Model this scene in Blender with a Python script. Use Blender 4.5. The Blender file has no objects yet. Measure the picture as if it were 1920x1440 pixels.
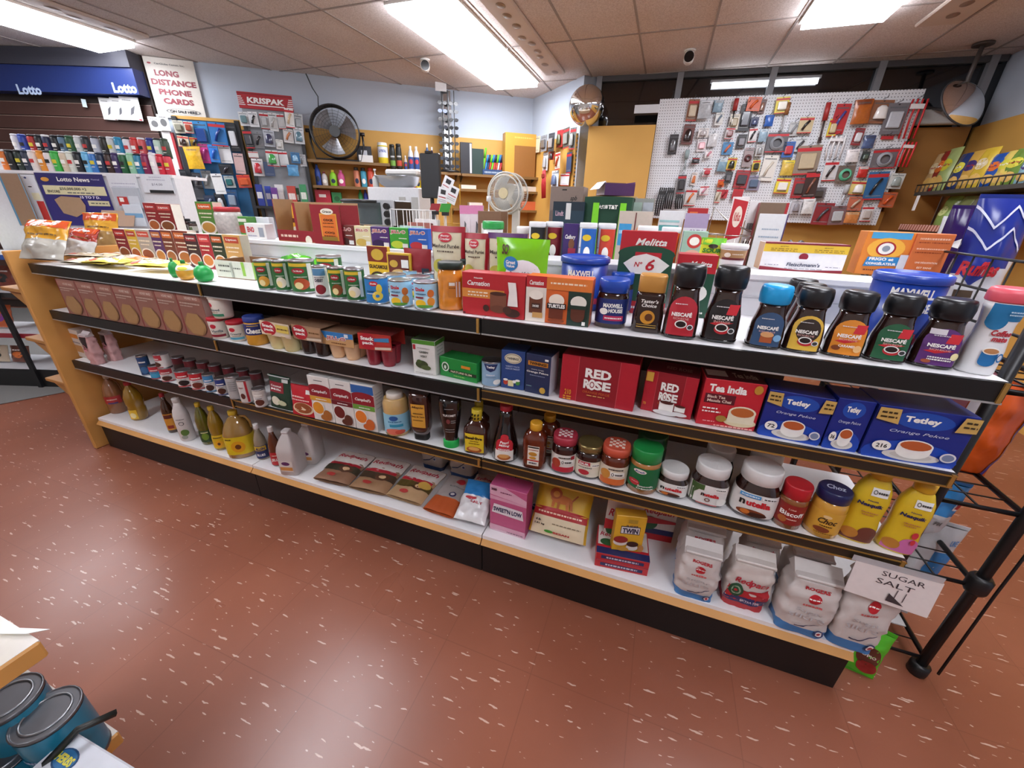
import bpy, bmesh, math, random
from mathutils import Vector, Matrix, noise
R_ = math.radians
scene = bpy.context.scene
COL = scene.collection
random.seed(7)

# ------------------------------------------------------------------ camera
CAM_POS = Vector((2.9216, -1.07, 1.3606))
YAW, PITCH, ROLL, FPX = -0.339, 0.4162, 0.0299, 737.43      # focal length in pixels of a 1920 wide frame
_f = Vector((math.sin(YAW)*math.cos(PITCH), math.cos(YAW)*math.cos(PITCH), -math.sin(PITCH)))
_r0 = Vector((math.cos(YAW), -math.sin(YAW), 0)); _u0 = _r0.cross(_f)
CR = _r0*math.cos(ROLL) + _u0*math.sin(ROLL)
CU = -_r0*math.sin(ROLL) + _u0*math.cos(ROLL)
CF = _f
cam = bpy.data.cameras.new('camera'); camo = bpy.data.objects.new('camera', cam); COL.objects.link(camo)
m = Matrix.Identity(4)
for i in range(3):
    m[i][0] = CR[i]; m[i][1] = CU[i]; m[i][2] = -CF[i]; m[i][3] = CAM_POS[i]
camo.matrix_world = m
cam.sensor_fit = 'HORIZONTAL'; cam.sensor_width = 36.0; cam.lens = FPX/1920*36.0; cam.clip_start = 0.02
scene.camera = camo

# ------------------------------------------------------------------ light and exposure
w = bpy.data.worlds.new('room_fill'); scene.world = w; w.use_nodes = True
w.node_tree.nodes['Background'].inputs[0].default_value = (0.9, 0.95, 1.0, 1)
w.node_tree.nodes['Background'].inputs[1].default_value = 0.12
TUBE_STRENGTH = 16.0
scene.view_settings.view_transform = 'Standard'; scene.view_settings.look = 'None'
scene.view_settings.exposure = 0.42; scene.view_settings.gamma = 1.0; scene.view_settings.use_curve_mapping = False
scene.cycles.use_denoising = True
scene.cycles.max_bounces = 8; scene.cycles.diffuse_bounces = 6; scene.cycles.glossy_bounces = 4
scene.cycles.transmission_bounces = 6; scene.cycles.transparent_max_bounces = 8
scene.cycles.sample_clamp_indirect = 6.0; scene.cycles.caustics_reflective = False; scene.cycles.caustics_refractive = False

# ------------------------------------------------------------------ measuring helpers (photo point -> point on a real plane)
def ray(u, v): return CR*((u-960)/FPX) + CU*((720-v)/FPX) + CF
def at(u, v, x=None, y=None, z=None):
    d = ray(u, v)
    t = (z-CAM_POS.z)/d.z if z is not None else (y-CAM_POS.y)/d.y if y is not None else (x-CAM_POS.x)/d.x
    return CAM_POS + d*t
def far(u, v, d): return CAM_POS + ray(u, v)*d
def pv(P):
    d = Vector(P)-CAM_POS; k = FPX/d.dot(CF)
    return 960+k*d.dot(CR), 720-k*d.dot(CU)
def onwall(u, v, P, Q):
    n = Vector((Q[1]-P[1], -(Q[0]-P[0]), 0)); d = ray(u, v)
    t = (Vector((P[0], P[1], 0))-Vector((CAM_POS.x, CAM_POS.y, 0))).dot(n)/d.dot(n)
    return CAM_POS + d*t
def rise(P, v, lo=0.005, hi=2.0):
    """height above P at which the photo row v is reached"""
    for _ in range(40):
        mid = (lo+hi)/2
        if pv((P.x, P.y, P.z+mid))[1] > v: lo = mid
        else: hi = mid
    return lo
def away(P):
    d = Vector((P.x-CAM_POS.x, P.y-CAM_POS.y, 0)); return d.normalized()
def hmax(z):                     # clear height under the shelf above
    return .205 if abs(z-.823) < .004 else .246 if abs(z-.548) < .004 else .33 if abs(z-.192) < .004 else 9
def round_at(u0, u1, vb, z, vt):
    uc = (u0+u1)/2; P = at(uc, vb, z=z); a = math.atan2(uc-960, FPX); C = P.copy(); r = .03
    for _ in range(4):
        r = .5*(u1-u0)*(C-CAM_POS).dot(CF)/FPX*math.cos(a); C = P+away(P)*r
    h = min(rise(C+away(P)*r*.8, vt), hmax(z))
    return C, r, h
def box_at(BL, BR, TL, z):
    a = at(*BL, z=z); b = at(*BR, z=z); d = b-a
    return a, b, d.length, math.atan2(d.y, d.x), min(rise(a, TL[1]), hmax(z))

# ------------------------------------------------------------------ materials
def lin(h):
    h = h.lstrip('#'); o = []
    if len(h) == 3: h = h[0]*2+h[1]*2+h[2]*2
    for i in (0, 2, 4):
        c = int(h[i:i+2], 16)/255; o.append(c/12.92 if c <= .04045 else ((c+.055)/1.055)**2.4)
    return o
_M = {}
def M(col, rough=.45, metal=0., trans=0., var=.06, emit=0., coat=0., alpha=1., bump=0., scale=60.):
    key = (col, rough, metal, trans, var, emit, coat, alpha, bump, scale)
    if key in _M: return _M[key]
    mt = bpy.data.materials.new('surface_' + col); mt.use_nodes = True
    nt = mt.node_tree; b = nt.nodes['Principled BSDF']; c = lin(col)
    b.inputs['Roughness'].default_value = rough; b.inputs['Metallic'].default_value = metal
    b.inputs['Transmission Weight'].default_value = trans; b.inputs['Coat Weight'].default_value = coat
    b.inputs['Coat Roughness'].default_value = .08
    b.inputs['Alpha'].default_value = alpha
    if emit:
        b.inputs['Emission Color'].default_value = c+[1]; b.inputs['Emission Strength'].default_value = emit
    b.inputs['Base Color'].default_value = c+[1]
    if var and not emit:
        tc = nt.nodes.new('ShaderNodeTexCoord'); n = nt.nodes.new('ShaderNodeTexNoise'); n.inputs['Scale'].default_value = scale
        n.inputs['Detail'].default_value = 1
        mr = nt.nodes.new('ShaderNodeMapRange'); mr.inputs[3].default_value = 1-var; mr.inputs[4].default_value = 1+var
        hs = nt.nodes.new('ShaderNodeHueSaturation'); hs.inputs['Color'].default_value = c+[1]
        nt.links.new(tc.outputs['Object'], n.inputs['Vector']); nt.links.new(n.outputs[0], mr.inputs[0])
        nt.links.new(mr.outputs[0], hs.inputs['Value']); nt.links.new(hs.outputs[0], b.inputs['Base Color'])
        if bump:
            bp = nt.nodes.new('ShaderNodeBump'); bp.inputs['Strength'].default_value = bump; bp.inputs['Distance'].default_value = .003
            nt.links.new(n.outputs[0], bp.inputs['Height']); nt.links.new(bp.outputs[0], b.inputs['Normal'])
    _M[key] = mt
    return mt
def mm(c):                       # a colour string becomes a printed-card material
    return c if not isinstance(c, str) else M(c)
def foil(c): return M(c, rough=.22, var=.08, scale=30)
def glossy(c): return M(c, rough=.16, var=.03)
METAL = M('#b9bcc0', rough=.28, metal=1.)
GLASS = M('#f4f8f8', rough=.03, trans=1., var=0)
BLK = M('#141313', rough=.35)

# ------------------------------------------------------------------ lettering
_T = {}
def text_geo(s, bold=0, shear=0.):
    k = (s, bold, shear)
    if k in _T: return _T[k]
    cu = bpy.data.curves.new('lettering', 'FONT'); cu.body = s; cu.size = 1; cu.resolution_u = 2
    cu.offset = .022*bold; cu.shear = shear
    o = bpy.data.objects.new('lettering', cu); me = o.to_mesh()
    vs = [v.co.copy() for v in me.vertices]; fs = [tuple(p.vertices) for p in me.polygons]
    o.to_mesh_clear(); bpy.data.objects.remove(o); bpy.data.curves.remove(cu)
    if not vs: vs = [Vector((0, 0, 0)), Vector((1, 0, 0)), Vector((0, 1, 0))]; fs = []
    x0 = min(v.x for v in vs); x1 = max(v.x for v in vs); y0 = min(v.y for v in vs); y1 = max(v.y for v in vs)
    vs = [((v.x-x0)/max(x1-x0, 1e-6)-.5, (v.y-y0)/max(y1-y0, 1e-6)-.5) for v in vs]
    _T[k] = (vs, fs)
    return _T[k]

# ------------------------------------------------------------------ mesh builder
class MB:
    def __init__(s): s.v = []; s.f = []; s.m = []; s.sm = []; s.mats = []
    def mi(s, c):
        c = mm(c)
        if c not in s.mats: s.mats.append(c)
        return s.mats.index(c)
    def add(s, vs, fs, c, smooth=False):
        o = len(s.v); i = s.mi(c); s.v += [tuple(v) for v in vs]
        for f in fs: s.f.append(tuple(o+k for k in f)); s.m.append(i); s.sm.append(smooth)
        return s
    def box(s, x0, x1, y0, y1, z0, z1, c, ch=0., faces=None):
        """box with chamfered edges; faces: {'f','b','l','r','t','u'} -> colour"""
        if not ch:
            vs = [(x, y, z) for x in (x0, x1) for y in (y0, y1) for z in (z0, z1)]
            fs = dict(l=(0, 1, 3, 2), r=(4, 6, 7, 5), f=(0, 4, 5, 1), b=(2, 3, 7, 6), u=(0, 2, 6, 4), t=(1, 5, 7, 3))
            for k, f in fs.items():
                s.add([vs[i] for i in f], [(0, 1, 2, 3)], (faces or {}).get(k, c))
            return s
        ch = min(ch, (x1-x0)*.45, (y1-y0)*.45, (z1-z0)*.45)
        X = (x0, x1); Y = (y0, y1); Z = (z0, z1); idx = {}; vs = []
        for a in (0, 1):
            for b in (0, 1):
                for d in (0, 1):
                    sx, sy, sz = 1-2*a, 1-2*b, 1-2*d
                    for k in range(3):
                        idx[a, b, d, k] = len(vs)
                        vs.append((X[a]+(0 if k == 0 else sx*ch), Y[b]+(0 if k == 1 else sy*ch), Z[d]+(0 if k == 2 else sz*ch)))
        I = idx
        quads = {'l': [(0, 0, 0, 0), (0, 0, 1, 0), (0, 1, 1, 0), (0, 1, 0, 0)], 'r': [(1, 0, 0, 0), (1, 1, 0, 0), (1, 1, 1, 0), (1, 0, 1, 0)],
                 'f': [(0, 0, 0, 1), (1, 0, 0, 1), (1, 0, 1, 1), (0, 0, 1, 1)], 'b': [(0, 1, 0, 1), (0, 1, 1, 1), (1, 1, 1, 1), (1, 1, 0, 1)],
                 'u': [(0, 0, 0, 2), (0, 1, 0, 2), (1, 1, 0, 2), (1, 0, 0, 2)], 't': [(0, 0, 1, 2), (1, 0, 1, 2), (1, 1, 1, 2), (0, 1, 1, 2)]}
        o = len(s.v); s.v += vs
        def q(ids, col):
            s.f.append(tuple(o+I[t] for t in ids)); s.m.append(s.mi(col)); s.sm.append(False)
        for k, ids in quads.items(): q(ids, (faces or {}).get(k, c))
        for b in (0, 1):
            for d in (0, 1): q([(0, b, d, 1), (0, b, d, 2), (1, b, d, 2), (1, b, d, 1)], c)
        for a in (0, 1):
            for d in (0, 1): q([(a, 0, d, 0), (a, 0, d, 2), (a, 1, d, 2), (a, 1, d, 0)], c)
            for b in (0, 1): q([(a, b, 0, 0), (a, b, 0, 1), (a, b, 1, 1), (a, b, 1, 0)], c)
        for a in (0, 1):
            for b in (0, 1):
                for d in (0, 1): q([(a, b, d, 0), (a, b, d, 1), (a, b, d, 2)], c)
        return s
    def lathe(s, prof, c, n=24, e=2., ys=1., cx=0., cy=0., cap=True, twist=0., smooth=True, bands=None):
        o = len(s.v); N = len(prof)
        for r, z in prof:
            for k in range(n):
                a = 2*math.pi*k/n+twist; ca, sa = math.cos(a), math.sin(a)
                x = math.copysign(abs(ca)**(2/e), ca)*r; y = math.copysign(abs(sa)**(2/e), sa)*r*ys
                s.v.append((cx+x, cy+y, z))
        for i in range(N-1):
            col = c if not bands else bands[min(i, len(bands)-1)]
            mi = s.mi(col)
            for k in range(n):
                k2 = (k+1) % n
                s.f.append((o+i*n+k, o+i*n+k2, o+(i+1)*n+k2, o+(i+1)*n+k)); s.m.append(mi); s.sm.append(smooth)
        if cap:
            s.f.append(tuple(o+k for k in reversed(range(n)))); s.m.append(s.mi(c if not bands else bands[0])); s.sm.append(False)
            s.f.append(tuple(o+(N-1)*n+k for k in range(n))); s.m.append(s.mi(c if not bands else bands[-1])); s.sm.append(False)
        return s
    def tube(s, pts, r, c, n=8, closed=False):
        pts = [Vector(p) for p in pts]; N = len(pts); o = len(s.v); mi = s.mi(c); up = None
        for i, p in enumerate(pts):
            a = pts[(i-1) % N] if closed or i > 0 else p; b = pts[(i+1) % N] if closed or i < N-1 else p
            t = (b-a).normalized()
            if up is None: up = t.orthogonal().normalized()
            up = (up-t*up.dot(t)).normalized() if (up-t*up.dot(t)).length > 1e-6 else t.orthogonal().normalized()
            q = t.cross(up)
            for k in range(n):
                an = 2*math.pi*k/n; s.v.append(tuple(p+up*(r*math.cos(an))+q*(r*math.sin(an))))
        for i in range(N if closed else N-1):
            j = (i+1) % N
            for k in range(n):
                k2 = (k+1) % n; s.f.append((o+i*n+k, o+i*n+k2, o+j*n+k2, o+j*n+k)); s.m.append(mi); s.sm.append(True)
        if not closed:
            s.f.append(tuple(o+k for k in reversed(range(n)))); s.m.append(mi); s.sm.append(False)
            s.f.append(tuple(o+(N-1)*n+k for k in range(n))); s.m.append(mi); s.sm.append(False)
        return s
    def prism(s, poly, y0, y1, c, side=None):
        """polygon in x,z pushed along y"""
        n = len(poly); o = len(s.v)
        s.v += [(p[0], y0, p[1]) for p in poly]+[(p[0], y1, p[1]) for p in poly]
        i = s.mi(c); j = s.mi(side or c)
        s.f.append(tuple(o+k for k in range(n))); s.m.append(i); s.sm.append(False)
        s.f.append(tuple(o+n+k for k in reversed(range(n)))); s.m.append(i); s.sm.append(False)
        for k in range(n):
            k2 = (k+1) % n; s.f.append((o+k, o+n+k, o+n+k2, o+k2)); s.m.append(j); s.sm.append(False)
        return s
    def grid(s, fn, nu, nv, c, smooth=True, band=None):
        o = len(s.v)
        for j in range(nv+1):
            for i in range(nu+1): s.v.append(tuple(fn(i/nu, j/nv)))
        for j in range(nv):
            for i in range(nu):
                a = o+j*(nu+1)+i; s.f.append((a, a+1, a+nu+2, a+nu+1))
                s.m.append(s.mi(band((i+.5)/nu, (j+.5)/nv) if band else c)); s.sm.append(smooth)
        return s
    def build(s, name, parent=None, loc=None, rz=0., rot=None, fix=True):
        me = bpy.data.meshes.new(name); me.from_pydata(s.v, [], s.f)
        for mt in s.mats: me.materials.append(mt)
        me.polygons.foreach_set('material_index', s.m); me.polygons.foreach_set('use_smooth', s.sm)
        me.update()
        o = bpy.data.objects.new(name, me); COL.objects.link(o)
        if parent: o.parent = parent
        if loc is not None: o.location = loc
        if rot is not None: o.rotation_euler = rot
        elif rz: o.rotation_euler = (0, 0, rz)
        return o

# ------------------------------------------------------------------ printed artwork: fractions of a W x H face
EPS = .0005
def art(mb, items, fmap, W, H, curved=False, base=0):
    """fmap(x, z, off) -> point; x from the middle, z from the bottom, off = distance in front of the face"""
    for li, it in enumerate(items):
        k = it[0]; off = EPS*(base+li+1)+(.0008 if curved and k == 't' else 0)
        P = lambda u, v: fmap((u-.5)*W, v*H, off)
        if k == 'r':
            _, x0, y0, x1, y1, c = it
            nu = max(1, int((x1-x0)*W/.007)) if curved else 1; nv = max(1, int((y1-y0)*H/.012)) if curved else 1
            mb.grid(lambda a, b: P(x0+(x1-x0)*a, y0+(y1-y0)*b), nu, nv, c, smooth=curved)
        elif k in 'eo':
            cx, cy, rx, ry = it[1:5]; n = 20; c = it[-1]
            t = it[5] if k == 'o' else 1.; rings = 3 if curved else 1
            o = len(mb.v); mi = mb.mi(c)
            for j in range(rings+1):
                q = 1-t*j/rings
                if k == 'e' and j == rings: break
                for i in range(n): mb.v.append(tuple(P(cx+rx*q*math.cos(6.28319*i/n), cy+ry*q*math.sin(6.28319*i/n))))
            R = rings+1 if k == 'o' else rings
            for j in range(R-1):
                for i in range(n):
                    i2 = (i+1) % n; mb.f.append((o+j*n+i, o+j*n+i2, o+(j+1)*n+i2, o+(j+1)*n+i)); mb.m.append(mi); mb.sm.append(curved)
            if k == 'e': mb.f.append(tuple(o+(R-1)*n+i for i in range(n))); mb.m.append(mi); mb.sm.append(curved)
        elif k == 't':
            cx, cy, w_, h_, st, c = it[1:7]; bold = it[7] if len(it) > 7 else 1; sh = it[8] if len(it) > 8 else 0.
            vs, fs = text_geo(st, bold, sh)
            mb.add([P(cx+x*w_, cy+y*h_) for x, y in vs], fs, c)
        elif k == 'p':
            q = it[1]; n = len(q)
            if curved and n % 2 == 0:                    # strips of small facets that follow the surface
                for i in range(n//2-1):
                    c4 = (q[i], q[i+1], q[n-2-i], q[n-1-i])
                    mb.grid(lambda a, b: P(*[(c4[0][k]*(1-a)+c4[1][k]*a)*(1-b)+(c4[3][k]*(1-a)+c4[2][k]*a)*b for k in (0, 1)]), 8, 8, it[2])
            elif curved:
                m_ = [sum(p[k] for p in q)/n for k in (0, 1)]; o = len(mb.v); mi = mb.mi(it[2]); N6 = n*6
                for j in range(5):
                    for i in range(N6):
                        p0, p1 = q[i//6], q[(i//6+1) % n]; t = i % 6/6; g = 1-j/5
                        mb.v.append(tuple(P(*[m_[k]+(p0[k]+(p1[k]-p0[k])*t-m_[k])*g for k in (0, 1)])))
                for j in range(4):
                    for i in range(N6):
                        i2 = (i+1) % N6; mb.f.append((o+j*N6+i, o+j*N6+i2, o+(j+1)*N6+i2, o+(j+1)*N6+i)); mb.m.append(mi); mb.sm.append(True)
                mb.f.append(tuple(o+4*N6+i for i in range(N6))); mb.m.append(mi); mb.sm.append(True)
            else: mb.add([P(*p) for p in q], [tuple(range(n))], it[2])
        elif k == 'l':                                   # a line of small print: dashes
            _, x0, y0, x1, h_, c = it; x = x0; rr = random.Random(int(x0*977+y0*7919+x1*31))
            while x < x1:
                d = rr.uniform(.02, .07)*max(1, (x1-x0)); e = min(x+d, x1)
                mb.add([P(x, y0-h_/2), P(e, y0-h_/2), P(e, y0+h_/2), P(x, y0+h_/2)], [(0, 1, 2, 3)], c); x = e+.015
def flat(y, z0=0.): return lambda x, z, o: (x, y-o, z0+z)

# ------------------------------------------------------------------ naming
def tag(o, label, cat, group=None, kind=None):
    if kind: o['kind'] = kind
    if label: o['label'] = label
    if cat: o['category'] = cat
    if group: o['group'] = group
    return o
def thing(name, label, cat, loc, rz=0., group=None, rot=None):
    o = bpy.data.objects.new(name, None); COL.objects.link(o); o.location = loc
    o.rotation_euler = rot if rot is not None else (0, 0, rz); o.empty_display_size = .05
    return tag(o, label, cat, group)
def struct(mb, name):
    o = mb.build(name); o['kind'] = 'structure'; return o
# ================================================================== the room
H = 2.75
def nodes(mt): return mt.node_tree, mt.node_tree.nodes, mt.node_tree.links
def floor_mat():
    mt = M('#a45a3f', rough=.3, var=0); nt, N, L = nodes(mt); b = N['Principled BSDF']
    tc = N.new('ShaderNodeTexCoord')
    def noise_(sc, det, vec):
        n = N.new('ShaderNodeTexNoise'); n.inputs['Scale'].default_value = sc; n.inputs['Detail'].default_value = det
        L.new(vec, n.inputs['Vector']); return n.outputs[0]
    def ramp(src, p):
        r = N.new('ShaderNodeValToRGB')
        while len(r.color_ramp.elements) < len(p): r.color_ramp.elements.new(.5)
        for e, (q, c) in zip(r.color_ramp.elements, p): e.position = q; e.color = lin(c)+[1]
        L.new(src, r.inputs[0]); return r.outputs[0]
    def mix(f, a, c):
        x = N.new('ShaderNodeMix'); x.data_type = 'RGBA'; L.new(f, x.inputs[0]); L.new(a, x.inputs[6]); L.new(c, x.inputs[7]); return x.outputs[2]
    base = ramp(noise_(1.6, 4, tc.outputs['Object']), [(.3, '#7d4733'), (.7, '#8d5540')])
    fl = None
    nz_ = N.new('ShaderNodeTexNoise'); nz_.inputs['Scale'].default_value = 38; L.new(tc.outputs['Object'], nz_.inputs['Vector'])
    wob = N.new('ShaderNodeVectorMath'); wob.operation = 'MULTIPLY_ADD'; wob.inputs[1].default_value = (.012, .012, 0); L.new(nz_.outputs['Color'], wob.inputs[0]); L.new(tc.outputs['Object'], wob.inputs[2])
    for ang, st, sc, th in ((25, 7, 4.6, .07), (-50, 6, 5.2, .06), (75, 7, 4.4, .065), (5, 2.5, 13, .045)):
        mp = N.new('ShaderNodeMapping'); mp.inputs['Rotation'].default_value = (0, 0, R_(ang)); mp.inputs['Scale'].default_value = (1, st, 1)
        L.new(wob.outputs[0], mp.inputs[0])
        vo = N.new('ShaderNodeTexVoronoi'); vo.inputs['Scale'].default_value = sc; vo.voronoi_dimensions = '2D'; L.new(mp.outputs[0], vo.inputs['Vector'])
        sp = N.new('ShaderNodeSeparateColor'); L.new(vo.outputs['Color'], sp.inputs[0])
        mu = N.new('ShaderNodeMath'); mu.operation = 'MULTIPLY'; mu.inputs[1].default_value = th*1.35; L.new(sp.outputs[0], mu.inputs[0])
        lt = N.new('ShaderNodeMath'); lt.operation = 'LESS_THAN'; L.new(vo.outputs['Distance'], lt.inputs[0]); L.new(mu.outputs[0], lt.inputs[1])
        g = N.new('ShaderNodeMath'); g.operation = 'MULTIPLY'; L.new(lt.outputs[0], g.inputs[0])
        gt = N.new('ShaderNodeMath'); gt.operation = 'GREATER_THAN'; gt.inputs[1].default_value = .5; L.new(sp.outputs[1], gt.inputs[0]); L.new(gt.outputs[0], g.inputs[1])
        if fl is None: fl = g.outputs[0]
        else:
            mx = N.new('ShaderNodeMath'); mx.operation = 'MAXIMUM'; L.new(fl, mx.inputs[0]); L.new(g.outputs[0], mx.inputs[1]); fl = mx.outputs[0]
    sc_ = N.new('ShaderNodeMath'); sc_.operation = 'MULTIPLY'; sc_.inputs[1].default_value = .5; L.new(fl, sc_.inputs[0])
    white = N.new('ShaderNodeRGB'); white.outputs[0].default_value = lin('#e6cdbd')+[1]
    c = mix(sc_.outputs[0], base, white.outputs[0])
    br = N.new('ShaderNodeTexBrick'); br.offset = 0; br.inputs['Scale'].default_value = 1; br.inputs['Brick Width'].default_value = .305; br.inputs['Row Height'].default_value = .305
    br.inputs['Mortar Size'].default_value = .0012; br.inputs['Color1'].default_value = (1, 1, 1, 1); br.inputs['Color2'].default_value = (.94, .94, .94, 1); br.inputs['Mortar'].default_value = (.78, .76, .76, 1)
    L.new(tc.outputs['Object'], br.inputs['Vector'])
    ml = N.new('ShaderNodeMix'); ml.data_type = 'RGBA'; ml.blend_type = 'MULTIPLY'; ml.inputs[0].default_value = 1; L.new(c, ml.inputs[6]); L.new(br.outputs[0], ml.inputs[7])
    L.new(ml.outputs[2], b.inputs['Base Color'])
    mr = N.new('ShaderNodeMapRange'); mr.inputs[3].default_value = .22; mr.inputs[4].default_value = .38; L.new(noise_(2.2, 3, tc.outputs['Object']), mr.inputs[0]); L.new(mr.outputs[0], b.inputs['Roughness'])
    bp = N.new('ShaderNodeBump'); bp.inputs['Strength'].default_value = .12; bp.inputs['Distance'].default_value = .004
    L.new(noise_(9, 2, tc.outputs['Object']), bp.inputs['Height']); L.new(bp.outputs[0], b.inputs['Normal'])
    return mt
struct(MB().box(-7, 6.2, -3.6, 6.2, -.06, 0, floor_mat()), 'floor')
cm = M('#6f6d6a', rough=.95, var=.18, scale=240)
cb = MB(); cb.v = []
cb.add([(-6.4, -3.2, .004), (-2.9, -3.2, .004), (-1.30, .05, .004), (-.55, 1.55, .004), (.2, 3.0, .004), (-2.4, 2.5, .004), (-6.4, 1.0, .004)], [(0, 1, 2, 3, 4, 5, 6)], cm)
tag(cb.build('carpet'), 'grey low pile carpet lying beyond the red floor tiles by the bread shelf', 'carpet')

def ceil_mat():
    mt = M('#b3a399', rough=.95, var=0); nt, N, L = nodes(mt); b = N['Principled BSDF']
    tc = N.new('ShaderNodeTexCoord')
    def nz(sc, det, lo, hi, c0, c1):
        n = N.new('ShaderNodeTexNoise'); n.inputs['Scale'].default_value = sc; n.inputs['Detail'].default_value = det; L.new(tc.outputs['Object'], n.inputs['Vector'])
        r = N.new('ShaderNodeValToRGB'); r.color_ramp.elements[0].position = lo; r.color_ramp.elements[1].position = hi
        r.color_ramp.elements[0].color = lin(c0)+[1]; r.color_ramp.elements[1].color = lin(c1)+[1]; L.new(n.outputs[0], r.inputs[0]); return r.outputs[0]
    a = nz(.9, 3, .3, .7, '#d8cfcb', '#e6dfdc'); s = nz(150, 1, .38, .6, '#e4e0de', '#ffffff')
    m1 = N.new('ShaderNodeMix'); m1.data_type = 'RGBA'; m1.blend_type = 'MULTIPLY'; m1.inputs[0].default_value = 1; L.new(a, m1.inputs[6]); L.new(s, m1.inputs[7])
    L.new(m1.outputs[2], b.inputs['Base Color'])
    return mt
CX0, CDX, CY0, CDY = 1.863, .58, 3.25, 1.1
struct(MB().box(-7, 6.2, -3.6, 6.2, H, H+.05, ceil_mat()), 'ceiling')
gb = MB(); tb = M('#9c938e', rough=.7)
for k in range(-15, 8):
    x = CX0+CDX*k
    if -6.9 < x < 6: gb.box(x-.008, x+.008, -3.55, 6.1, H-.006, H+.004, tb)
for k in range(-6, 3):
    y = CY0+CDY*k; gb.box(-6.9, 6.1, y-.008, y+.008, H-.005, H+.004, tb)
struct(gb, 'ceiling_trim')

A = (-2.585, 2.483); B = (.942, 5.067); C2 = (1.793, 4.24); D = (1.929, 4.352); E = (5.469, 4.59); F_ = (5.56, 4.63); G = (5.66, -3.4)
SW0 = (-2.585, 2.44); SW1 = (-6.6, 1.02)
grey = M('#b9c3d0', rough=.85, var=.03, scale=4); dkgrey = M('#969da6', rough=.8)
def wall(name, P, Q, z0, z1, c, t=.12, out=1):
    P = Vector((*P, 0)); Q = Vector((*Q, 0)); n = Vector((-(Q-P).y, (Q-P).x, 0)).normalized()*t*out
    vs = []
    for z in (z0, z1): vs += [(P.x, P.y, z), (Q.x, Q.y, z), ((Q+n).x, (Q+n).y, z), ((P+n).x, (P+n).y, z)]
    m_ = MB(); m_.add(vs, [(0, 1, 5, 4), (1, 2, 6, 5), (2, 3, 7, 6), (3, 0, 4, 7), (0, 3, 2, 1), (4, 5, 6, 7)], c)
    return struct(m_, name)
wall('wall_rear', A, B, 0, H, grey); wall('wall_recess', B, C2, 0, H, grey)
wall('wall_window', D, E, 0, 2.0, M('#4a4038', rough=.8)); wall('wall_column', C2, D, 0, H, dkgrey, t=.1)
wall('wall_right', F_, G, 0, H, grey); wall('wall_front', (G[0], -3.4), (-6.6, -3.4), 0, H, M('#b9b4ac', rough=.9)); wall('wall_left', (-6.6, -3.4), SW1, 0, H, M('#b9b4ac', rough=.9))
# slat wall with grooves behind the lottery counter
sv = Vector((SW1[0]-SW0[0], SW1[1]-SW0[1], 0)).normalized(); sn = Vector((sv.y, -sv.x, 0)); 
if sn.dot(Vector((1, -1, 0))) < 0: sn = -sn
def slat(a, z, o=0.): return Vector((SW0[0], SW0[1], z))+sv*a+sn*o
wm_ = MB(); slw = M('#4a302a', rough=.5, var=.15, scale=6); SL = 4.3
def slab(mb, a0, a1, z0, z1, o0, o1, c):
    vs = [slat(a, z, o) for z in (z0, z1) for a, o in ((a0, o1), (a1, o1), (a1, o0), (a0, o0))]
    mb.add(vs, [(0, 1, 5, 4), (1, 2, 6, 5), (2, 3, 7, 6), (3, 0, 4, 7), (0, 3, 2, 1), (4, 5, 6, 7)], c)
slab(wm_, 0, SL, 0, H, -.12, 0, M('#2e2320', rough=.7))
z = .1
while z < 2.28:
    slab(wm_, .02, SL-.02, z, z+.118, 0, .016, slw)
    slab(wm_, .02, SL-.02, z+.118, z+.122, 0, .012, M('#b39a8a', rough=.4)); z += .13
struct(wm_, 'wall_slats')
# lottery fascia over the slat wall
t = thing('lottery_fascia', 'dark blue fascia board with pale lettering above the slatted wall', 'sign', slat(2., 2.3))
fb = MB(); inv = -Vector(slat(2., 2.3))
def loc_slab(mb, a0, a1, z0, z1, o0, o1, c):
    k = len(mb.v); slab(mb, a0, a1, z0, z1, o0, o1, c)
    for i in range(k, len(mb.v)): mb.v[i] = tuple(Vector(mb.v[i])+inv)
loc_slab(fb, .01, 4.2, 2.37, 2.6, .0, .14, M('#26356b', rough=.3))
loc_slab(fb, .01, 4.2, 2.6, H-.004, .0, .16, M('#3a3a44', rough=.6))
fb.build('fascia_board', t)
for u, v in ((54, 168), (233, 165)):
    lb = MB()
    P = onwall(u, v, slat(0, 0, .143), slat(4, 0, .143)); a = (P-slat(0, 0)).dot(sv); W_ = .25
    art(lb, [('t', .5, .5, 1, .9, 'Lotto', '#b9cbe6', 2)], lambda x, z, o: slat(a-x, P.z+z-.05, .1402+o)+inv, W_, .1)
    lb.build('lettering', t)
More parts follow.
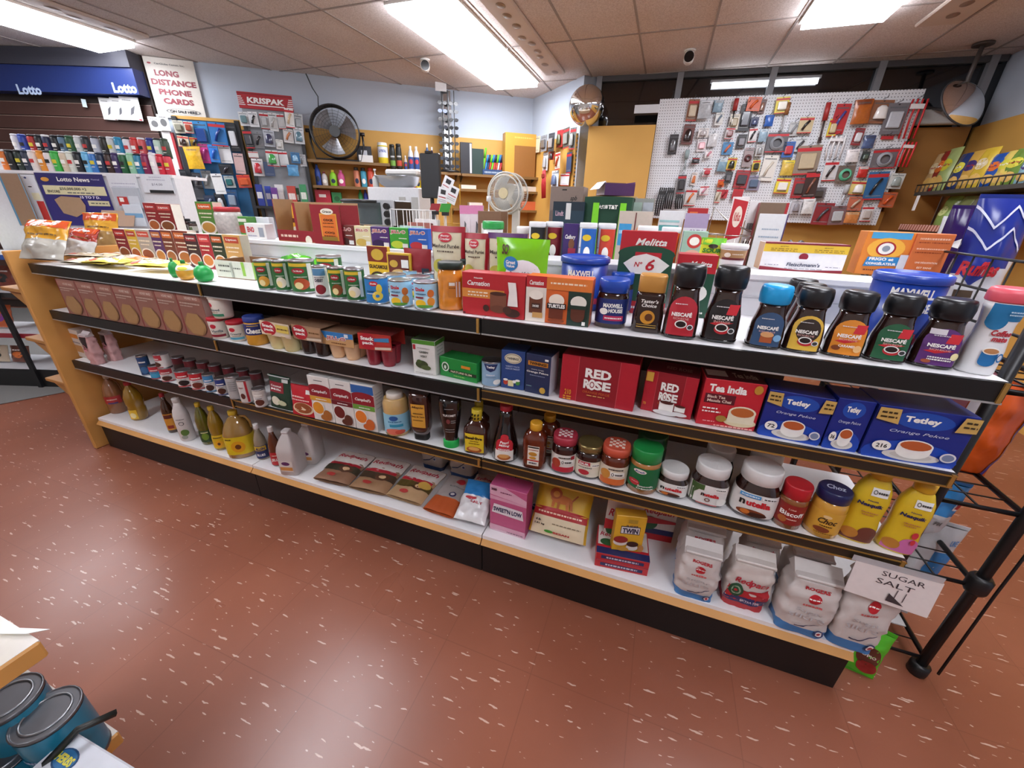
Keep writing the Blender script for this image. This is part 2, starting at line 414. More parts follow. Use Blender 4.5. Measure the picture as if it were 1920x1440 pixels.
# storefront glazing on the window wall
wv = (Vector((*E, 0))-Vector((*D, 0))).normalized(); wn = Vector((wv.y, -wv.x, 0)); WL = (Vector((*E, 0))-Vector((*D, 0))).length
WA = math.atan2(wv.y, wv.x)
def ww(a, z, o=0.): return Vector((D[0], D[1], z))+wv*a+wn*o
def ww_px(u, v, o): 
    P = onwall(u, v, ww(0, 0, o), ww(1, 0, o)); return (P-ww(0, 0)).dot(wv), P.z
pane = M('#0b0c0f', rough=.03, var=0, coat=1.); mul = M('#85868a', rough=.5)
xs = [0.02]+[ww_px(u, v, .02)[0] for u, v in ((1275, 150), (1452, 130), (1653, 125), (1860, 118))]+[WL+.1]
n_ = 0
for a, b in zip(xs[:-1], xs[1:]):
    n_ += 1; o = thing('window_%d' % n_, None, None, ww(a, 2.0)); o.rotation_euler = (0, 0, WA); o['kind'] = 'structure'
    MB().box(0, b-a, -.0, .02, 0, H-2.0, pane).build('pane', o)
    f = MB(); f.box(-.03, .03, -.05, .03, 0, H-2.0, mul).box(0.03, b-a-.03, -.04, .03, H-2.0-.05, H-2.0, M('#4b4a4c'))
    f.build('window_frame', o)
struct(MB().box(-.02, .02, -.02, .02, 0, .01, mul), 'trim_1').location = ww(.5, 2.0, 0)

# ceiling lights: frame and glowing diffuser
def ceiling_light(x0, x1, y0, y1, label):
    t = thing('ceiling_light', label, 'light', ((x0+x1)/2, (y0+y1)/2, H), group='fluorescent ceiling panels')
    a, b = (x1-x0)/2, (y1-y0)/2; f = MB(); c = M('#d9d6d0', rough=.4)
    f.box(-a, -a+.02, -b, b, -.022, -.001, c).box(a-.02, a, -b, b, -.022, -.001, c).box(-a+.02, a-.02, -b, -b+.015, -.022, -.001, c).box(-a+.02, a-.02, b-.015, b, -.022, -.001, c)
    f.build('light_frame', t)
    MB().box(-a+.02, a-.02, -b+.015, b-.015, -.062, -.003, M('#f3f6ff', emit=TUBE_STRENGTH)).build('diffuser', t)
ceiling_light(.68, 1.25, 3.26, 4.32, 'bright ceiling panel beside the long spotted vent, the half nearer the sunglasses tower')
ceiling_light(.68, 1.25, 2.17, 3.24, 'bright ceiling panel beside the long spotted vent, the half farther from the sunglasses tower')
ceiling_light(3.62, 4.18, 2.2, 3.33, 'bright ceiling panel above the white pegboard of hardware')
ceiling_light(-2.72, -2.14, 1.05, 2.16, 'bright ceiling panel with a short pull cord near the lottery fascia')
for x0, y0 in ((-2.78, -.15), (.7, -.4), (3.6, -.15), (-2.78, -2.3), (.7, -2.3), (3.6, -2.3)):  # near row continues the seen rows; rear row added behind the camera for fill
    ceiling_light(x0, x0+.57, y0, y0+1.08, 'bright ceiling panel out of the picture over the near aisle, rear row added as fill')
P = at(240, 102, z=H-.02)
t = thing('pull_cord', 'short white pull cord hanging from the ceiling panel near the lottery fascia', 'cord', P)
MB().tube([(0, 0, 0), (.01, 0, -.08), (.03, 0, -.17)], .008, '#e8e8e4').build('cord', t); MB().lathe([(.004, -.19), (.013, -.185), (.011, -.165), (.004, -.16)], '#e8e8e4', 8, cx=.032).build('cord_end', t)
# spotted linear vents beside the lights
def vent(x0, x1, y0, y1, label, sd):
    t = thing('ceiling_vent', label, 'vent', ((x0+x1)/2, (y0+y1)/2, H), group='linear ceiling vents'); rr = random.Random(sd)
    MB().box(-(x1-x0)/2, (x1-x0)/2, -(y1-y0)/2, (y1-y0)/2, -.03, -.002, M('#cdbfb4', rough=.6, var=.12, scale=3), ch=.008).build('vent_panel', t)
    y = -(y1-y0)/2+.15
    while y < (y1-y0)/2-.1:
        h = MB(); h.lathe([(.035, -.0312), (.02, -.0335), (.0, -.0338)], '#8a7464', 12, ys=1.5, cx=rr.uniform(-.03, .03), cy=y, cap=False); h.build('air_hole', t); y += rr.uniform(.14, .26)
vent(1.4, 1.62, 2.0, 4.05, 'long pale linear ceiling vent with dark spots, beside the double ceiling panel', 1)
vent(4.45, 4.72, 1.9, 3.6, 'long pale stained ceiling vent beside the panel over the pegboard', 2)
vent(-2.02, -1.84, .9, 2.1, 'long pale stained ceiling vent beside the panel near the lottery fascia', 3)
# security cameras
def seccam(u, v, label):
    P = at(u, v, z=H-.05); t = thing('security_camera', label, 'camera', (P.x, P.y, H), group='ceiling security cameras')
    d = (CAM_POS-P); d.z = -.35; d.normalize()
    MB().lathe([(.05, -.012), (.05, -.002), (.02, -.001)], '#e6e4e0', 16).build('mount', t)
    b = MB(); c = Vector((0, 0, -.06)); b.tube([(0, 0, -.005), c], .018, '#e6e4e0'); b.tube([c-d*.055, c-d*.05, c+d*.03, c+d*.05], .046, '#e8e7e3', 16); b.build('housing', t)
    MB().tube([c+d*.051, c+d*.056], .042, glossy('#0d0d10'), 16).build('lens', t)
seccam(797, 122, 'white dome camera with black lens on the ceiling near the sunglasses tower')
seccam(1292, 106, 'white dome camera with black lens on the ceiling before the dark windows')
P = at(1845, 80, z=H); t = thing('ceiling_pipe', 'dark pipe hanging from a round ceiling flange above the big tilted mirror', 'pipe', P)
MB().lathe([(.07, -.02), (.07, -.003), (.03, -.002)], '#4a423e', 14).build('flange', t); MB().tube([(0, 0, -.02), (.0, .02, -.22), (.03, .05, -.5)], .018, '#4a423e').build('pipe', t)

# ================================================================== the long shelving
S = 1.22
ZT, Z2, Z3, ZB = 1.0565, .823, .548, .192
wood = M('#c08a48', rough=.5, var=.14, scale=9); woodd = M('#a9763c', rough=.55, var=.14, scale=9)
white = M('#e9e9ea', rough=.35, var=.02); lipb = M('#101010', rough=.4, var=.1, scale=20); bronze = M('#2c231a', rough=.4); gold = M('#b98f4a', rough=.3, metal=.6)
brown = M('#5c4637', rough=.75, var=.08, scale=5)
bayn = ['shelving bay nearest the yellow wooden end panel', 'middle bay of the long shelving, under the canned fruit', 'shelving bay with the coffee jars, beside the black wire rack']
for k in range(3):
    x0, x1 = k*S, k*S+S-.004
    if k == 2: x1 = 3.655
    t = thing('shelving_bay', 'black and white '+bayn[k], 'shelf', (x0, 0, 0), group='bays of the long shelving'); W_ = x1-x0
    MB().box(0, W_, .0, .8, .0, ZB-.022, M('#070606', rough=.5, var=.2, scale=3)).build('kick_plate', t)
    d = MB().box(0, W_, .0, .395, ZB-.02, ZB, white).build('base_deck', t)
    e = MB(); e.add([(0, -.018, ZB-.034), (W_, -.018, ZB-.034), (W_, .016, ZB-.0004), (0, .016, ZB-.0004), (0, .02, ZB-.034), (W_, .02, ZB-.034)], [(0, 1, 2, 3), (0, 4, 5, 1), (3, 2, 5, 4), (0, 3, 4), (1, 5, 2)], wood); e.build('edge_trim', d)
    for zi, z in enumerate((Z3, Z2, ZT)):
        dep = .395 if zi < 2 else .8
        s_ = MB().box(0, W_, .012, dep, z-.02, z, white).build('shelf', t)
        r = MB(); thick = (zi == 2) or (zi == 1 and k < 2) or (zi == 0 and k == 0)
        if thick:
            r.box(0, W_, 0, .012, z-.046, z-.0004, lipb).box(0, W_, -.002, 0, z-.049, z-.045, M('#c9c9c9', rough=.3, metal=.7))
        else:
            r.box(0, W_, 0, .012, z-.036, z-.0004, bronze).box(0, W_, -.003, 0, z-.036, z-.032, gold).box(0, W_, -.003, 0, z-.006, z-.003, gold)
        r.box(W_-.012, W_-.004, -.004, .0, z-.046 if thick else z-.036, z+.0, gold)
        r.build('price_rail', s_)
    bp = MB(); bx1 = W_ if k < 2 else W_-.28
    bp.box(0, bx1, .395, .41, ZB, ZT-.021, brown)
    bp.build('back_panel', t)
    u = MB().box(-.0, .03, .41, .45, ZB, ZT-.022, lipb); u.build('upright', t)
# wooden end panel with small end shelves on its outer face
t = thing('end_panel', 'tall yellow wooden end panel closing the long shelving', 'panel', (-.03, 0, 0))
zt_ = at(28, 433, y=-.045).z
MB().box(-.028, .0, -.05, .42, 0, 1.115, wood, ch=.004).build('board', t)
for z in (.42, .66, .93):
    MB().box(-.22, -.029, -.045, .42, z-.02, z, woodd, ch=.003).build('end_shelf', t)
    MB().add([(-.03, -.03, z-.02), (-.2, -.03, z-.02), (-.03, -.03, z-.12), (-.03, -.01, z-.02), (-.2, -.01, z-.02), (-.03, -.01, z-.12)], [(0, 1, 2), (3, 5, 4), (0, 3, 4, 1), (1, 4, 5, 2), (2, 5, 3, 0)], woodd).build('shelf_bracket', t)
# white stepped riser along the middle of the top deck
ZR = 1.195; RY = .42
t = thing('riser', 'long white stepped riser standing along the middle of the top deck', 'shelf', (1.85, RY, ZT+.0006)); rw = M('#e4e5e8', rough=.4, var=.02)
MB().box(-1.75, 1.79, 0, .16, .118, ZR-ZT-.0006, rw, ch=.003).build('riser_top', t)
MB().box(-1.72, 1.735, .012, .03, .0, .117, M('#d9dbdf', rough=.45, var=.02)).box(-1.72, 1.735, .006, .012, .062, .066, M('#b9bbc0')).build('front_board', t)
for y_ in (0, .11): MB().box(1.735, 1.775, y_, y_+.04, 0, .117, rw).build('leg', t)

ZT += .0008; Z2 += .0008; Z3 += .0008; ZB += .0008; ZR += .0008
# ================================================================== goods: builders
def back_of(rz): return Vector((-math.sin(rz), math.cos(rz), 0))
def carton(name, label, cat, pos, d, col, items=(), side=None, top=None, group=None, topart=None, sideart=None, ch=.0015, lean=0.):
    """pos = (BL, BR, TL, z) measured corners of the front face, or (centre of the base front edge, w, h, rz)"""
    if len(pos) == 4 and isinstance(pos[0], tuple) and len(pos[0]) == 2:
        a, b, w_, rz, h = box_at(*pos); c = (a+b)/2
    else:
        c, w_, h, rz = pos; c = Vector(c)
    mb = MB(); mb.box(-w_/2, w_/2, 0, d, 0, h, col, ch, faces=dict(l=side or col, r=side or col, t=top or col))
    art(mb, items, flat(0), w_, h)
    if topart: art(mb, topart, lambda x, z, o: (x, z, h+o), w_, d)
    if sideart: art(mb, sideart, lambda x, z, o: (w_/2+o, d/2+x, z), d, h); art(mb, sideart, lambda x, z, o: (-w_/2-o, d/2-x, z), d, h)
    o = mb.build(name, None, c, rot=(-lean, 0, rz)); tag(o, label, cat, group); return o
def interp(prof):
    def f(z):
        for (r0, z0), (r1, z1) in zip(prof[:-1], prof[1:]):
            if z <= z1 and z1 > z0: return r0+(r1-r0)*max(0, (z-z0)/(z1-z0))
        return prof[-1][0]
    return f
def wrap(Rf, e=2., ys=1., cx=0., cy=0.):
    def g(x, z, o):
        R = Rf(z)+o; q = max(-.985, min(.985, x/R)); return (cx+x, cy-ys*R*(1-abs(q)**e)**(1/e), z)
    return g
def vessel(name, label, cat, px, z, prof, body, lid=None, lidc=None, lab=None, items=(), e=2., ys=1., group=None, rz=0., n=28, parts=('body', 'lid', 'label'), extra=None, lidart=None, labw=1.72, scale=1., liden=None, bands=None, labq=None):
    """prof, lid: (radius fraction, height fraction); lab = (z0, z1, colour or None): printed band; items drawn on its front"""
    if len(px) == 4 and not isinstance(px[0], Vector): C, r, h = round_at(*px[:3], z, px[3])
    else: C, r, h = px
    r *= scale
    if rz == 0 and len(px) == 4:
        ph = math.atan2(CAM_POS.x-C.x, C.y-CAM_POS.y); rz = ph*((.7 if e < 3.1 else .3) if ph > 0 else .35)
    pr_ = [(a*r, b*h) for a, b in prof]; Rf = interp(pr_)
    t = thing(name, label, cat, C, rz, group)
    MB().lathe(pr_, body, n, e, ys, bands=bands).build(parts[0], t)
    if lid:
        lm = MB().lathe([(a*r, b*h) for a, b in lid], lidc, n, liden or e, ys if not liden else 1.)
        if lidart: art(lm, lidart, lambda x, zz, o: (x, -lid[-1][0]*r+zz, lid[-1][1]*h+o), 2*lid[-1][0]*r, 2*lid[-1][0]*r)
        lm.build(parts[1], t)
    if lab:
        lb_ = MB(); z0, z1, lc = lab; z0 *= h; z1 *= h; g = wrap(Rf, e, ys)
        if lc:
            k = 8; lb_.lathe([(Rf(z0+(z1-z0)*i/k)+.0006, z0+(z1-z0)*i/k) for i in range(k+1)], lc, max(n, 36), e, ys, cap=False)
        art(lb_, items, lambda x, zz, o: g(x, z0+zz, o+.0007), labw*(Rf(labq*h) if labq else min(Rf(z0+(z1-z0)*.3), Rf((z0+z1)/2), Rf(z0+(z1-z0)*.7))), z1-z0, curved=True)
        lb_.build(parts[2], t)
    if extra: extra(t, r, h, Rf)
    return t
CANP = [(.93, 0), (.985, .006), (1, .02), (.985, .035), (.965, .05), (.965, .95), (.985, .965), (1, .98), (.99, .995), (.95, 1.0), (.93, .985), (.91, .984), (.88, .984), (0.001, .984)]
def tin(label, px, z, col, items, group=None, name='tin_can', rz=0., bands=None, cat='can', top=METAL):
    t = vessel(name, label, cat, px, z, CANP, METAL, lab=(.06, .94, col), items=items, group=group, rz=rz, parts=('can_body', 'lid', 'label'))
    return t
def nz(x, y, z): return noise.noise(Vector((x, y, z)))
def pouch(name, label, cat, loc, w_, h, t, rot, col, items=(), band=None, group=None, seed=0., wr=.012, pw=.45, crimp=None, taper=0., nu=16, nv=20, parent=None, gus=.5):
    def T(u, v):
        a = max(0, math.sin(math.pi*min(1, max(0, u))))**pw*max(0, math.sin(math.pi*min(1, max(0, v*.94+.03))))**gus
        return t/2*a+wr*a*(nz(u*3+seed, v*4, seed)+.6*nz(u*9+seed, v*10, 3+seed))
    def X(u, v): return (u-.5)*w_*(1-taper*v-.05*math.sin(math.pi*v))+wr*.4*nz(seed, v*5, 1)
    mb = MB(); k = 1 if band is None else 0
    mb.grid(lambda u, v: (X(u, v), -T(u, v)-.0008, v*h), nu, nv, col, band=band)
    mb.grid(lambda u, v: (X(1-u, v), T(1-u, v)+.0008, v*h), nu, nv, col, band=band)
    if crimp:
        for zz in (0, 1): mb.box(X(0, zz), X(1, zz), -.0015, .0015, zz*h-(.012 if not zz else -.0), zz*h+(.012 if zz else 0), crimp)
    def g(x, z, o):
        u = x/w_+.5; v = z/h; return (X(u, v), -T(u, v)-.0015-o, z)
    # artwork is laid on the cushion in small pieces
    def fine(mb_, its):
        art(mb_, its, g, w_, h, curved=True)
    fine(mb, items)
    o = mb.build(name, parent, loc, rot=rot); tag(o, label, cat, group) if label else None
    return o
def sack(name, label, cat, px, z, col, low, items, group=None, seed=0., rz=0., dep=.72, sh=.8, foldc=None, fold=True):
    """paper flour or sugar sack: bulging block with a folded top"""
    C, r, h = round_at(*px[:3], z, px[3]) if not isinstance(px[0], Vector) else px
    hb = h*.86; t = thing(name, label, cat, C, rz, group)
    def rr(v): return r*(.93+.09*math.sin(math.pi*min(1, v*1.1))-.2*max(0, v-.8)/.2*(.5))
    mb = MB(); N = 36; K = 20
    def pt(a, v, o=0.):
        R = rr(v)+o; ca, sa = math.cos(a), math.sin(a); e = 4.5
        x = math.copysign(abs(ca)**(2/e), ca)*R; y = math.copysign(abs(sa)**(2/e), sa)*R*dep
        q = .007*nz(x*30+seed, y*30, v*6)+.005*nz(x*70, y*70+seed, v*14)
        return (x*(1+q/r), y*(1+q/r), v*hb)
    mb.grid(lambda u, v: pt(u*2*math.pi, v), N, K, col, band=lambda u, v: low if v < .13 else col)
    top = [pt(2*math.pi*k/N, 1) for k in range(N)]
    mb.add(top, [tuple(range(N))], col); mb.add([pt(2*math.pi*k/N, 0) for k in range(N)], [tuple(reversed(range(N)))], low)
    def g(x, z, o):
        v = z/hb; R = rr(v); e = 4.5; xx = max(-.97, min(.97, x/R)); y = -R*dep*(1-abs(xx)**e)**(1/e)
        q = .007*nz(x*30+seed, y*30, v*6)+.005*nz(x*70, y*70+seed, v*14)
        return (x*(1+q/r), y*(1+q/r)-o-.0012, z)
    art(mb, items, g, r*1.8, hb, curved=True)
    mb.build('paper_bag', t)
    if fold:
        f = MB(); W2 = r*.9; D2 = r*dep*.72
        f.add([(-W2, -D2, hb), (W2, -D2, hb), (W2*.98, D2*.4, hb+h*.13), (-W2*.98, D2*.4, hb+h*.14), (-W2, D2, hb), (W2, D2, hb)], [(0, 1, 2, 3), (3, 2, 5, 4), (0, 3, 4), (1, 5, 2)], foldc or col)
        f.box(-W2*.97, W2*.97, -D2*1.12, -D2*.2, hb+.002, hb+.012, foldc or col, ch=.003); f.build('folded_top', t)
    return t
BODY = [(.9, 0), (.97, .012), (1, .03), (1, .7), (.97, .78), (.86, .86), (.84, .88)]
# ================================================================== top deck, front row
W1 = '#f2f0ea'; 
def delm(fr, sh='e'):   # green fruit can artwork
    return [('r', 0, .86, 1, .97, '#d9b92f'), ('e', .42, .72, .3, .1, '#a3222c'), ('t', .42, .72, .4, .06, 'Del Monte', W1, 1), ('r', .84, .1, 1, .97, '#dfe6dc'), ('e', .5, .28, .36, .2, fr), ('e', .38, .22, .2, .12, '#f2dfa0'), ('l', .2, .52, .8, .025, '#dfead8')]
GC = 'green cans of fruit on the top deck'
tin('tall green fruit can with peach slices, left end of the canned fruit row', (486, 521, 544, 485), ZT, '#2c6b34', delm('#e2a23a'), GC)
tin('tall green fruit can with pear slices, second from the left end of the fruit row', (519, 551, 547, 486), ZT, '#2c6b34', delm('#eee6cf'), GC)
tin('large wide green fruit can with cocktail picture on its label', (550, 600, 551, 484), ZT, '#2c6b34', delm('#b8502a'), GC)
tin('wide green fruit can standing behind the cocktail can', (600, 648, 535, 477), ZT, '#2c6b34', delm('#e2c23a'), GC)
tin('small white and red cherry pie filling can between the green cans', (593, 621, 557, 496), ZT, '#e9e8e4', [('r', 0, .72, 1, .97, '#5b8fb5'), ('t', .45, .55, .7, .12, 'CHERRY', '#2a2a3c', 2), ('e', .5, .22, .42, .18, '#8d1f2b'), ('l', .1, .66, .9, .03, '#555')], None)
tin('green fruit can with peach and plum picture, just right of the cherry can', (622, 656, 561, 498), ZT, '#2c6b34', delm('#8a4a1f'), GC)
tin('green can of pears next to the blue pineapple can', (652, 690, 566, 500), ZT, '#2c6b34', delm('#efe7d2'), GC)
tin('bright blue can with yellow pineapple rings picture', (688, 732, 571, 515), ZT, '#2f7fc0', [('e', .45, .82, .22, .1, '#c8202a'), ('t', .45, .82, .3, .07, 'Dole', W1, 2), ('e', .72, .6, .14, .2, '#f0cb3a'), ('e', .62, .3, .26, .2, '#f2d34a'), ('e', .62, .3, .1, .07, '#2f7fc0'), ('l', .08, .5, .5, .05, '#12345c'), ('l', .08, .4, .5, .03, '#e8f0f5')])
def dole(c): return [('r', 0, 0, 1, .5, c), ('t', .3, .78, .45, .14, 'Dole', '#c8202a', 2), ('e', .8, .62, .15, .16, '#c86a24'), ('e', .8, .28, .17, .18, '#d88b2a'), ('e', .3, .2, .26, .17, '#f0c22c'), ('l', .08, .6, .58, .04, '#27506e'), ('r', .06, .42, .46, .49, '#8a2b3a'), ('e', .5, .1, .4, .06, '#62a23c')]
DG = 'pale blue cans of fruit salad'
tin('pale blue fruit salad can right of the pineapple can, front row', (733, 776, 577, 520), ZT, '#9fcde6', dole('#b9dcec'), DG)
tin('pale blue fruit salad can beside the peach jar, front row', (778, 824, 582, 523), ZT, '#9fcde6', dole('#c4e2ee'), DG)
for i, (a, b, vb, vt) in enumerate(((720, 765, 556, 510), (764, 810, 562, 514), (757, 795, 545, 503), (797, 832, 552, 508))):
    tin('pale blue fruit can behind the front row, '+['behind the pineapple can', 'behind the two front salad cans', 'third row, near the soup packet', 'third row, near the peach jars'][i], (a, b, vb, vt), ZT, '#9fcde6', dole('#b9dcec'), DG)
JP = [(.86, 0), (.97, .02), (1, .06), (1, .72), (.95, .79), (.88, .83), (.86, .87)]
LIDS = [(.92, .86), (.95, .865), (.95, .985), (.9, 1.0)]
peach = M('#d8862a', rough=.12, var=.25, scale=45, coat=1.)
for px, lb_ in (((824, 871, 583, 488), 'glass jar of orange peaches with black lid, in front by the cocoa box'), ((860, 908, 560, 481), 'glass jar of orange peaches with black lid, behind the cocoa box')):
    vessel('fruit_jar', lb_, 'jar', px, ZT, JP, peach, LIDS, '#1d2b24', (.3, .62, None), [('r', .45, .0, .98, 1, M('#c77b2b', rough=.3)), ('r', .8, 0, .98, 1, '#e2ded6'), ('l', .5, .6, .78, .08, '#7a4212'), ('r', .5, .75, .76, .95, '#e8e4da')], e=3, group='jars of peaches', parts=('jar', 'lid', 'label'))
carton('cocoa_box', 'red hot chocolate box with brown mug and milk bottle picture', 'box', ((867.8, 587.4), (982.7, 600.5), (869.6, 508.6), ZT), .06, '#b8242c', [
    ('r', 0, .42, .68, .63, '#d98a3a'), ('t', .27, .76, .36, .11, 'Carnation', W1, 1, .2), ('t', .27, .88, .14, .035, 'Nestlé', W1), ('l', .1, .55, .42, .03, '#f6e6cc'), ('l', .1, .48, .42, .03, '#f6e6cc'),
    ('r', .46, .2, .72, .56, '#7d4a36'), ('e', .59, .2, .13, .09, '#6d3f2e'), ('e', .59, .56, .13, .045, '#4a261a'), ('p', [(.74, .3), (.9, .3), (.88, .62), (.86, .84), (.74, .84), (.76, .62)], '#efe7e2'), ('e', .4, .2, .05, .08, '#3f221a'), ('e', .82, .14, .12, .1, '#3a1f18'), ('e', .74, .2, .07, .09, '#4a2a20'), ('r', .02, .02, .06, .07, '#5a1018')], side='#a81f28')
carton('cocoa_box', 'white orange and green box of assorted hot chocolates', 'box', ((984.5, 600.5), (1103, 613.6), (986, 516), ZT), .06, '#d8662c', [
    ('r', 0, .76, .32, 1, '#b8242c'), ('t', .16, .86, .22, .1, 'Carnation', W1, 1, .2), ('r', 0, 0, .32, .76, '#e6dcd0'), ('r', .66, 0, 1, .74, '#20382e'), ('r', .32, .74, 1, 1, '#dd7a34'), ('l', .38, .88, .92, .035, '#f4ddc0'),
    ('r', .06, .2, .27, .55, '#6a3a26'), ('e', .165, .6, .11, .1, '#efe6da'), ('r', .1, .3, .24, .42, '#46261c'), ('t', .165, .36, .1, .05, "S'MORES", W1, 1), ('r', .12, .1, .28, .22, '#c89a5c'),
    ('r', .38, .12, .6, .45, '#6a2f1c'), ('e', .49, .52, .12, .14, '#efe2d2'), ('r', .35, .34, .64, .46, '#1a1413'), ('t', .495, .4, .26, .08, 'TURTLES', W1, 2), ('e', .5, .08, .13, .05, '#8a3f22'),
    ('r', .72, .2, .93, .42, '#5a2e1e'), ('e', .825, .52, .12, .14, '#e9e4d8'), ('e', .825, .2, .1, .1, '#5a2e1e'), ('r', .7, .38, .95, .46, '#1b3026'), ('r', .9, .04, .95, .12, W1)], side='#b34a20')
blue = M('#1d3f9c', rough=.3, var=.03)
TUB = [(.9, 0), (.95, .02), (.97, .06), (1, .84)]
def mxw(k=.82): return [('t', .46, k, .66, .17, 'MAXWELL', W1, 2), ('t', .56, k-.24, .5, .17, 'HOUSE', W1, 2), ('e', .2, k-.26, .1, .1, W1), ('r', .11, k-.28, .29, k-.22, W1), ('r', .1, .05, .95, .2, '#a02045')]
vessel('coffee_tub', 'large dark blue coffee tub with ridged lid behind the cocoa boxes', 'tub', (1046, 1130, 584, 471), ZT, TUB, blue, [(1.03, .84), (1.06, .85), (1.06, .93), (.98, .95), (.96, .92), (.9, .92)], M('#2747a8', rough=.3), (.1, .8, None), mxw(), group='large blue coffee tubs', parts=('tub', 'lid', 'label'))
vessel('coffee_tub', 'large dark blue coffee tub behind the orange and green label jars', 'tub', (1583, 1722, 655, 500), ZT, TUB, blue, [(1.03, .84), (1.06, .85), (1.06, .93), (.98, .95), (.96, .92), (.9, .92)], M('#2747a8', rough=.3), (.1, .8, None), mxw(.9), group='large blue coffee tubs', parts=('tub', 'lid', 'label'))
coffee = M('#2c1712', rough=.1, var=.2, scale=140, coat=1.)
def glassbase(t, r, h, Rf): MB().lathe([(r*.86, .0), (r*1.005, .004), (r*1.02, h*.05)], GLASS, 28, 3, .85).build('glass_foot', t)
for px, lb_ in (((1113, 1171, 616, 518), 'small dark coffee jar with royal blue lid, in front beside the assorted cocoa box'), ((1136, 1180, 590, 508), 'small dark coffee jar with royal blue lid, partly hidden behind its twin')):
    vessel('coffee_jar', lb_, 'jar', px, ZT, [(.9, 0), (1, .02), (1, .6), (.94, .7), (.86, .74)], coffee, [(.9, .73), (.95, .74), (.95, .96), (.88, 1)], M('#2148a8', rough=.3), (.1, .62, '#1c2c6c'), [('t', .55, .74, .7, .17, 'MAXWELL', W1, 2), ('t', .66, .54, .5, .16, 'HOUSE', W1, 2), ('e', .24, .5, .15, .13, W1), ('r', .25, .14, .95, .34, '#b32550'), ('l', .3, .24, .9, .05, W1)], group='small coffee jars with blue lids', parts=('jar', 'lid', 'label'), e=2.4)
vessel('coffee_jar', 'square dark coffee jar with tan gold lid', 'jar', (1180, 1237, 626, 511), ZT, [(.9, 0), (1, .02), (1, .3), (.9, .5), (.92, .66), (.82, .71)], coffee, [(.84, .71), (.88, .72), (.88, .97), (.82, 1)], M('#c08a42', rough=.35), (.06, .66, None),
    [('r', .06, .02, .94, .98, '#2a1610'), ('t', .5, .84, .7, .1, "Taster's", W1, 1, .2), ('t', .5, .72, .6, .1, 'Choice', W1, 1, .2), ('e', .5, .38, .3, .2, '#c98a28'), ('e', .55, .38, .16, .11, '#5b2f10'), ('r', .1, .08, .9, .1, '#c9a24a'), ('r', .1, .15, .9, .165, '#c9a24a')], e=4, ys=.8, parts=('jar', 'lid', 'label'))
HG = [(.84, 0), (.97, .015), (1, .05), (1, .22), (.93, .38), (.8, .53), (.72, .64), (.74, .72)]
HGL = [(.8, .71), (.86, .73), (.9, .86), (.86, .95), (.8, .985), (.6, 1.0)]
blklid = M('#17181c', rough=.32, var=.03)
def nes(bg, sub, extra_=(), top=None):
    return [('r', .03, .02, .97, .66, bg), ('e', .5, .64, .47, .34, bg)]+list(extra_)+[('t', .47, .56, .68, .12, 'NESCAFÉ', W1, 2), ('t', .47, .45, .52, .055, sub, '#e7b3ac', 0), ('l', .2, .8, .6, .02, '#ddd')]
cup = [('e', .52, .27, .25, .12, '#b3202a'), ('e', .5, .31, .21, .1, W1), ('e', .5, .31, .17, .075, '#1a0d0a'), ('e', .82, .25, .11, .07, '#e9e9e9'), ('e', .82, .25, .08, .05, '#333')]
redsw = [('p', [(.55, .62), (.62, .86), (.95, .86), (.88, .62)], '#c6202c'), ('p', [(.1, .38), (.3, .44), (.85, .44), (.4, .34)], '#c6202c')]
NG = 'hourglass coffee jars on the top deck'
def nesjar(lb_, px, bg, sub, ex, lid=blklid, top=None, sc=1.):
    vessel('coffee_jar', lb_, 'jar', px, ZT, HG, coffee, HGL, lid, (.045, .6, None), nes(bg, sub, ex), e=3., ys=.85, group=NG, parts=('jar', 'lid', 'label'), extra=glassbase, labw=1.66, labq=.2, liden=2.)
nesjar('tall hourglass coffee jar with red label and black lid', (1237, 1301, 637, 492), '#b01f2e', 'RICH·RICHE', cup)
nesjar('tall hourglass coffee jar with black label carrying a red stripe', (1308, 1376, 644, 495), '#191313', 'INTENSE', redsw+cup)
nesjar('hourglass coffee jar with steel blue label and bright sky blue lid', (1391, 1459, 655, 530), '#2d4a6e', 'ICED·GLACÉ', [('r', .3, .12, .7, .36, '#a8542c'), ('e', .5, .36, .22, .08, '#d9a06a'), ('e', .85, .28, .13, .1, '#7fb0d8')], M('#1f9ddb', rough=.3))
nesjar('hourglass coffee jar with yellow bordered brown label', (1458, 1530, 663, 535), '#d9b040', 'RICH·RICHE', [('e', .52, .58, .38, .32, '#2a1a12')]+cup)
nesjar('hourglass coffee jar with caramel orange label', (1531, 1609, 671, 542), '#dd8a24', 'RICH·RICHE', redsw+[('t', .5, .27, .5, .07, 'CARAMEL', W1, 1), ('e', .2, .2, .13, .07, '#7a3a14'), ('e', .82, .22, .12, .1, '#f0c080')])
nesjar('hourglass coffee jar with dark green label', (1608, 1690, 680, 548), '#1b5a38', 'RICH·RICHE', redsw+cup)
nesjar('hourglass coffee jar with purple label beside the white creamer bottle', (1686, 1780, 690, 556), '#5b2a72', 'RICH·RICHE', redsw+[('r', .1, .82, .5, .96, '#d9d4dc'), ('e', .9, .3, .1, .1, '#efe3a8'), ('l', .25, .24, .85, .035, W1), ('l', .25, .18, .85, .035, W1), ('e', .25, .12, .12, .05, '#a05030')])
for px, lb_ in (((1452, 1512, 610, 520), 'black lidded coffee jar farthest back behind the yellow label jar'), ((1462, 1524, 628, 528), 'black lidded coffee jar directly behind the yellow label jar')):
    vessel('coffee_jar', lb_, 'jar', px, ZT, HG, coffee, HGL, blklid, e=3., ys=.85, parts=('jar', 'lid', 'label'), liden=2.)
def cmate(t, r, h, Rf): pass
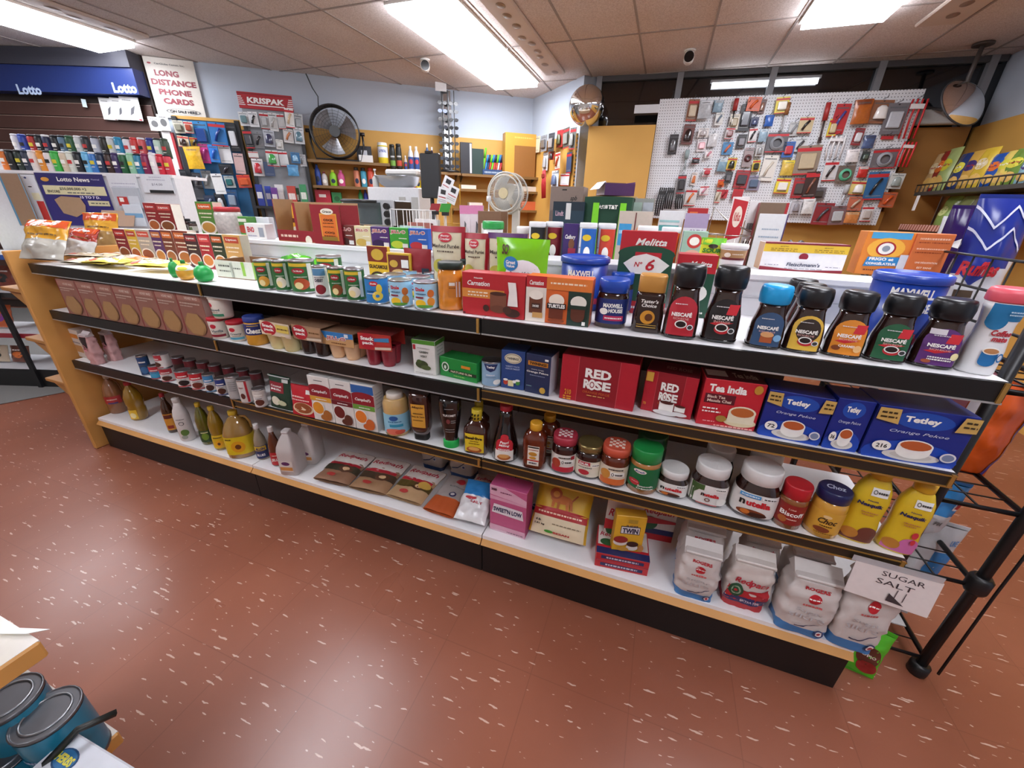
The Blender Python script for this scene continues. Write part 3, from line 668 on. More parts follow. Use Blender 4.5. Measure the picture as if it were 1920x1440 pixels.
vessel('creamer_bottle', 'tall white and blue creamer bottle with coral pink lid', 'bottle', (1776, 1858, 700, 537), ZT, [(.9, 0), (.98, .01), (1, .04), (.97, .3), (.86, .45), (.84, .6), (.95, .76), (.97, .84)], M('#e7e8ea', rough=.25, var=.02), [(1.0, .84), (1.06, .855), (1.06, .94), (.98, .985), (.8, 1.)], M('#dd5a68', rough=.35), (.06, .83, None),
    [('r', .0, .76, 1, 1, '#1f74a8'), ('e', .3, .74, .3, .12, '#1f74a8'), ('t', .6, .58, .62, .09, 'Coffee', '#b02330', 2, .2), ('t', .62, .49, .48, .075, 'mate', '#b02330', 2, .2), ('r', .28, .14, .8, .3, '#1f6fae'), ('e', .54, .14, .26, .07, '#1f6fae'), ('e', .54, .31, .27, .055, W1), ('e', .54, .31, .23, .04, '#b98252'), ('o', .88, .22, .1, .07, .35, '#1f6fae'), ('l', .5, .9, .9, .02, '#bfe0f0'), ('l', .5, .86, .9, .02, '#bfe0f0')], e=2.4, parts=('bottle', 'lid', 'label'), labw=1.85)
# ---- standing behind the front row
carton('filter_box', 'large red and green coffee filter box marked number six', 'box', ((1147, 583), (1243, 592), (1156, 432), ZT), .06, '#1d4a36', [
    ('r', 0, .76, 1, 1, '#b9222e'), ('e', .5, .74, .52, .1, '#1d4a36'), ('r', .3, .64, .78, .76, '#b9222e'), ('p', [(.1, .62), (.28, .71), (.5, .745), (.72, .71), (.95, .62), (.78, .5), (.28, .5)], '#e9e6e0'), ('t', .56, .88, .56, .08, 'Melitta', W1, 1, .3), ('t', .38, .615, .15, .06, 'Nº', '#b9222e', 1, .2), ('t', .6, .615, .16, .14, '6', '#b9222e', 1, .2), ('r', 0, .0, 1, .16, '#b9222e'), ('l', .1, .08, .9, .03, W1)], side='#b9222e', top='#b9222e')
carton('filter_box', 'smaller red and green coffee filter box behind the red label jar', 'box', ((1252, 590), (1322, 597), (1259, 476), ZT), .08, '#1d4a36', [('r', 0, .72, 1, 1, '#b9222e'), ('t', .6, .86, .55, .08, 'Melitta', W1, 1, .3), ('e', .5, .4, .4, .16, '#e9e6e0'), ('l', .1, .08, .9, .03, W1)], side='#b9222e', top='#b9222e')
def stand(u, v, y, z=ZT):                      # a point of a standing face, at depth y
    P = at(u, v, y=y); return P
def upright(u0, u1, vt, y, z):
    a = at(u0, vt, y=y); b = at(u1, vt, y=y); return Vector(((a.x+b.x)/2, y, z)), b.x-a.x, (a.z+b.z)/2-z
c, w_, h = upright(931, 1032, 447, .19, ZT)
pouch('nut_pouch', 'bright lime green pouch of pistachios with white label', 'pouch', c, w_, h, .07, (0, 0, 0), foil('#79c41f'), [('e', .58, .52, .34, .2, '#eef0f4'), ('r', .24, .3, .92, .52, '#eef0f4'), ('e', .34, .66, .15, .1, '#2f7fbd'), ('t', .34, .68, .2, .05, 'Great', W1, 1), ('t', .34, .63, .18, .04, 'Value', W1, 1), ('t', .58, .54, .46, .04, 'Roasted Salted', '#222', 1), ('t', .66, .47, .34, .04, 'Pistachios', '#333', 0, .2), ('t', .22, .85, .14, .14, 'SO', '#4a2415', 2), ('e', .24, .42, .05, .07, '#4a2415')], seed=3, wr=.006)
POT = 'pouches of instant mashed potato'
for i, (u0, u1, vt, lb_) in enumerate(((808, 873, 424, 'red bordered mashed potato pouch with a plain red top band'), (871, 917, 437, 'red bordered mashed potato pouch squeezed between its two neighbours'), (915, 990, 437, 'mashed potato pouch with purple top band behind the lime pouch'))):
    c, w_, h = upright(u0, u1, vt, .26, ZT); cc = '#a32030' if i < 2 else '#5a2a66'
    pouch('potato_pouch', lb_, 'pouch', c, w_, h, .05, (0, 0, 0), '#d8cfb2', [('r', 0, .92, 1, 1, cc), ('r', 0, 0, .05, .92, '#b32838'), ('r', .93, 0, 1, .92, '#b32838'), ('e', .48, .85, .2, .065, '#c4283a'), ('t', .48, .87, .26, .03, 'Betty', W1, 1, .2), ('t', .48, .83, .3, .03, 'Crocker', W1, 1, .2), ('t', .49, .735, .8, .05, 'Mashed Purée', '#3a2a22', 1), ('l', .25, .66, .75, .02, '#5a4a3a'), ('e', .3, .45, .22, .1, '#b9b04a'), ('e', .65, .2, .16, .08, '#7a4a24')], group=POT, seed=i*2.1, wr=.005)
GU = [('t', .5, .72, .6, .07, 'CLUB HOUSE', '#7a2020', 1), ('e', .5, .8, .3, .14, '#c9a53a'), ('t', .5, .5, .9, .1, 'GUACAMOLE', '#3a2010', 2), ('e', .45, .2, .4, .18, '#3a2418'), ('e', .45, .2, .3, .13, '#9db35a')]
c, w_, h = upright(687, 725, 462, .3, ZT)
carton('seasoning_box', 'yellow and brown guacamole seasoning packet standing before the white riser', 'packet', (c, w_, h, 0), .02, '#e0b628', [('r', 0, .62, 1, 1, '#7d2a1c')]+GU)
c, w_, h = upright(724, 768, 474, .285, ZT)
carton('seasoning_packet', 'yellow edged brown seasoning packet leaning right of the guacamole packet', 'packet', (c, w_, h, 0), .012, '#d9b236', [('r', .06, .3, .94, .94, '#6e2a1c'), ('e', .5, .36, .4, .2, '#d8b070'), ('r', .62, .6, .92, .82, W1), ('e', .3, .7, .18, .1, '#caa23e'), ('t', .5, .2, .7, .07, 'TACO SALAD', '#4a1c10', 1)])
c, w_, h = upright(757, 808, 466, .31, ZT)
pouch('seasoning_pouch', 'dark red seasoning pouch beside the brown seasoning packet', 'pouch', c, w_, h, .03, (0, 0, 0), '#8e1f28', [('l', .3, .4, .7, .1, '#f0d0c8'), ('r', .7, .25, .95, .55, '#2a3440')], wr=.004)
# green bags lying behind the cans
for i, (u0, u1, vb, vt, lb_) in enumerate(((520, 592, 512, 459, 'crumpled green foil bag lying behind the tall green cans'), (585, 650, 513, 462, 'crumpled green foil bag lying behind the small cherry can'))):
    a = at(u0, vb, z=ZT); b = at(u1, vb, z=ZT); b.y = a.y
    pouch('snack_bag', lb_, 'bag', ((a+b)/2+Vector((0, 0.0, .035)), ), 1, 1, 1, None, None) if False else pouch('snack_bag', lb_, 'bag', (a+b)/2+Vector((0, -.02, .03)), (b-a).length, .12, .06, (R_(-72), 0, 0), foil('#57b326'), [('r', .2, .3, .8, .5, '#2c7a1e'), ('e', .5, .6, .2, .12, '#dfe8c8')], group='green foil bags', seed=i*4+1, wr=.02, crimp='#3d8a1c')
# open cardboard tray
a, b, w_, rz, h = box_at((409, 519), (478, 526), (413, 487), ZT)
t = thing('cardboard_tray', 'open shallow white and green cardboard tray left of the green cans', 'box', (a+b)/2, rz)
tr = MB(); tw = '#d5d8c9'; tk = '#8d6a4a'; d_ = .17; th = .003
tr.box(-w_/2, w_/2, 0, d_, 0, th, tk); tr.box(-w_/2, w_/2, 0, th, th, h, tw, faces=dict(b=tk)); tr.box(-w_/2, w_/2, d_-th, d_, th, h, tw, faces=dict(f=tk))
tr.box(-w_/2, -w_/2+th, th, d_-th, th, h, tw, faces=dict(r=tk)); tr.box(w_/2-th, w_/2, th, d_-th, th, h, '#8fbf4a', faces=dict(l=tk))
art(tr, [('r', .72, .2, .8, 1, '#8fbf4a'), ('l', .1, .7, .45, .1, '#5a5f58'), ('l', .1, .4, .4, .08, '#6a6f68'), ('l', .5, .6, .7, .08, '#6a6f68'), ('r', .42, .05, .47, .9, '#a8aca0')], flat(0), w_, h); tr.build('tray', t)
# honey jar, antacid box, soup boxes on and before the riser (left end)
vessel('honey_jar', 'glass jar of pale yellow spread with gold lid and orange label', 'jar', (462, 505, 487, 434), ZT+.0, [(.92, 0), (1, .03), (1, .68), (.9, .78), (.86, .82)], M('#b98f42', rough=.12, coat=1., var=.08), [(.9, .8), (.93, .81), (.93, .97), (.88, 1)], M('#c5b27a', rough=.25, metal=.5), (.1, .5, None), [('r', .1, 0, .75, .95, '#c8552a'), ('r', .1, .6, .75, .95, '#a82a24'), ('r', .78, 0, .98, 1, '#cfc6a8'), ('l', .15, .3, .7, .1, '#f0e0b0')], parts=('jar', 'lid', 'label'))
c, w_, h = upright(457, 495, 419, RY+.02, ZR)
carton('antacid_box', 'small white box with red lettering lying on the riser above the gold lidded jar', 'box', (c, w_, h, 0), .05, '#e9e8e6', [('t', .28, .6, .34, .36, 'ENO', '#c2273a', 2), ('r', .66, .15, .9, .75, '#9aa3b0'), ('l', .1, .2, .55, .08, '#aab')])
SOUPG = 'soup boxes at the left end of the top deck'
def soup(label, u0, u1, vt, col, tag_, bowl, y, z, dd=.045):
    c, w_, h = upright(u0, u1, vt, y, z)
    carton('soup_box', label, 'box', (c, w_, h, 0), dd, col, [('r', .1, .78, .9, .94, tag_), ('t', .5, .86, .6, .07, 'Lipton', W1, 1), ('l', .12, .66, .88, .04, '#f0e2c8'), ('e', .5, .24, .46, .2, '#e6ddd0'), ('e', .5, .25, .38, .15, bowl), ('l', .2, .55, .8, .03, '#f0e2c8')], side='#d9d2c4', top='#d9d2c4', group=SOUPG)
for u0, u1, col, tg_, bw, nm in ((209, 231, '#7d1f26', '#b3362e', '#8a4a22', 'dark red soup box at the left end of the front soup row'), (232, 251, '#c6a63c', '#a83a2a', '#a35a24', 'mustard yellow soup box beside the leftmost dark red one'), (251, 277, '#a9a096', '#c24a3a', '#8a4420', 'grey soup box in the front soup row'), (278, 298, '#4f2a5e', '#b36a3a', '#b8772e', 'purple soup box in the front soup row'), (298, 319, '#6e3524', '#c66a32', '#9a5a24', 'brown soup box next to the purple soup box'), (320, 349, '#7a3222', '#c66a32', '#a86428', 'wider brown soup box in the middle of the front soup row')):
    soup(nm, u0, u1, 429+(u0-209)*.03, col, tg_, bw, .3, ZT)
for u0, u1, col, tg_, bw, nm in ((342, 366, '#3a1d22', '#8a2a30', '#b8602c', 'near black soup box with red tag in the front soup row'), (367, 390, '#a3202c', '#c84a4a', '#c87a34', 'bright red soup box in the front soup row'), (391, 414, '#23301c', '#b85a2a', '#b8702c', 'dark green soup box in the front soup row'), (415, 447, '#c89a58', '#b3402a', '#d8a050', 'tan soup box at the right end of the front soup row')):
    soup(nm, u0, u1, 438+(u0-342)*.03, col, tg_, bw, .29, ZT)
for u0, u1, vt, col, tg_, bw, nm in ((266, 289, 380, '#8a2024', '#a8322e', '#a85a2a', 'red soup box at the left of the upper soup row on the riser'), (289, 318, 382, '#84201f', '#b3403a', '#7a4420', 'red soup box with pale side, upper soup row on the riser'), (364, 396, 378, '#4c7a2e', '#c65a2a', '#b8863c', 'tall green soup box standing on the riser')):
    soup(nm, u0, u1, vt, col, tg_, bw, RY+.02, ZR, .05)
c, w_, h = upright(404, 437, 388, RY+.05, ZR)
vessel('spice_jar', 'clear glass jar with red cap on the riser beside the green soup box', 'jar', (Vector((c.x, RY+.06, ZR)), w_/2, h), ZR, BODY, M('#b9b3ae', rough=.1, var=.3, scale=80), [(.88, .84), (.92, .85), (.92, .98), (.86, 1)], '#a8242c', parts=('jar', 'lid', 'label'))
c, w_, h = upright(440, 462, 406, RY+.06, ZR)
carton('tea_carton', 'green and red carton beside the white antacid box on the riser', 'box', (c, w_, h, 0), .05, '#4e8a3c', [('e', .5, .4, .4, .2, '#a8402c'), ('r', .1, .75, .9, .9, '#dfe0d0')])
c, w_, h = upright(462, 503, 407, RY+.11, ZR)
carton('white_carton', 'plain pale grey carton flap standing behind the antacid box', 'box', (c, w_, h, 0), .03, '#cfd2d6')
for i in range(4):
    c, w_, h = upright(322+i*11, 331+i*11, 400+i*5, RY+.1, ZR)
    vessel('spice_jar', 'tiny dark spice jar on the riser, '+['nearest the pale sided red box', 'second from the pale sided red box', 'third from the pale sided red box', 'touching the green soup box'][i], 'jar', (Vector((c.x, c.y, ZR)), w_/2, h), ZR, BODY, M('#3a2a28', rough=.2), [(.88, .84), (.92, .85), (.92, .98), (.86, 1)], '#1c1b1b', (.2, .6, '#8e8a80'), [('r', .1, .2, .9, .8, '#44502f')], group='dark spice jars', parts=('jar', 'lid', 'label'))
# bags and flat packs at the left end
for (u0, u1, vb, vt, lb_, c0, c1, rx) in ((6, 112, 497, 420, 'gold topped bag of snacks at the very left end of the deck', '#c9922e', '#a8a49a', -30), (96, 168, 488, 436, 'silver bag of snacks between the two gold bags', '#9a3a30', '#c9cac8', -30), (140, 220, 476, 411, 'gold and brown bag of snacks beside the soup boxes', '#d8a23a', '#a2814f', -14)):
    a = at(u0, vb, z=ZT); b = at(u1, vb, z=ZT); hh = rise((a+b)/2+Vector((0, .06, 0)), vt)*1.08
    pouch('snack_bag', lb_, 'bag', (a+b)/2+Vector((.03, .03, .025)), (b-a).length*1.12, hh, .05, (R_(rx), 0, math.atan2(b.y-a.y, b.x-a.x)*.4), foil(c1), [('r', .02, .78, .98, .98, foil('#c8542c')), ('e', .55, .88, .25, .05, W1), ('l', .2, .6, .8, .04, '#7a5a2a')], band=(lambda c0, c1: lambda u, v: foil(c0) if v > .52 else foil(c1))(c0, c1), seed=u0*.1, wr=.026)
FQ = (((120, 488, 208, 494), '#c9b48a', 'tan flat packet lowest beside the gold and brown bag'), ((182, 478, 262, 486), '#d8923a', 'orange flat packet nearest the yellow soup box'), ((228, 478, 318, 488), '#e0a048', 'orange and white flat packet overlapping its neighbours before the grey soup box'), ((285, 488, 356, 497), '#e3d8b8', 'cream flat packet behind the green lime squeezer'), ((160, 500, 232, 507), '#dccb50', 'dull yellow flat packet at the deck edge, second from the wooden panel'))
FP = 'flat yellow packets spread on the top deck'
for i, (pts, c_, lb_) in enumerate((((112, 492, 190, 500), '#d9cfb0', 'pale flat packet under the silver snack bag'), ((160, 484, 262, 496), '#d88a3a', 'orange flat packet in front of the soup boxes'), ((150, 498, 214, 505), '#e3cf3c', 'yellow flat packet at the deck edge, nearest the wooden end panel'), ((235, 503, 318, 514), '#e6d23a', 'yellow and white flat packet near the green lime squeezers'), ((210, 492, 300, 500), '#e0d8c0', 'white flat packet between the yellow ones'), ((255, 482, 345, 493), '#dc9a44', 'orange and white flat packet before the purple soup box'), ((345, 488, 412, 497), '#e6e2da', 'white flat packet behind the lime squeezers'))+FQ):
    u0, v0, u1, v1 = pts; a = at(u0, v1-4, z=ZT); b = at(u1, v1, z=ZT)
    P = (a+b)/2; wd = (b-a).length; rz = math.atan2(b.y-a.y, b.x-a.x)
    pouch('flat_packet', lb_, 'packet', P+Vector((0, 0, .012+.006*(i % 4))), wd, .075 if i > 4 else .11, .016, (R_(-86), 0, rz), c_, [('r', .25, .2, .8, .8, '#f2efe4'), ('e', .15, .3, .1, .2, '#c8502c'), ('l', .3, .6, .75, .08, '#9a8a5a')], group=FP, seed=i*1.7, wr=.011)
LEM = [(.3, 0), (.7, .04), (.95, .2), (1, .38), (.9, .6), (.6, .76), (.34, .82)]
for px, c_, lb_ in (((320, 342, 521, 483), '#1f8f3f', 'green plastic lime squeezer behind the yellow one'), ((334, 371, 526, 486), '#e0a43a', 'yellow plastic lemon squeezer with a white collar label'), ((367, 406, 530, 489), '#1f9a48', 'green plastic lime squeezer in front, right of the yellow one')):
    t = vessel('juice_squeezer', lb_, 'bottle', px, ZT, LEM, M(c_, rough=.35), [(.24, .8), (.26, .82), (.26, .96), (.2, 1.0)], '#1f7f38', (.5, .74, W1 if 'yellow plastic' in lb_ else None), [('e', .5, .4, .4, .4, '#d6d24a')] if 'yellow plastic' in lb_ else [], parts=('bottle', 'cap', 'label'), group='plastic citrus squeezers')
# ---- on the riser
for i, (u0, u1, c_, f_, lb_) in enumerate(((631, 662, '#6a2a24', '#3c1a16', 'brown chocolate pudding box'), (663, 694, '#d8cba0', '#c2a24e', 'cream vanilla pudding box'), (694, 729, '#4b2a6a', '#2e1446', 'purple grape jelly box'), (729, 765, '#3a9a34', '#b6cc3c', 'green lime jelly box'), (765, 802, '#2a5fb8', '#b8323e', 'blue jelly box'))):
    c, w_, h = upright(u0, u1-.5, 422+i*1.6, RY+.012, ZR)
    carton('jelly_box', lb_+' standing in the row on the riser', 'box', (c, w_, h, 0), .03, c_, [('t', .46, .78, .82, .22, 'JELL·O', W1, 4), ('t', .46, .78, .77, .17, 'JELL·O', '#b3202e', 1), ('e', .4, .2, .34, .18, f_), ('l', .5, .5, .92, .04, W1), ('r', .68, .06, .96, .26, '#dcdcdc')], group='jelly and pudding boxes')
# soup display box, open, with cone bags
c, w_, h = upright(506, 632, 374, RY+.0, ZR); h = max(h, .12)
t = thing('display_box', 'open dark red soup display box with an orange printed flap', 'box', (c.x, RY+.006, ZR), 0)
d_ = .12; dr = '#8d1f2a'; kr = '#b08d68'; bx = MB()
bx.box(-w_/2, w_/2, 0, d_, 0, .003, kr); bx.box(-w_/2, w_/2, d_-.003, d_, .003, h*.95, kr); bx.box(-w_/2, w_*.08, 0, .003, .003, h*.28, dr, faces=dict(b=kr))
bx.box(-w_/2, -w_/2+.003, 0.003, d_-.003, .003, h*1.0, dr, faces=dict(r=kr)); bx.box(w_/2-.003, w_/2, .003, d_-.003, .003, h*.9, dr, faces=dict(l=kr)); bx.box(-w_*.2, -w_*.16, .003, d_*.8, .003, h*.92, kr, faces=dict(f=dr, t=dr))
art(bx, [('l', .05, .5, .32, .2, '#e8c8b8'), ('e', .48, .2, .05, .4, '#eadfce')], flat(0), w_, h*.28); bx.build('carton', t)
fl = MB(); fl.box(w_*.08, w_/2, -.004, -.001, .0, h*.9, dr); Wf = w_*.42
art(fl, [('r', .3, .1, .88, .78, '#d9a23a'), ('r', .33, .13, .85, .75, '#d8702c'), ('e', .58, .83, .22, .08, '#e6dccb'), ('t', .58, .83, .3, .06, 'Grace', '#2a2a2a', 1, .2), ('t', .6, .62, .34, .06, 'COCK', '#3a1a10', 2), ('l', .4, .54, .78, .02, '#5a2a14'), ('l', .4, .45, .78, .02, '#5a2a14'), ('t', .6, .3, .34, .06, 'COQ', '#3a1a10', 2), ('l', .4, .22, .78, .02, '#5a2a14'), ('r', .33, .1, .85, .2, '#8a6a24')], lambda x, z, o: (w_*.29+x, -.004-o, z), Wf, h*.9); fl.build('flap', t)
for i, dx in enumerate((-.33, -.02)):
    P = Vector((c.x+w_*dx, RY+.07, ZR+.004)); pouch('soup_packet', 'yellow soup packet inside the open red display box, '+('left compartment' if i == 0 else 'beside the orange flap'), 'packet', P, w_*.16, h*.86, .03, (0, 0, 0), '#d8a02c', [('e', .5, .25, .4, .14, '#e6e0d2'), ('r', .1, .5, .9, .62, '#5a2414')], taper=.5, seed=i+5, wr=.004, group='soup packets in the display box')
# yeast box, tubs, candy bag, baking soda boxes on the riser (right part)
carton('yeast_box', 'long white and yellow yeast box with maroon base stripe', 'box', ((1422, 504.5), (1577, 513), (1434, 453), ZR), .06, '#e9e8ea', [
    ('r', 0, .66, 1, .94, '#e2bd3a'), ('r', 0, .94, 1, 1, '#7d1c2c'), ('p', [(0, 0), (1, 0), (1, .1), (.5, .04), (0, .13)], '#8a1f30'), ('e', .5, .52, .055, .13, '#8a1f30'), ('r', .44, .36, .56, .44, '#e9e8ea'), ('t', .52, .24, .4, .13, "Fleischmann's", '#1c2a4a', 1, .15), ('t', .24, .86, .1, .03, 'IMPORTANT', '#4a2a10', 1), ('t', .76, .86, .1, .03, 'IMPORTANT', '#4a2a10', 1), ('l', .08, .78, .4, .02, '#7a5a20'), ('l', .6, .78, .95, .02, '#7a5a20'), ('l', .08, .72, .4, .02, '#7a5a20'), ('l', .6, .72, .95, .02, '#7a5a20'), ('l', .05, .2, .22, .02, '#778'), ('l', .78, .2, .95, .02, '#778'), ('l', .3, .1, .75, .015, '#556')], side='#c9a487', top='#7d1c2c')
vessel('plastic_tub', 'white plastic tub with tan and maroon band beside the yeast box', 'tub', (lambda c, w_, h: (Vector((c.x, RY+.05, ZR)), w_/2*.9, h))(*upright(1350, 1408, 457, RY+.05, ZR)), ZR, [(.82, 0), (.86, .03), (.98, .82)], '#e6e3e4', [(1.0, .82), (1.05, .84), (1.05, .95), (1., 1)], '#eceaea', (.42, .78, '#b38a5e'), [('r', 0, 0, 1, .22, '#6e2a30'), ('e', .2, .5, .14, .24, '#efe4d4'), ('l', .4, .6, .9, .1, '#efe4d4')], parts=('tub', 'lid', 'label'))
c, w_, h = upright(1316, 1364, 446, RY+.06, ZR)
pouch('candy_bag', 'yellow and green sour candy bag standing on the riser', 'bag', c, w_, h, .03, (0, 0, 0), '#d8dc2c', [('r', 0, .78, 1, 1, '#6cc22c'), ('t', .5, .6, .8, .14, 'SOUR', '#2a7a24', 2), ('t', .5, .42, .8, .12, 'PATCH', '#c87a1c', 2), ('t', .5, .28, .6, .11, 'KIDS', '#2a1a10', 2), ('e', .5, .74, .2, .07, '#2a1a10')], seed=2, wr=.003)
BS = 'orange baking soda boxes'
carton('baking_soda_box', 'orange baking soda box showing a round red logo and blue banner', 'box', ((1600, 513), (1690, 519), (1621, 433), ZR), .07, '#dd8330', [('r', .1, .84, .9, .98, '#4aa3d2'), ('e', .47, .62, .38, .24, '#eeb040'), ('e', .47, .62, .2, .16, '#a8242c'), ('e', .47, .62, .16, .13, W1), ('e', .47, .62, .08, .07, '#8d96a2'), ('p', [(.12, .2), (.8, .24), (.84, .44), (.16, .42)], '#2f83c0'), ('t', .45, .38, .5, .07, 'FRIGO et', W1, 2), ('t', .47, .28, .62, .07, 'CONGÉLATEUR', W1, 2), ('r', .8, .04, 1, .5, '#c9cdd6'), ('l', .15, .12, .75, .03, '#6a2a20')], group=BS)
carton('baking_soda_box', 'orange baking soda box turned to its plain text side', 'box', ((1689, 519.5), (1757, 524), (1707, 437), ZR), .07, '#c96a35', [('l', .1, .88, .9, .04, '#e8b89a'), ('l', .1, .8, .4, .02, '#8a3a18'), ('l', .45, .8, .9, .02, '#8a3a18'), ('l', .1, .66, .9, .03, '#e8b89a'), ('l', .1, .58, .8, .02, '#8a3a18'), ('t', .5, .36, .6, .05, 'UNE DÉGUSTATION', '#f2d8c0', 1), ('t', .5, .24, .4, .04, 'EST SANS', '#f2d8c0', 1), ('t', .5, .15, .5, .04, 'PROBLÈMES', '#f2d8c0', 1), ('r', .55, .02, .8, .06, '#2a4a9a')], side='#c9603a', group=BS)
# ================================================================== second shelf
GRG = 'pinkish brown wafer crust boxes in a row'
gx = [(131, 588), (166, 594), (200, 600), (234, 606), (272, 613), (312, 620), (352, 627), (399, 635)]
gtop = [(93, 522), (122, 526), (152, 530), (184, 534), (220, 538), (256, 542), (293, 546), (331, 550)]
gn = ['leftmost, dark against the wooden end panel', 'second from the wooden end panel', 'third from the wooden end panel', 'fourth from the wooden end panel', 'fifth from the wooden end panel', 'sixth from the wooden end panel', 'seventh from the wooden end panel']
for i in range(7):
    carton('crust_box', 'pinkish brown wafer crust box, '+gn[i], 'box', (gx[i], (gx[i+1][0]-1, gx[i+1][1]), gtop[i], Z2), .06, '#8d5f52', [
        ('r', .0, 0, .03, 1, '#8a2c30'), ('r', .05, .82, .95, .96, '#a27264'), ('t', .6, .88, .5, .06, 'HONEY MAID', '#d9c6b8', 1), ('l', .1, .76, .9, .03, '#c9b2a2'), ('l', .1, .7, .6, .02, '#c9b2a2'), ('e', .5, .28, .42, .26, '#8f6a44'), ('p', [(.1, .28), (.3, .54), (.7, .54), (.9, .28), (.7, .06), (.3, .06)], '#a27c50')], side='#b9a29a', top='#6a4438', group=GRG)
TB = [(.8, 0), (.86, .03), (1, .84)]; TBL = [(1.02, .83), (1.06, .85), (1.06, .95), (1.0, .985), (.9, 1)]
FRG = 'frosting tubs with red lids'
def frost(lb_, px, z, low, txt=None, lid='#b3202e'):
    return vessel('frosting_tub', lb_, 'tub', px, z, TB, '#e3d9c8', TBL, lid, (.08, .8, '#e6dfd2'), [('e', .3, .72, .22, .14, '#c2273a'), ('t', .5, .42, .8, .16, txt or 'Creamy', '#2a4a54', 1), ('r', 0, .04, 1, .2, low), ('l', .2, .28, .8, .04, '#9a6a4a')], group=FRG, parts=('tub', 'lid', 'label'))
frost('red lidded frosting tub touching the last wafer box', (398, 434, 636, 590), Z2, '#8d2030', 'Vanilla')
frost('red lidded frosting tub with pale blue band, right of its twin', (433, 468, 641, 597), Z2, '#58a6c0')
P1, r1, h1 = round_at(398, 434, 636, Z2, 590); P2, r2, h2 = round_at(433, 468, 641, Z2, 597)
C = (P1+P2)/2; zz = Z2+max(h1, h2)+.001
frost('white whipped frosting tub stacked across two red lidded tubs', (Vector((C.x, C.y, zz)), .04, .095), zz, '#3f8a6a', 'whipped', '#e6ddd0')
vessel('cheese_jar', 'jar of orange cheese spread with dark blue label', 'jar', (466, 508, 648, 588), Z2, [(.9, 0), (1, .05), (1, .72), (.9, .8)], M('#d79a35', rough=.25), [(.92, .8), (.96, .82), (.96, .97), (.9, 1)], '#2a3f8a', (.38, .76, '#232a66'), [('t', .5, .4, .8, .5, 'Cheez', W1, 2, .2), ('l', .2, .85, .8, .08, '#c9a24a')], parts=('jar', 'lid', 'label'))
PUDG = 'paired pudding cup packs'
def cups(label, BL, BR, vt, sc_, cupc, items, z=Z2, dc=.075, group=PUDG, topc='#8a6a52'):
    a, b, w_, rz, h = box_at(BL, BR, (BL[0], vt), z); w_ -= .014
    t = thing('pudding_pack', label, 'pudding cups', (a+b)/2, rz, group); hs = h*.48
    for sx in (-.25, .25):
        for yy in (.27, .75):
            MB().lathe([(w_*.17, 0), (w_*.19, .01), (w_*.235, h*.55), (w_*.245, h*.56), (w_*.245, h*.58)], M(cupc, rough=.25), 18, cx=w_*sx, cy=dc*yy+.005).build('cup', t)
    s_ = MB(); y1 = dc+.012
    s_.box(-w_/2-.004, w_/2+.004, -.006, y1, h-.003, h, topc); s_.box(-w_/2-.004, w_/2+.004, -.008, -.006, h-hs, h, sc_); s_.box(-w_/2-.004, w_/2+.004, y1, y1+.002, h-hs, h, sc_)
    art(s_, items, lambda x, zz, o: (x, -.008-o, h-hs+zz), w_+.008, hs); s_.build('sleeve', t); return t
snk = lambda c: [('e', .28, .52, .26, .5, '#b01f2e'), ('t', .28, .7, .4, .24, 'Snack', W1, 2), ('t', .3, .4, .34, .24, 'pack', W1, 2), ('r', .56, .35, .98, .9, c), ('l', .6, .6, .95, .1, '#6a4a24'), ('p', [(.5, .05), (.99, .12), (.99, .28), (.5, .2)], '#d9c9b4')]
cups('pudding cup pack with red and butter yellow sleeve beside the cheese jar', (500, 651), (556, 663), 599, '#d9c8ae', '#e0cf96', snk('#d8bf5a'))
cups('pudding cup pack with red and brown sleeve over dark chocolate cups', (558, 661), (614, 672), 606, '#a68468', '#2f1c17', snk('#b08a68'))
cups('pudding cup pack with blue and tan sleeve over caramel cups', (612, 669), (672, 679), 618, '#c79a68', '#e0b488', [('p', [(0, 1), (1, 1), (1, .62), (.1, .5)], '#2f78b8'), ('t', .46, .52, .64, .4, 'JELL·O', W1, 4), ('t', .46, .52, .6, .31, 'JELL·O', '#b3202e', 1), ('l', .3, .2, .75, .07, '#6a3a18'), ('r', .74, .7, .86, .95, '#dfe6ea')])
cups('gelatin cup pack with red sleeve over clear red cups', (679, 683), (742, 691), 622, '#b8372e', '#8e2331', snk('#c03a34')+[('p', [(.5, .75), (.95, .85), (.95, .6), (.5, .55)], '#3f86b8')], topc='#7a2a28')
carton('tea_box', 'tall white green tea box with a dark green lid', 'box', ((776.5, 699), (818, 705.5), (770, 635.4), Z2), .07, '#dcdad4', [('r', 0, .88, 1, 1, '#4d8a2c'), ('r', .04, .72, .15, .86, '#a82030'), ('t', .5, .66, .4, .06, 'GREEN', '#2a3a2a', 1), ('t', .5, .54, .3, .06, 'VERT', '#2a3a2a', 1), ('e', .4, .3, .28, .12, '#3f4a2c'), ('e', .58, .22, .22, .07, '#55633a'), ('e', .3, .38, .12, .06, '#4a5a30'), ('l', .25, .78, .8, .015, '#777'), ('l', .1, .06, .9, .015, '#888')], top='#33402a', sideart=[('l', .2, .8, .8, .02, '#8a8a86'), ('l', .2, .7, .8, .02, '#8a8a86'), ('l', .2, .6, .8, .02, '#8a8a86'), ('r', 0, .88, 1, 1, '#4d8a2c')])
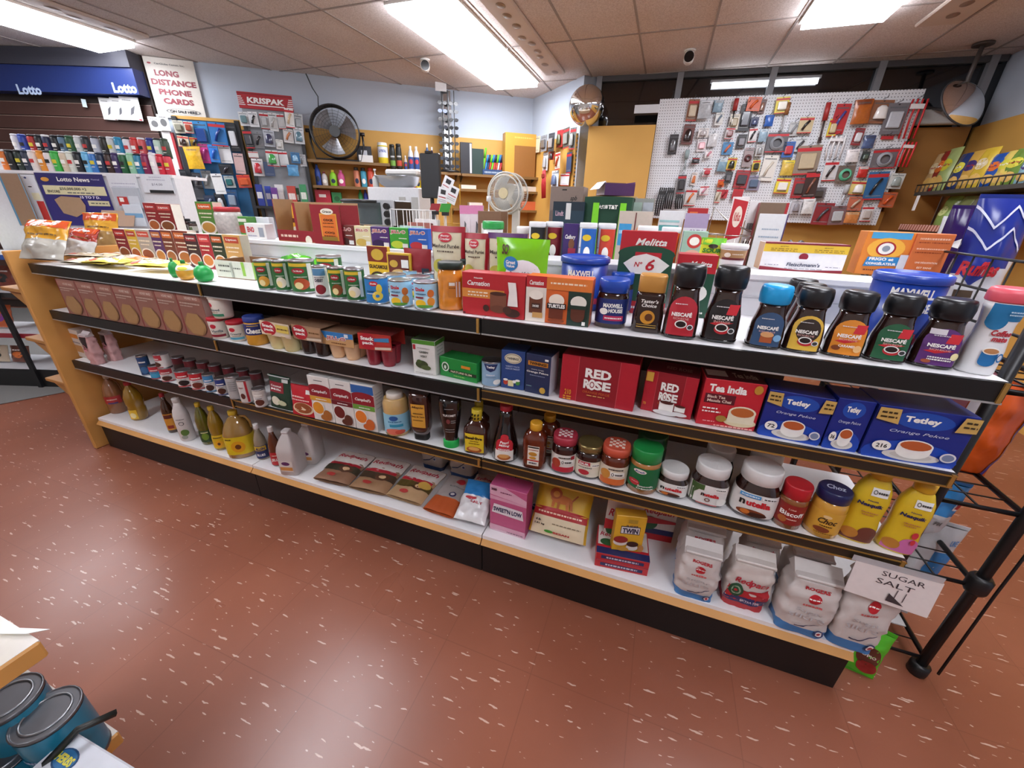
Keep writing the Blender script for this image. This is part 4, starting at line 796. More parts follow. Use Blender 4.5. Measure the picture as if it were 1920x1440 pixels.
carton('tea_box', 'low bright green tea box with a round white leaf badge', 'box', ((825.4, 703), (894, 719.5), (824, 667), Z2), .075, '#1f8a3a', [('e', .16, .52, .1, .24, '#dfe8dc'), ('e', .16, .52, .075, .18, '#2a5a30'), ('e', .16, .5, .03, .1, '#dfe8dc'), ('r', .6, .62, .84, .76, '#d88a2c'), ('r', .26, .28, 1, .44, '#2a3a24'), ('t', .6, .36, .56, .1, 'NATURE·SLIM', '#d9d2b0', 1), ('l', .4, .16, .7, .05, '#8fc860')], top='#187030')
tin('small pale blue tea canister with dark blue lid', (903, 941, 727, 668), Z2, '#8fb0cc', [('p', [(.1, .98), (.9, .98), (.75, .72), (.5, .64), (.25, .72)], '#182a5c'), ('t', .5, .85, .5, .13, 'Tetley', W1, 2), ('l', .25, .5, .75, .05, '#dfe8f0'), ('e', .85, .18, .2, .12, W1), ('l', .2, .4, .8, .03, '#5a7a98')], name='tea_canister', cat='canister', top='#1a2548')
carton('tea_box', 'royal blue tea assortment box with oval cream badge', 'box', ((939, 726), (982, 732.5), (939, 655), Z2), .075, '#27447e', [('e', .5, .8, .36, .13, '#d9cfb2'), ('e', .5, .8, .33, .11, '#26303f'), ('e', .5, .8, .31, .1, '#d9cfb2'), ('t', .5, .8, .5, .06, 'TWININGS', '#26303f', 1), ('t', .5, .6, .6, .04, 'VARIETY PACK', '#a9b8d8', 1), ('t', .5, .54, .62, .04, 'ASSORTMENT', '#a9b8d8', 1), ('r', .32, .08, .56, .24, '#e0d4a0'), ('e', .22, .18, .1, .07, '#b8402c'), ('e', .74, .2, .1, .07, '#4a8a3a'), ('e', .22, .25, .1, .03, W1), ('e', .6, .22, .08, .04, W1), ('e', .74, .26, .1, .03, W1)], side='#1f3666', top='#1f3666')
carton('tea_box', 'dark navy orange pekoe tea box with small orange badge', 'box', ((983.5, 734), (1028.5, 744), (986, 661.5), Z2), .075, '#232d50', [('r', .1, .72, .9, .83, '#c07a24'), ('t', .5, .775, .7, .07, 'TWININGS', '#2a1a10', 2), ('t', .5, .63, .5, .035, 'extra large', W1, 0), ('t', .5, .56, .88, .06, 'Orange Pekoe', W1, 1), ('l', .2, .48, .8, .02, '#8a98b8'), ('e', .74, .13, .12, .08, '#c9a040'), ('r', .78, .88, .92, .93, W1), ('l', .08, .2, .3, .02, '#8aa')], side='#c9cdd6', top='#1c2440')
rose = lambda n, extra: [('r', .24, 0, .77, 1, '#8e1522'), ('r', .232, 0, .238, 1, '#c9555c'), ('r', .766, 0, .772, 1, '#c9555c'), ('t', .5, .68, .34, .2, 'RED', W1, 2), ('t', .365, .44, .09, .2, 'R', W1, 2), ('t', .57, .44, .22, .2, 'SE', W1, 2), ('e', .435, .44, .05, .12, W1), ('o', .435, .44, .03, .07, .3, '#8e1522'), ('t', .5, .27, .36, .05, 'ORANGE PEKOE', '#c86a2c', 0), ('l', .38, .2, .62, .02, '#d9a060')]+extra
carton('tea_box', 'wide red tea box numbered 210', 'box', ((1048, 746), (1186, 772.5), (1053.5, 663), Z2), .13, '#b01b2c', rose(210, [('t', .12, .2, .09, .12, '210', '#d9982c', 1), ('l', .06, .1, .18, .03, '#d9982c'), ('l', .06, .05, .18, .03, '#d9982c')]), side='#a0182a', top='#7a1420')
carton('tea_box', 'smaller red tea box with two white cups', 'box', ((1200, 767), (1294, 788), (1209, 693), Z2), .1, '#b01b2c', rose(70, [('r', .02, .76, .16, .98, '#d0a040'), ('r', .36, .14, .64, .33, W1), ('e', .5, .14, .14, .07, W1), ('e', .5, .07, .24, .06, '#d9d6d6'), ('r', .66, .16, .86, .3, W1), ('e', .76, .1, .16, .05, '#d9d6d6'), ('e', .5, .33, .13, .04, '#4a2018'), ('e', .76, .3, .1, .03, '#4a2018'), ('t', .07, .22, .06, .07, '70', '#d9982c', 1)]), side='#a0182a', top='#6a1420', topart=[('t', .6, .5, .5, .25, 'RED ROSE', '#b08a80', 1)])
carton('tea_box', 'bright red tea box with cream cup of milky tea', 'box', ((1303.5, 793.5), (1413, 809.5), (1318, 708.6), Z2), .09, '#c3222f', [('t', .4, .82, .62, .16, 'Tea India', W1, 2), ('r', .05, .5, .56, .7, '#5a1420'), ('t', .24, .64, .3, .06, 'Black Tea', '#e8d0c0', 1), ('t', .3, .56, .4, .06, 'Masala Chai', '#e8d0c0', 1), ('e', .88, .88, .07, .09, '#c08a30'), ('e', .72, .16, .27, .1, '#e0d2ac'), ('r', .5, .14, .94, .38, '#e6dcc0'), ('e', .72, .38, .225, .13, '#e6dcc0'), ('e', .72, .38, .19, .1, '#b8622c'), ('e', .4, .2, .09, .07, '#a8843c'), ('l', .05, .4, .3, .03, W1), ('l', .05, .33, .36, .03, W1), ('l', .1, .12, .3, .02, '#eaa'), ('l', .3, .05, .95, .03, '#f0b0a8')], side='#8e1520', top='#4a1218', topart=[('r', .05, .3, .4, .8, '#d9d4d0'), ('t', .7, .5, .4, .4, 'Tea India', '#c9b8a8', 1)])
def tet(n, big=True):
    L = [('e', .5, .8, .3, .16, '#1a4aa8'), ('e', .5, .1, .5, .3, '#1c48b0'), ('t', .48, .8, .36, .14, 'Tetley', W1, 2), ('t', .5, .56, .6, .07, 'Orange Pekoe', '#cdd4ea', 0, .3), ('e', .52, .12, .3, .1, '#d9d6d2'), ('e', .52, .13, .22, .07, '#c9c4be'), ('e', .52, .22, .18, .14, W1), ('r', .34, .24, .70, .34, W1), ('e', .52, .34, .18, .11, W1), ('e', .52, .34, .16, .09, '#b85a2c'), ('e', .18, .26, .1, .1, W1), ('t', .18, .26, .12, .08, n, '#222', 1)]
    if big: L += [('p', [(0, .76), (.24, .7), (.22, .98), (0, .98)], '#c9a45a'), ('p', [(.8, .7), (1, .72), (1, .98), (.84, .98)], '#c9a45a'), ('l', .03, .9, .2, .035, '#3a2a10'), ('l', .03, .82, .2, .03, '#3a2a10'), ('l', .86, .9, .98, .035, '#3a2a10'), ('l', .85, .82, .98, .03, '#3a2a10'), ('e', .86, .22, .08, .09, '#dfe0e4'), ('e', .86, .22, .06, .065, '#7a88a8')]
    return L
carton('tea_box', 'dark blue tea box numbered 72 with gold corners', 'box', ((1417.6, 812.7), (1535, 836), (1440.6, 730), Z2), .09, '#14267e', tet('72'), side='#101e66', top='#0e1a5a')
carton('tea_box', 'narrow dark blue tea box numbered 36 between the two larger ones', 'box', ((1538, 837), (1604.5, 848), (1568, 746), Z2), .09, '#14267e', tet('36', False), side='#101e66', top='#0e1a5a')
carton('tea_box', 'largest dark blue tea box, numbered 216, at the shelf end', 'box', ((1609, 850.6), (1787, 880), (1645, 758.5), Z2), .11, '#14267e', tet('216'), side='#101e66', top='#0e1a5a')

# ================================================================== third shelf
carton('cake_mix_box', 'white and tan baking mix box beside the wooden end panel', 'box', ((148, 668), (165, 673), (130, 616), Z3), .06, '#cfc8c0', [('r', .1, .2, .9, .45, '#b88a5a'), ('r', .1, .7, .9, .85, '#c8803c'), ('l', .1, .55, .9, .04, '#6a6a78')], side='#b8b0a8')
for px, sd, lb_ in (((168, 203, 684, 619), 1, 'pale pink paper bag with black top, nearest the wooden end panel'), ((203, 234, 677, 616), 4, 'pale pink paper bag with black top, standing farther back')):
    sack('baking_bag', lb_, 'bag', px, Z3, '#c79a98', '#c79a98', [('r', .1, .62, .9, .99, '#2a1a1c'), ('e', .5, .6, .3, .12, '#c8848c'), ('l', .3, .58, .7, .04, '#3a1a20')], group='pink topped baking bags', seed=sd, foldc='#bfb2b2')
SCG = 'small sauce and bean cans on the third shelf'
def sc_can(lb_, px, c0, c1, c2='#dcd8d4', z=Z3):
    tin(lb_, px, z, c2, [('r', 0, .6, 1, 1, c0), ('e', .5, .26, .4, .2, c1), ('l', .15, .72, .85, .08, W1), ('r', 0, 0, 1, .06, c0), ('l', .2, .52, .8, .04, '#555')], SCG)
sc_can('small dark blue can at the left end of the can row', (267, 290, 704, 664), '#22416c', '#3f6a94', '#2a4a70')
sc_can('small red topped sky blue can, second in the can row', (285, 311, 711, 682), '#b3303a', '#3f9ac0', '#3f8fb8')
sc_can('small white and red can carrying another can on top', (305, 335, 716, 685), '#a8303a', '#4a2a20')
Pc, rc, hc = round_at(305, 335, 716, Z3, 685)
sc_can('small white and red can stacked on top of another', (Vector((Pc.x-.002, Pc.y, Z3+hc+.001)), rc, hc*.98), '#a8303a', '#4a2a20', z=Z3+hc+.001)
sc_can('small red and white can with black bean picture', (336, 368, 726, 690), '#b8242e', '#241a1a')
sc_can('small red and white can with a brown bean picture', (362, 393, 731, 693), '#b8242e', '#6a2a1c')
sc_can('small blue banded white can in the middle of the can row', (388, 412, 736, 698), '#3f7fae', '#3f2018')
sc_can('small navy banded white can left of the silver can', (410, 434, 742, 705), '#2a3a78', '#4a2418')
tin('plain silver sided can turned to its ingredients panel', (432, 460, 749, 700), Z3, '#a9a7a6', [('l', .2, .8, .8, .03, '#666'), ('l', .2, .7, .8, .03, '#666'), ('l', .2, .6, .8, .03, '#666'), ('l', .2, .5, .8, .03, '#666'), ('l', .2, .4, .8, .03, '#666')], SCG)
tin('white can with a red vertical stripe', (454, 482, 756, 706), Z3, '#cfc9c4', [('r', .62, .0, .8, 1, '#b02430'), ('l', .1, .7, .5, .05, '#8a4a4a'), ('e', .3, .3, .2, .14, '#5a2a22')], SCG)
sc_can('small white can with brown picture beside the green packet', (480, 506, 764, 724), '#cfc8c0', '#5a2a1c')
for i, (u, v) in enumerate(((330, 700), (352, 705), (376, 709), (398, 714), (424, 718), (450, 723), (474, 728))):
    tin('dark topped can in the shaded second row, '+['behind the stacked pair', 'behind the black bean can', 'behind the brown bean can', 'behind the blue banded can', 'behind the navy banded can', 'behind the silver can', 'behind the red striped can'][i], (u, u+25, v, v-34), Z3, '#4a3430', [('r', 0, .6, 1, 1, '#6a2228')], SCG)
def packet(name, label, cat, BL, BR, TL, z, col, items, seed=0., t=.02, lean=8):
    a, b, w_, rz, h = box_at(BL, BR, TL, z)
    return pouch(name, label, cat, (a+b)/2+Vector((0, .012, .001)), w_*1.02, h, t, (R_(-lean), 0, rz), col, items, seed=seed, wr=.003, pw=.3, gus=.35)
packet('coconut_packet', 'dark green coconut milk powder packet', 'packet', (505, 763), (544.6, 773), (491.5, 705), Z3, '#1c3a2a', [('r', .1, .5, .75, .82, '#8d2430'), ('t', .42, .7, .5, .07, 'Coconut', W1, 1), ('t', .42, .6, .5, .06, 'Milk', W1, 1), ('e', .35, .24, .2, .14, '#d9d6c0'), ('e', .65, .2, .2, .08, '#b9bf9a'), ('r', .7, .84, .96, .94, '#c9cdc8'), ('r', 0, .97, 1, 1, '#b8bcb8')], 1)
packet('seasoning_packet', 'bright red stew seasoning packet', 'packet', (546, 777.5), (592, 787), (537, 724), Z3, '#b81f2c', [('e', .5, .26, .42, .2, '#d8c0a0'), ('e', .5, .28, .36, .17, '#8d4a26'), ('r', .66, .76, .96, .9, '#e4e0dc'), ('l', .1, .64, .6, .05, '#f0c8c0'), ('l', .1, .54, .8, .04, '#f0c8c0')], 2)
CPG = 'broth cartons with red script'
for BL, BR, TL, cb_, bowl, veg, lb_, sd in (((590.5, 785.5), (629, 793.5), (579, 702.5), '#d8a03c', '#d98f2c', '#a5642c', 'broth carton with orange band and golden soup bowl', None), ((630, 794), (668, 802.5), (616.5, 710), '#6a1a24', '#6a1f1c', '#5a2f22', 'broth carton with maroon band and dark red soup bowl', None), ((669, 803), (709, 811.5), (658, 717), '#6a9a3c', '#dd7a2c', '#c8642c', 'broth carton with green band, blue cap band and carrots', '#2a5fa0')):
    carton('broth_carton', lb_, 'carton', (BL, BR, TL, Z3), .06, '#dedad4', ([('r', 0, .8, 1, .97, sd)] if sd else [('r', .3, .9, .7, .915, '#3a3a3a')])+[('r', 0, .56, 1, .78, '#8d1f2a'), ('e', .5, .76, .5, .07, '#8d1f2a' if not sd else '#8d1f2a'), ('t', .5, .67, .72, .08, "Campbell's", W1, 1, .3), ('r', 0, .46, 1, .56, cb_), ('e', .32, .3, .3, .16, '#efece6'), ('e', .32, .3, .26, .135, bowl), ('e', .72, .16, .2, .12, veg), ('e', .6, .1, .22, .07, veg), ('l', .3, .51, .8, .02, W1)], side='#c9c7c4', top='#b9b6b2', group=CPG, sideart=[('l', .15, .8, .85, .015, '#888'), ('l', .15, .74, .85, .015, '#888'), ('l', .15, .68, .85, .015, '#888'), ('l', .15, .6, .85, .015, '#888'), ('l', .15, .5, .85, .015, '#888')])
vessel('sauce_jar', 'jar of apple sauce with white lid and pale blue label', 'jar', (724, 772, 819, 726), Z3, BODY, M('#c9a56a', rough=.15, coat=1.), [(.6, .87), (.64, .88), (.64, .985), (.58, 1)], '#d9cfc4', (.08, .56, '#8fc4da'), [('e', .45, .8, .2, .13, '#2a5a9a'), ('l', .2, .62, .8, .06, '#2f6a90'), ('r', .25, .36, .85, .5, '#2f90b0'), ('e', .4, .12, .34, .16, '#d8705a'), ('e', .7, .1, .22, .12, '#c8503c')], parts=('jar', 'lid', 'label'))
amber = M('#3a1a12', rough=.12, coat=1., var=.1)
vessel('syrup_bottle', 'upside down squeeze bottle of dark syrup with orange label', 'bottle', (778, 808, 828, 744), Z3, [(.86, .0), (.86, .15), (.98, .17), (1.25, .3), (1.32, .4), (1.3, 1.12), (1.2, 1.2)], amber, [(.93, .0), (.95, .01), (.95, .14), (.88, .155)], '#161413', (.34, .98, None), [('r', .08, .04, .92, .96, '#d39a3a'), ('t', .5, .84, .7, .1, 'Maple', '#4a2410', 1, .2), ('l', .2, .6, .8, .04, '#4a2410'), ('t', .5, .48, .8, .08, 'Sirop de Table', '#4a2410', 1), ('l', .2, .34, .8, .03, '#4a2410')], e=3.2, ys=.7, parts=('bottle', 'cap', 'label'), labw=1.6)
vessel('syrup_bottle', 'upside down black squeeze bottle with bright green cap', 'bottle', (832, 862, 843, 744), Z3, [(.8, .0), (.82, .15), (.9, .17), (.86, .26), (1.2, .55), (1.36, .8), (1.34, 1.0), (1.2, 1.06)], M('#14100f', rough=.12, coat=1.), [(.96, .0), (1, .01), (1, .15), (.9, .165)], M('#1fae4e', rough=.35), (.3, .95, None), [('t', .5, .68, .86, .07, 'TUKOMET', W1, 1), ('e', .42, .48, .14, .08, '#7a3a3a'), ('l', .6, .5, .9, .03, '#999'), ('l', .6, .44, .9, .03, '#999'), ('r', .2, .88, .8, .9, '#888'), ('l', .2, .2, .8, .03, '#999'), ('l', .2, .12, .8, .03, '#999')], ys=.75, parts=('bottle', 'cap', 'label'), labw=1.6)
BH = [(.94, 0), (1, .02), (1, .5), (.94, .6), (.5, .72), (.34, .76), (.33, .84)]
for px, lb_ in (((880, 917, 838, 745), 'square syrup bottle with yellow checked neck, hidden behind its twin'), ((872, 918, 855, 757), 'square syrup bottle with yellow checked neck and yellow label, in front')):
    vessel('syrup_bottle', lb_, 'bottle', px, Z3, BH, amber, [(.36, .74), (.42, .76), (.42, .99), (.36, 1)], M('#c9b02c', rough=.4), (.06, .5, None), [('r', .06, .0, .94, 1, '#e0c22c'), ('t', .48, .78, .8, .16, 'BeeHive', '#2a1a10', 2), ('l', .3, .6, .7, .05, '#6a4a10'), ('l', .25, .48, .75, .05, '#6a4a10'), ('e', .5, .16, .36, .16, '#a85a2c'), ('e', .5, .2, .26, .1, '#d9a45a')], e=4.5, ys=.8, group='syrup bottles with yellow checked necks', parts=('bottle', 'cap', 'label'), labw=1.75, liden=2,
        extra=lambda t, r, h, Rf: [MB().box(.42*r*math.cos(a)-.002, .42*r*math.cos(a)+.002, .42*r*math.sin(a)-.006, .42*r*math.sin(a)+.006, zz*h, zz*h+.006, '#1a1610').build('neck_check', t) for zz in (.8, .88) for a in (-2.2, -1.6, -1.0)])
vessel('syrup_bottle', 'tall black pancake syrup bottle with red pear shaped label', 'bottle', (922, 972, 869, 748), Z3, [(.9, 0), (1, .03), (.98, .2), (.8, .42), (.58, .62), (.46, .8), (.42, .92)], M('#120d0c', rough=.12, coat=1.), [(.42, .9), (.46, .91), (.46, .99), (.4, 1)], '#a82030', (.05, .52, None), [('r', .05, .0, .95, .42, '#e4dfd8'), ('r', .08, .4, .92, .66, '#b8202c'), ('e', .5, .66, .4, .2, '#b8202c'), ('e', .5, .88, .2, .13, '#b8202c'), ('t', .5, .72, .44, .1, 'Pearl', W1, 1, .2), ('t', .5, .6, .52, .1, 'Milling', W1, 1, .2), ('t', .5, .46, .6, .07, 'ORIGINAL', W1, 1), ('e', .5, .16, .34, .1, '#a8602c'), ('e', .5, .22, .28, .08, '#d09a5a')], parts=('bottle', 'cap', 'label'), labw=1.75)
HB = [(.92, 0), (1, .02), (1, .18), (.94, .24), (1, .3), (1, .66), (.9, .74), (.6, .82), (.46, .85)]
hon = M('#5f2410', rough=.1, coat=1., var=.3, scale=40)
for px, lb_ in (((1005, 1046, 858, 768), 'amber honey bottle with yellow cap, hidden behind its twin'), ((979, 1022, 883, 782), 'amber honey bottle with yellow cap and narrow white label, in front')):
    vessel('honey_bottle', lb_, 'bottle', px, Z3, HB, hon, [(.48, .84), (.52, .85), (.52, .98), (.46, 1)], M('#dba12c', rough=.35), (.1, .55, None), [('r', .2, 0, .85, 1, '#e6dfcf'), ('r', .22, .9, .83, .97, '#222'), ('l', .25, .8, .8, .04, '#a84a2c'), ('e', .5, .6, .24, .1, '#b8802c'), ('e', .5, .4, .2, .08, '#d9a040'), ('r', .24, .08, .8, .2, '#eee'), ('l', .3, .14, .75, .08, '#222'), ('r', .2, .24, .85, .3, '#b03028')], e=3.5, ys=.8, group='honey bottles with yellow caps', parts=('bottle', 'cap', 'label'), liden=2, labw=1.6)
JM = [(.9, 0), (1, .03), (1, .66), (.95, .74), (.84, .8)]
def jam(lb_, px, c, lidc, labc, fruit, check=None):
    def ex(t, r, h, Rf):
        if not check: return
        mb = MB()
        for i in range(-3, 4):
            for j in range(-3, 4):
                if (i+j) % 2 == 0 and i*i+j*j < 10: x, y = i*r*.22, j*r*.22; mb.box(x-r*.1, x+r*.1, y-r*.1, y+r*.1, h*1.0, h*1.0+.0012, check)
        mb.build('lid_check', t)
    vessel('jam_jar', lb_, 'jar', px, Z3, JM, M(c, rough=.12, coat=1.), [(.9, .79), (.96, .8), (.97, .95), (.9, 1)], lidc, (.08, .56, labc), fruit, group='jam jars', parts=('jar', 'lid', 'label'), extra=ex, e=2.3)
jam('jam jar with red checked lid and strawberry red label', (1031, 1077, 890, 803), '#2a0f10', '#a83042', '#d9d4cc', [('r', 0, 0, 1, .3, '#b8283a'), ('e', .2, .5, .2, .28, '#a8402c'), ('l', .3, .84, .9, .07, '#222'), ('r', .4, .5, .95, .72, W1), ('o', .5, .6, .06, .09, .4, '#333'), ('l', .6, .6, .9, .1, '#222'), ('r', .86, .78, 1, .98, '#a02030')], '#e6d9d6')
jam('jam jar with plain gold lid and cream label', (1075, 1124, 899, 817), '#2a1310', M('#8f7f52', rough=.25, metal=.7), '#dfd9c6', [('r', .08, .74, .6, .97, '#b3243a'), ('t', .34, .85, .42, .14, 'DUR', W1, 2), ('l', .1, .62, .7, .06, '#555'), ('e', .35, .32, .24, .17, '#b8303c'), ('r', .66, .72, .98, .9, W1), ('l', .7, .82, .98, .06, '#333'), ('l', .1, .08, .5, .04, '#555')])
jam('jam jar with orange checked lid and apricot label', (1119, 1171, 914, 821), '#5a2412', '#c8543c', '#d9cdb8', [('r', 0, 0, 1, .34, '#cf6a34'), ('e', .2, .56, .2, .26, '#c88a3c'), ('l', .3, .86, .9, .07, '#222'), ('r', .4, .5, .95, .72, W1), ('o', .5, .6, .06, .09, .4, '#333'), ('l', .6, .6, .9, .1, '#222')], '#ead6c8')
PB = [(.92, 0), (1, .02), (1, .62), (.98, .68), (.9, .72)]; PBL = [(.92, .71), (.97, .72), (.97, .97), (.92, 1)]
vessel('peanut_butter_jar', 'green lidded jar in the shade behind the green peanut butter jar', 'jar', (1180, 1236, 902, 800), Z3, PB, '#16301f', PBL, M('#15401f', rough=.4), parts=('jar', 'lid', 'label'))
vessel('peanut_butter_jar', 'tall green peanut butter jar with bright green lid', 'jar', (1170, 1227, 927, 824), Z3, PB, M('#a9743e', rough=.2, coat=.6), PBL, M('#1a8a42', rough=.35), (.12, .62, '#12663a'), [('e', .36, .84, .24, .1, '#e6dcd0'), ('t', .36, .84, .36, .09, 'Kraft', '#1a3a8a', 1, .2), ('e', .2, .3, .2, .14, '#b8303a'), ('t', .62, .2, .56, .08, 'Smooth', W1, 1), ('t', .62, .09, .62, .08, 'Crémeux', W1, 1), ('l', .1, .34, .34, .04, '#e0a0a0')], parts=('jar', 'lid', 'label'))
NU = [(.88, 0), (.98, .04), (1, .12), (1, .42), (.96, .56), (.8, .7), (.76, .74)]; NUL = [(.84, .73), (.88, .74), (.88, .96), (.84, .985), (.8, .99)]
nutd = M('#2a130e', rough=.12, coat=1.); NUG = 'hazelnut spread jars with white lids'
def nut(lb_, px, items, full=True):
    vessel('spread_jar', lb_, 'jar', px, Z3, NU, nutd, NUL, M('#dcdad8', rough=.35), (.08, .54, '#dedcd8') if full else None, items, e=2.8, ys=.82, group=NUG, parts=('jar', 'lid', 'label'), labw=1.8, liden=2.1)
nl = [('t', .18, .58, .14, .22, 'n', '#1a1614', 2), ('t', .57, .6, .58, .27, 'utella', '#c21f2a', 2), ('e', .45, .16, .36, .15, '#7a3a1c'), ('e', .6, .12, .24, .1, '#3a1c12'), ('e', .3, .18, .12, .1, '#c8702c'), ('r', .62, .84, .96, .97, '#e9e9e9'), ('l', .66, .9, .95, .05, '#333')]
nut('white lidded hazelnut spread jar behind the green labelled one', (1302, 1362, 915, 826), [], False)
nut('white lidded hazelnut spread jar behind the largest one', (1378, 1446, 930, 832), [], False)
nut('small hazelnut spread jar with white lid beside the peanut butter', (1223, 1282, 936, 863), nl)
nut('medium hazelnut spread jar with green and white label', (1281, 1352, 952, 852), [('r', 0, 0, .1, 1, '#3f5a2c'), ('r', .0, .72, .36, 1, '#3f5a2c'), ('p', [(.1, .5), (.36, 1), (.1, 1)], '#3f5a2c'), ('t', .34, .52, .1, .16, 'n', '#1a1614', 2), ('t', .6, .54, .42, .2, 'utella', '#c21f2a', 2), ('o', .5, .26, .08, .1, .4, '#6a3a2a'), ('e', .9, .24, .14, .2, '#e9e9e4'), ('r', .66, .82, .96, .97, W1), ('l', .68, .9, .95, .06, '#333'), ('r', .2, .0, .8, .06, '#c06060')])
nut('largest hazelnut spread jar with blue strip on its label', (1356, 1440, 976, 858), nl+[('r', .08, .84, .58, .98, '#3f8fc8'), ('l', .12, .91, .54, .04, W1)])
vessel('cookie_spread_jar', 'brown cookie spread jar with red lid', 'jar', (1439, 1494, 990, 897), Z3, PB, M('#8a5630', rough=.2, coat=.6), PBL, M('#b81f2a', rough=.35), (.12, .6, '#8e2420'), [('t', .5, .56, .9, .22, 'Biscoff', W1, 1), ('t', .46, .8, .3, .08, 'Lotus', '#e0b0a0', 1, .2), ('l', .25, .3, .75, .05, '#e8c0b0'), ('e', .2, .25, .16, .16, '#a8602c')], parts=('jar', 'lid', 'label'))
vessel('spread_jar', 'yellow banana and chocolate spread jar with navy lid', 'jar', (1494, 1562, 1006, 905), Z3, [(.92, 0), (1, .03), (1, .66), (.95, .75), (.86, .79)], M('#cf9a3c', rough=.15, coat=.8), [(.9, .78), (.95, .79), (.95, .97), (.88, 1)], M('#1a2050', rough=.3), (.1, .6, '#d3a03a'), [('t', .5, .62, .6, .24, 'Choc', '#2a1a10', 1, .3), ('l', .3, .4, .7, .05, '#5a3a10'), ('e', .4, .22, .26, .12, '#7a3a1c'), ('e', .44, .82, .14, .07, '#e0c08a'), ('l', .2, .08, .8, .04, '#7a5a20')], parts=('jar', 'lid', 'label'), lidart=[('t', .5, .5, .6, .3, 'Choz', '#b9c2d8', 1, .2)])
NQ = [(.88, 0), (.98, .02), (1, .08), (.97, .22), (.9, .32), (.93, .46), (.96, .58), (.86, .72), (.62, .84), (.5, .88)]; NQL = [(.5, .87), (.55, .88), (.55, .985), (.48, 1)]
for px, lc, lb_, ex in (((1553, 1626, 1017, 868), '#6e3a2c', 'yellow flavoured syrup bottle with brown swirl at its base', []), ((1628, 1703, 1037, 893), '#c86aa0', 'yellow flavoured syrup bottle with pink swirl at its base', [('e', .78, .36, .1, .06, '#c0303a'), ('e', .8, .24, .07, .05, '#c0303a')])):
    vessel('syrup_bottle', lb_, 'bottle', px, Z3, NQ, M('#d7b62a', rough=.25, var=.03), NQL, M('#d9a928', rough=.35), (.03, .82, None), [('r', 0, 0, 1, .14, lc), ('e', .75, .16, .3, .12, lc), ('e', .25, .12, .26, .09, '#b87a30'), ('t', .47, .66, .74, .08, 'Nesquik', '#1c2450', 2, .1), ('t', .5, .74, .3, .025, 'Nestlé', '#1c2450', 1), ('r', .36, .82, .84, .95, '#e4e4e0'), ('o', .46, .885, .06, .035, .35, '#444'), ('l', .54, .885, .82, .03, '#333'), ('l', .3, .54, .8, .02, '#b87a40'), ('l', .34, .5, .7, .02, '#b87a40')]+ex, e=2.6, ys=.7, group='yellow syrup bottles', parts=('bottle', 'cap', 'label'), labw=1.85, liden=2)

# ================================================================== base deck
oil = lambda c: M(c, rough=.08, trans=.35, coat=1., var=.05)
JUG = [(.9, 0), (1, .03), (1, .5), (.92, .6), (.72, .74), (.44, .84), (.3, .88), (.26, .92)]; JUGL = [(.29, .91), (.31, .92), (.31, .99), (.27, 1)]
def handle(c): return lambda t, r, h, Rf: MB().tube([(r*.35, 0, h*.86), (r*.72, 0, h*.84), (r*.95, 0, h*.72), (r*.97, 0, h*.58)], r*.09, c).build('handle', t)
vessel('oil_jug', 'large pale jug with red band beside the wooden end panel', 'jug', (208, 246, 775, 700), ZB, JUG, M('#8a5c3c', rough=.2, coat=.6), JUGL, '#c9b9a0', (.2, .48, None), [('r', 0, .3, 1, 1, '#a83030'), ('r', .2, .3, .8, .44, '#4a3a6a'), ('l', .2, .7, .8, .1, '#e0c0b0')], parts=('jug', 'cap', 'label'), extra=handle(M('#8a5c3c', rough=.2)))
OB = [(.9, 0), (1, .03), (1, .3), (.9, .36), (1, .42), (1, .6), (.7, .78), (.36, .88), (.34, .92)]; OBL = [(.37, .91), (.4, .92), (.4, .99), (.35, 1)]
vessel('oil_bottle', 'waisted bottle of yellow oil near the wooden end panel', 'bottle', (248, 284, 788, 712), ZB, OB, oil('#a97e1c'), OBL, '#a82428', (.06, .3, None), [('r', .05, 0, .6, 1, '#d9b02c'), ('e', .3, .4, .2, .3, '#e8d9a0')], parts=('bottle', 'cap', 'label'))
vessel('sauce_bottle', 'dark sauce bottle with orange label beside a white bottle', 'bottle', (317, 340, 811, 735), ZB, [(.95, 0), (1, .02), (1, .55), (.8, .68), (.42, .82), (.38, .92)], M('#3a200f', rough=.1, coat=1.), [(.4, .91), (.44, .92), (.44, .99), (.4, 1)], '#a0242c', (.08, .5, None), [('r', .05, 0, .95, 1, '#c88a2c'), ('r', .1, .72, .9, .95, '#5a1f18'), ('r', .2, .1, .8, .3, '#8a2a1c')], parts=('bottle', 'cap', 'label'))
vessel('vinegar_bottle', 'tall white bottle with black sun drawing and green picture', 'bottle', (341, 372, 827, 743), ZB, [(.92, 0), (1, .03), (1, .6), (.85, .72), (.5, .84), (.44, .92)], '#d2ccc8', [(.46, .91), (.5, .92), (.5, .99), (.46, 1)], '#c9c4c0', (.05, .6, None), [('e', .5, .72, .2, .08, '#3a3a3a'), ('e', .5, .72, .15, .06, '#d2ccc8'), ('l', .2, .9, .8, .03, '#3a3a3a'), ('e', .55, .32, .3, .14, '#5a7a3a'), ('e', .45, .12, .24, .08, '#9a9f94')], parts=('bottle', 'cap', 'label'))
vessel('oil_bottle', 'olive green oil bottle with dark green label', 'bottle', (381, 408, 834, 752), ZB, OB, oil('#6e6a1e'), OBL, '#c9a92c', (.08, .36, '#26401f'), [('e', .5, .5, .3, .3, '#6a8a2c'), ('l', .2, .85, .8, .08, '#d9cfa0')], parts=('bottle', 'cap', 'label'))
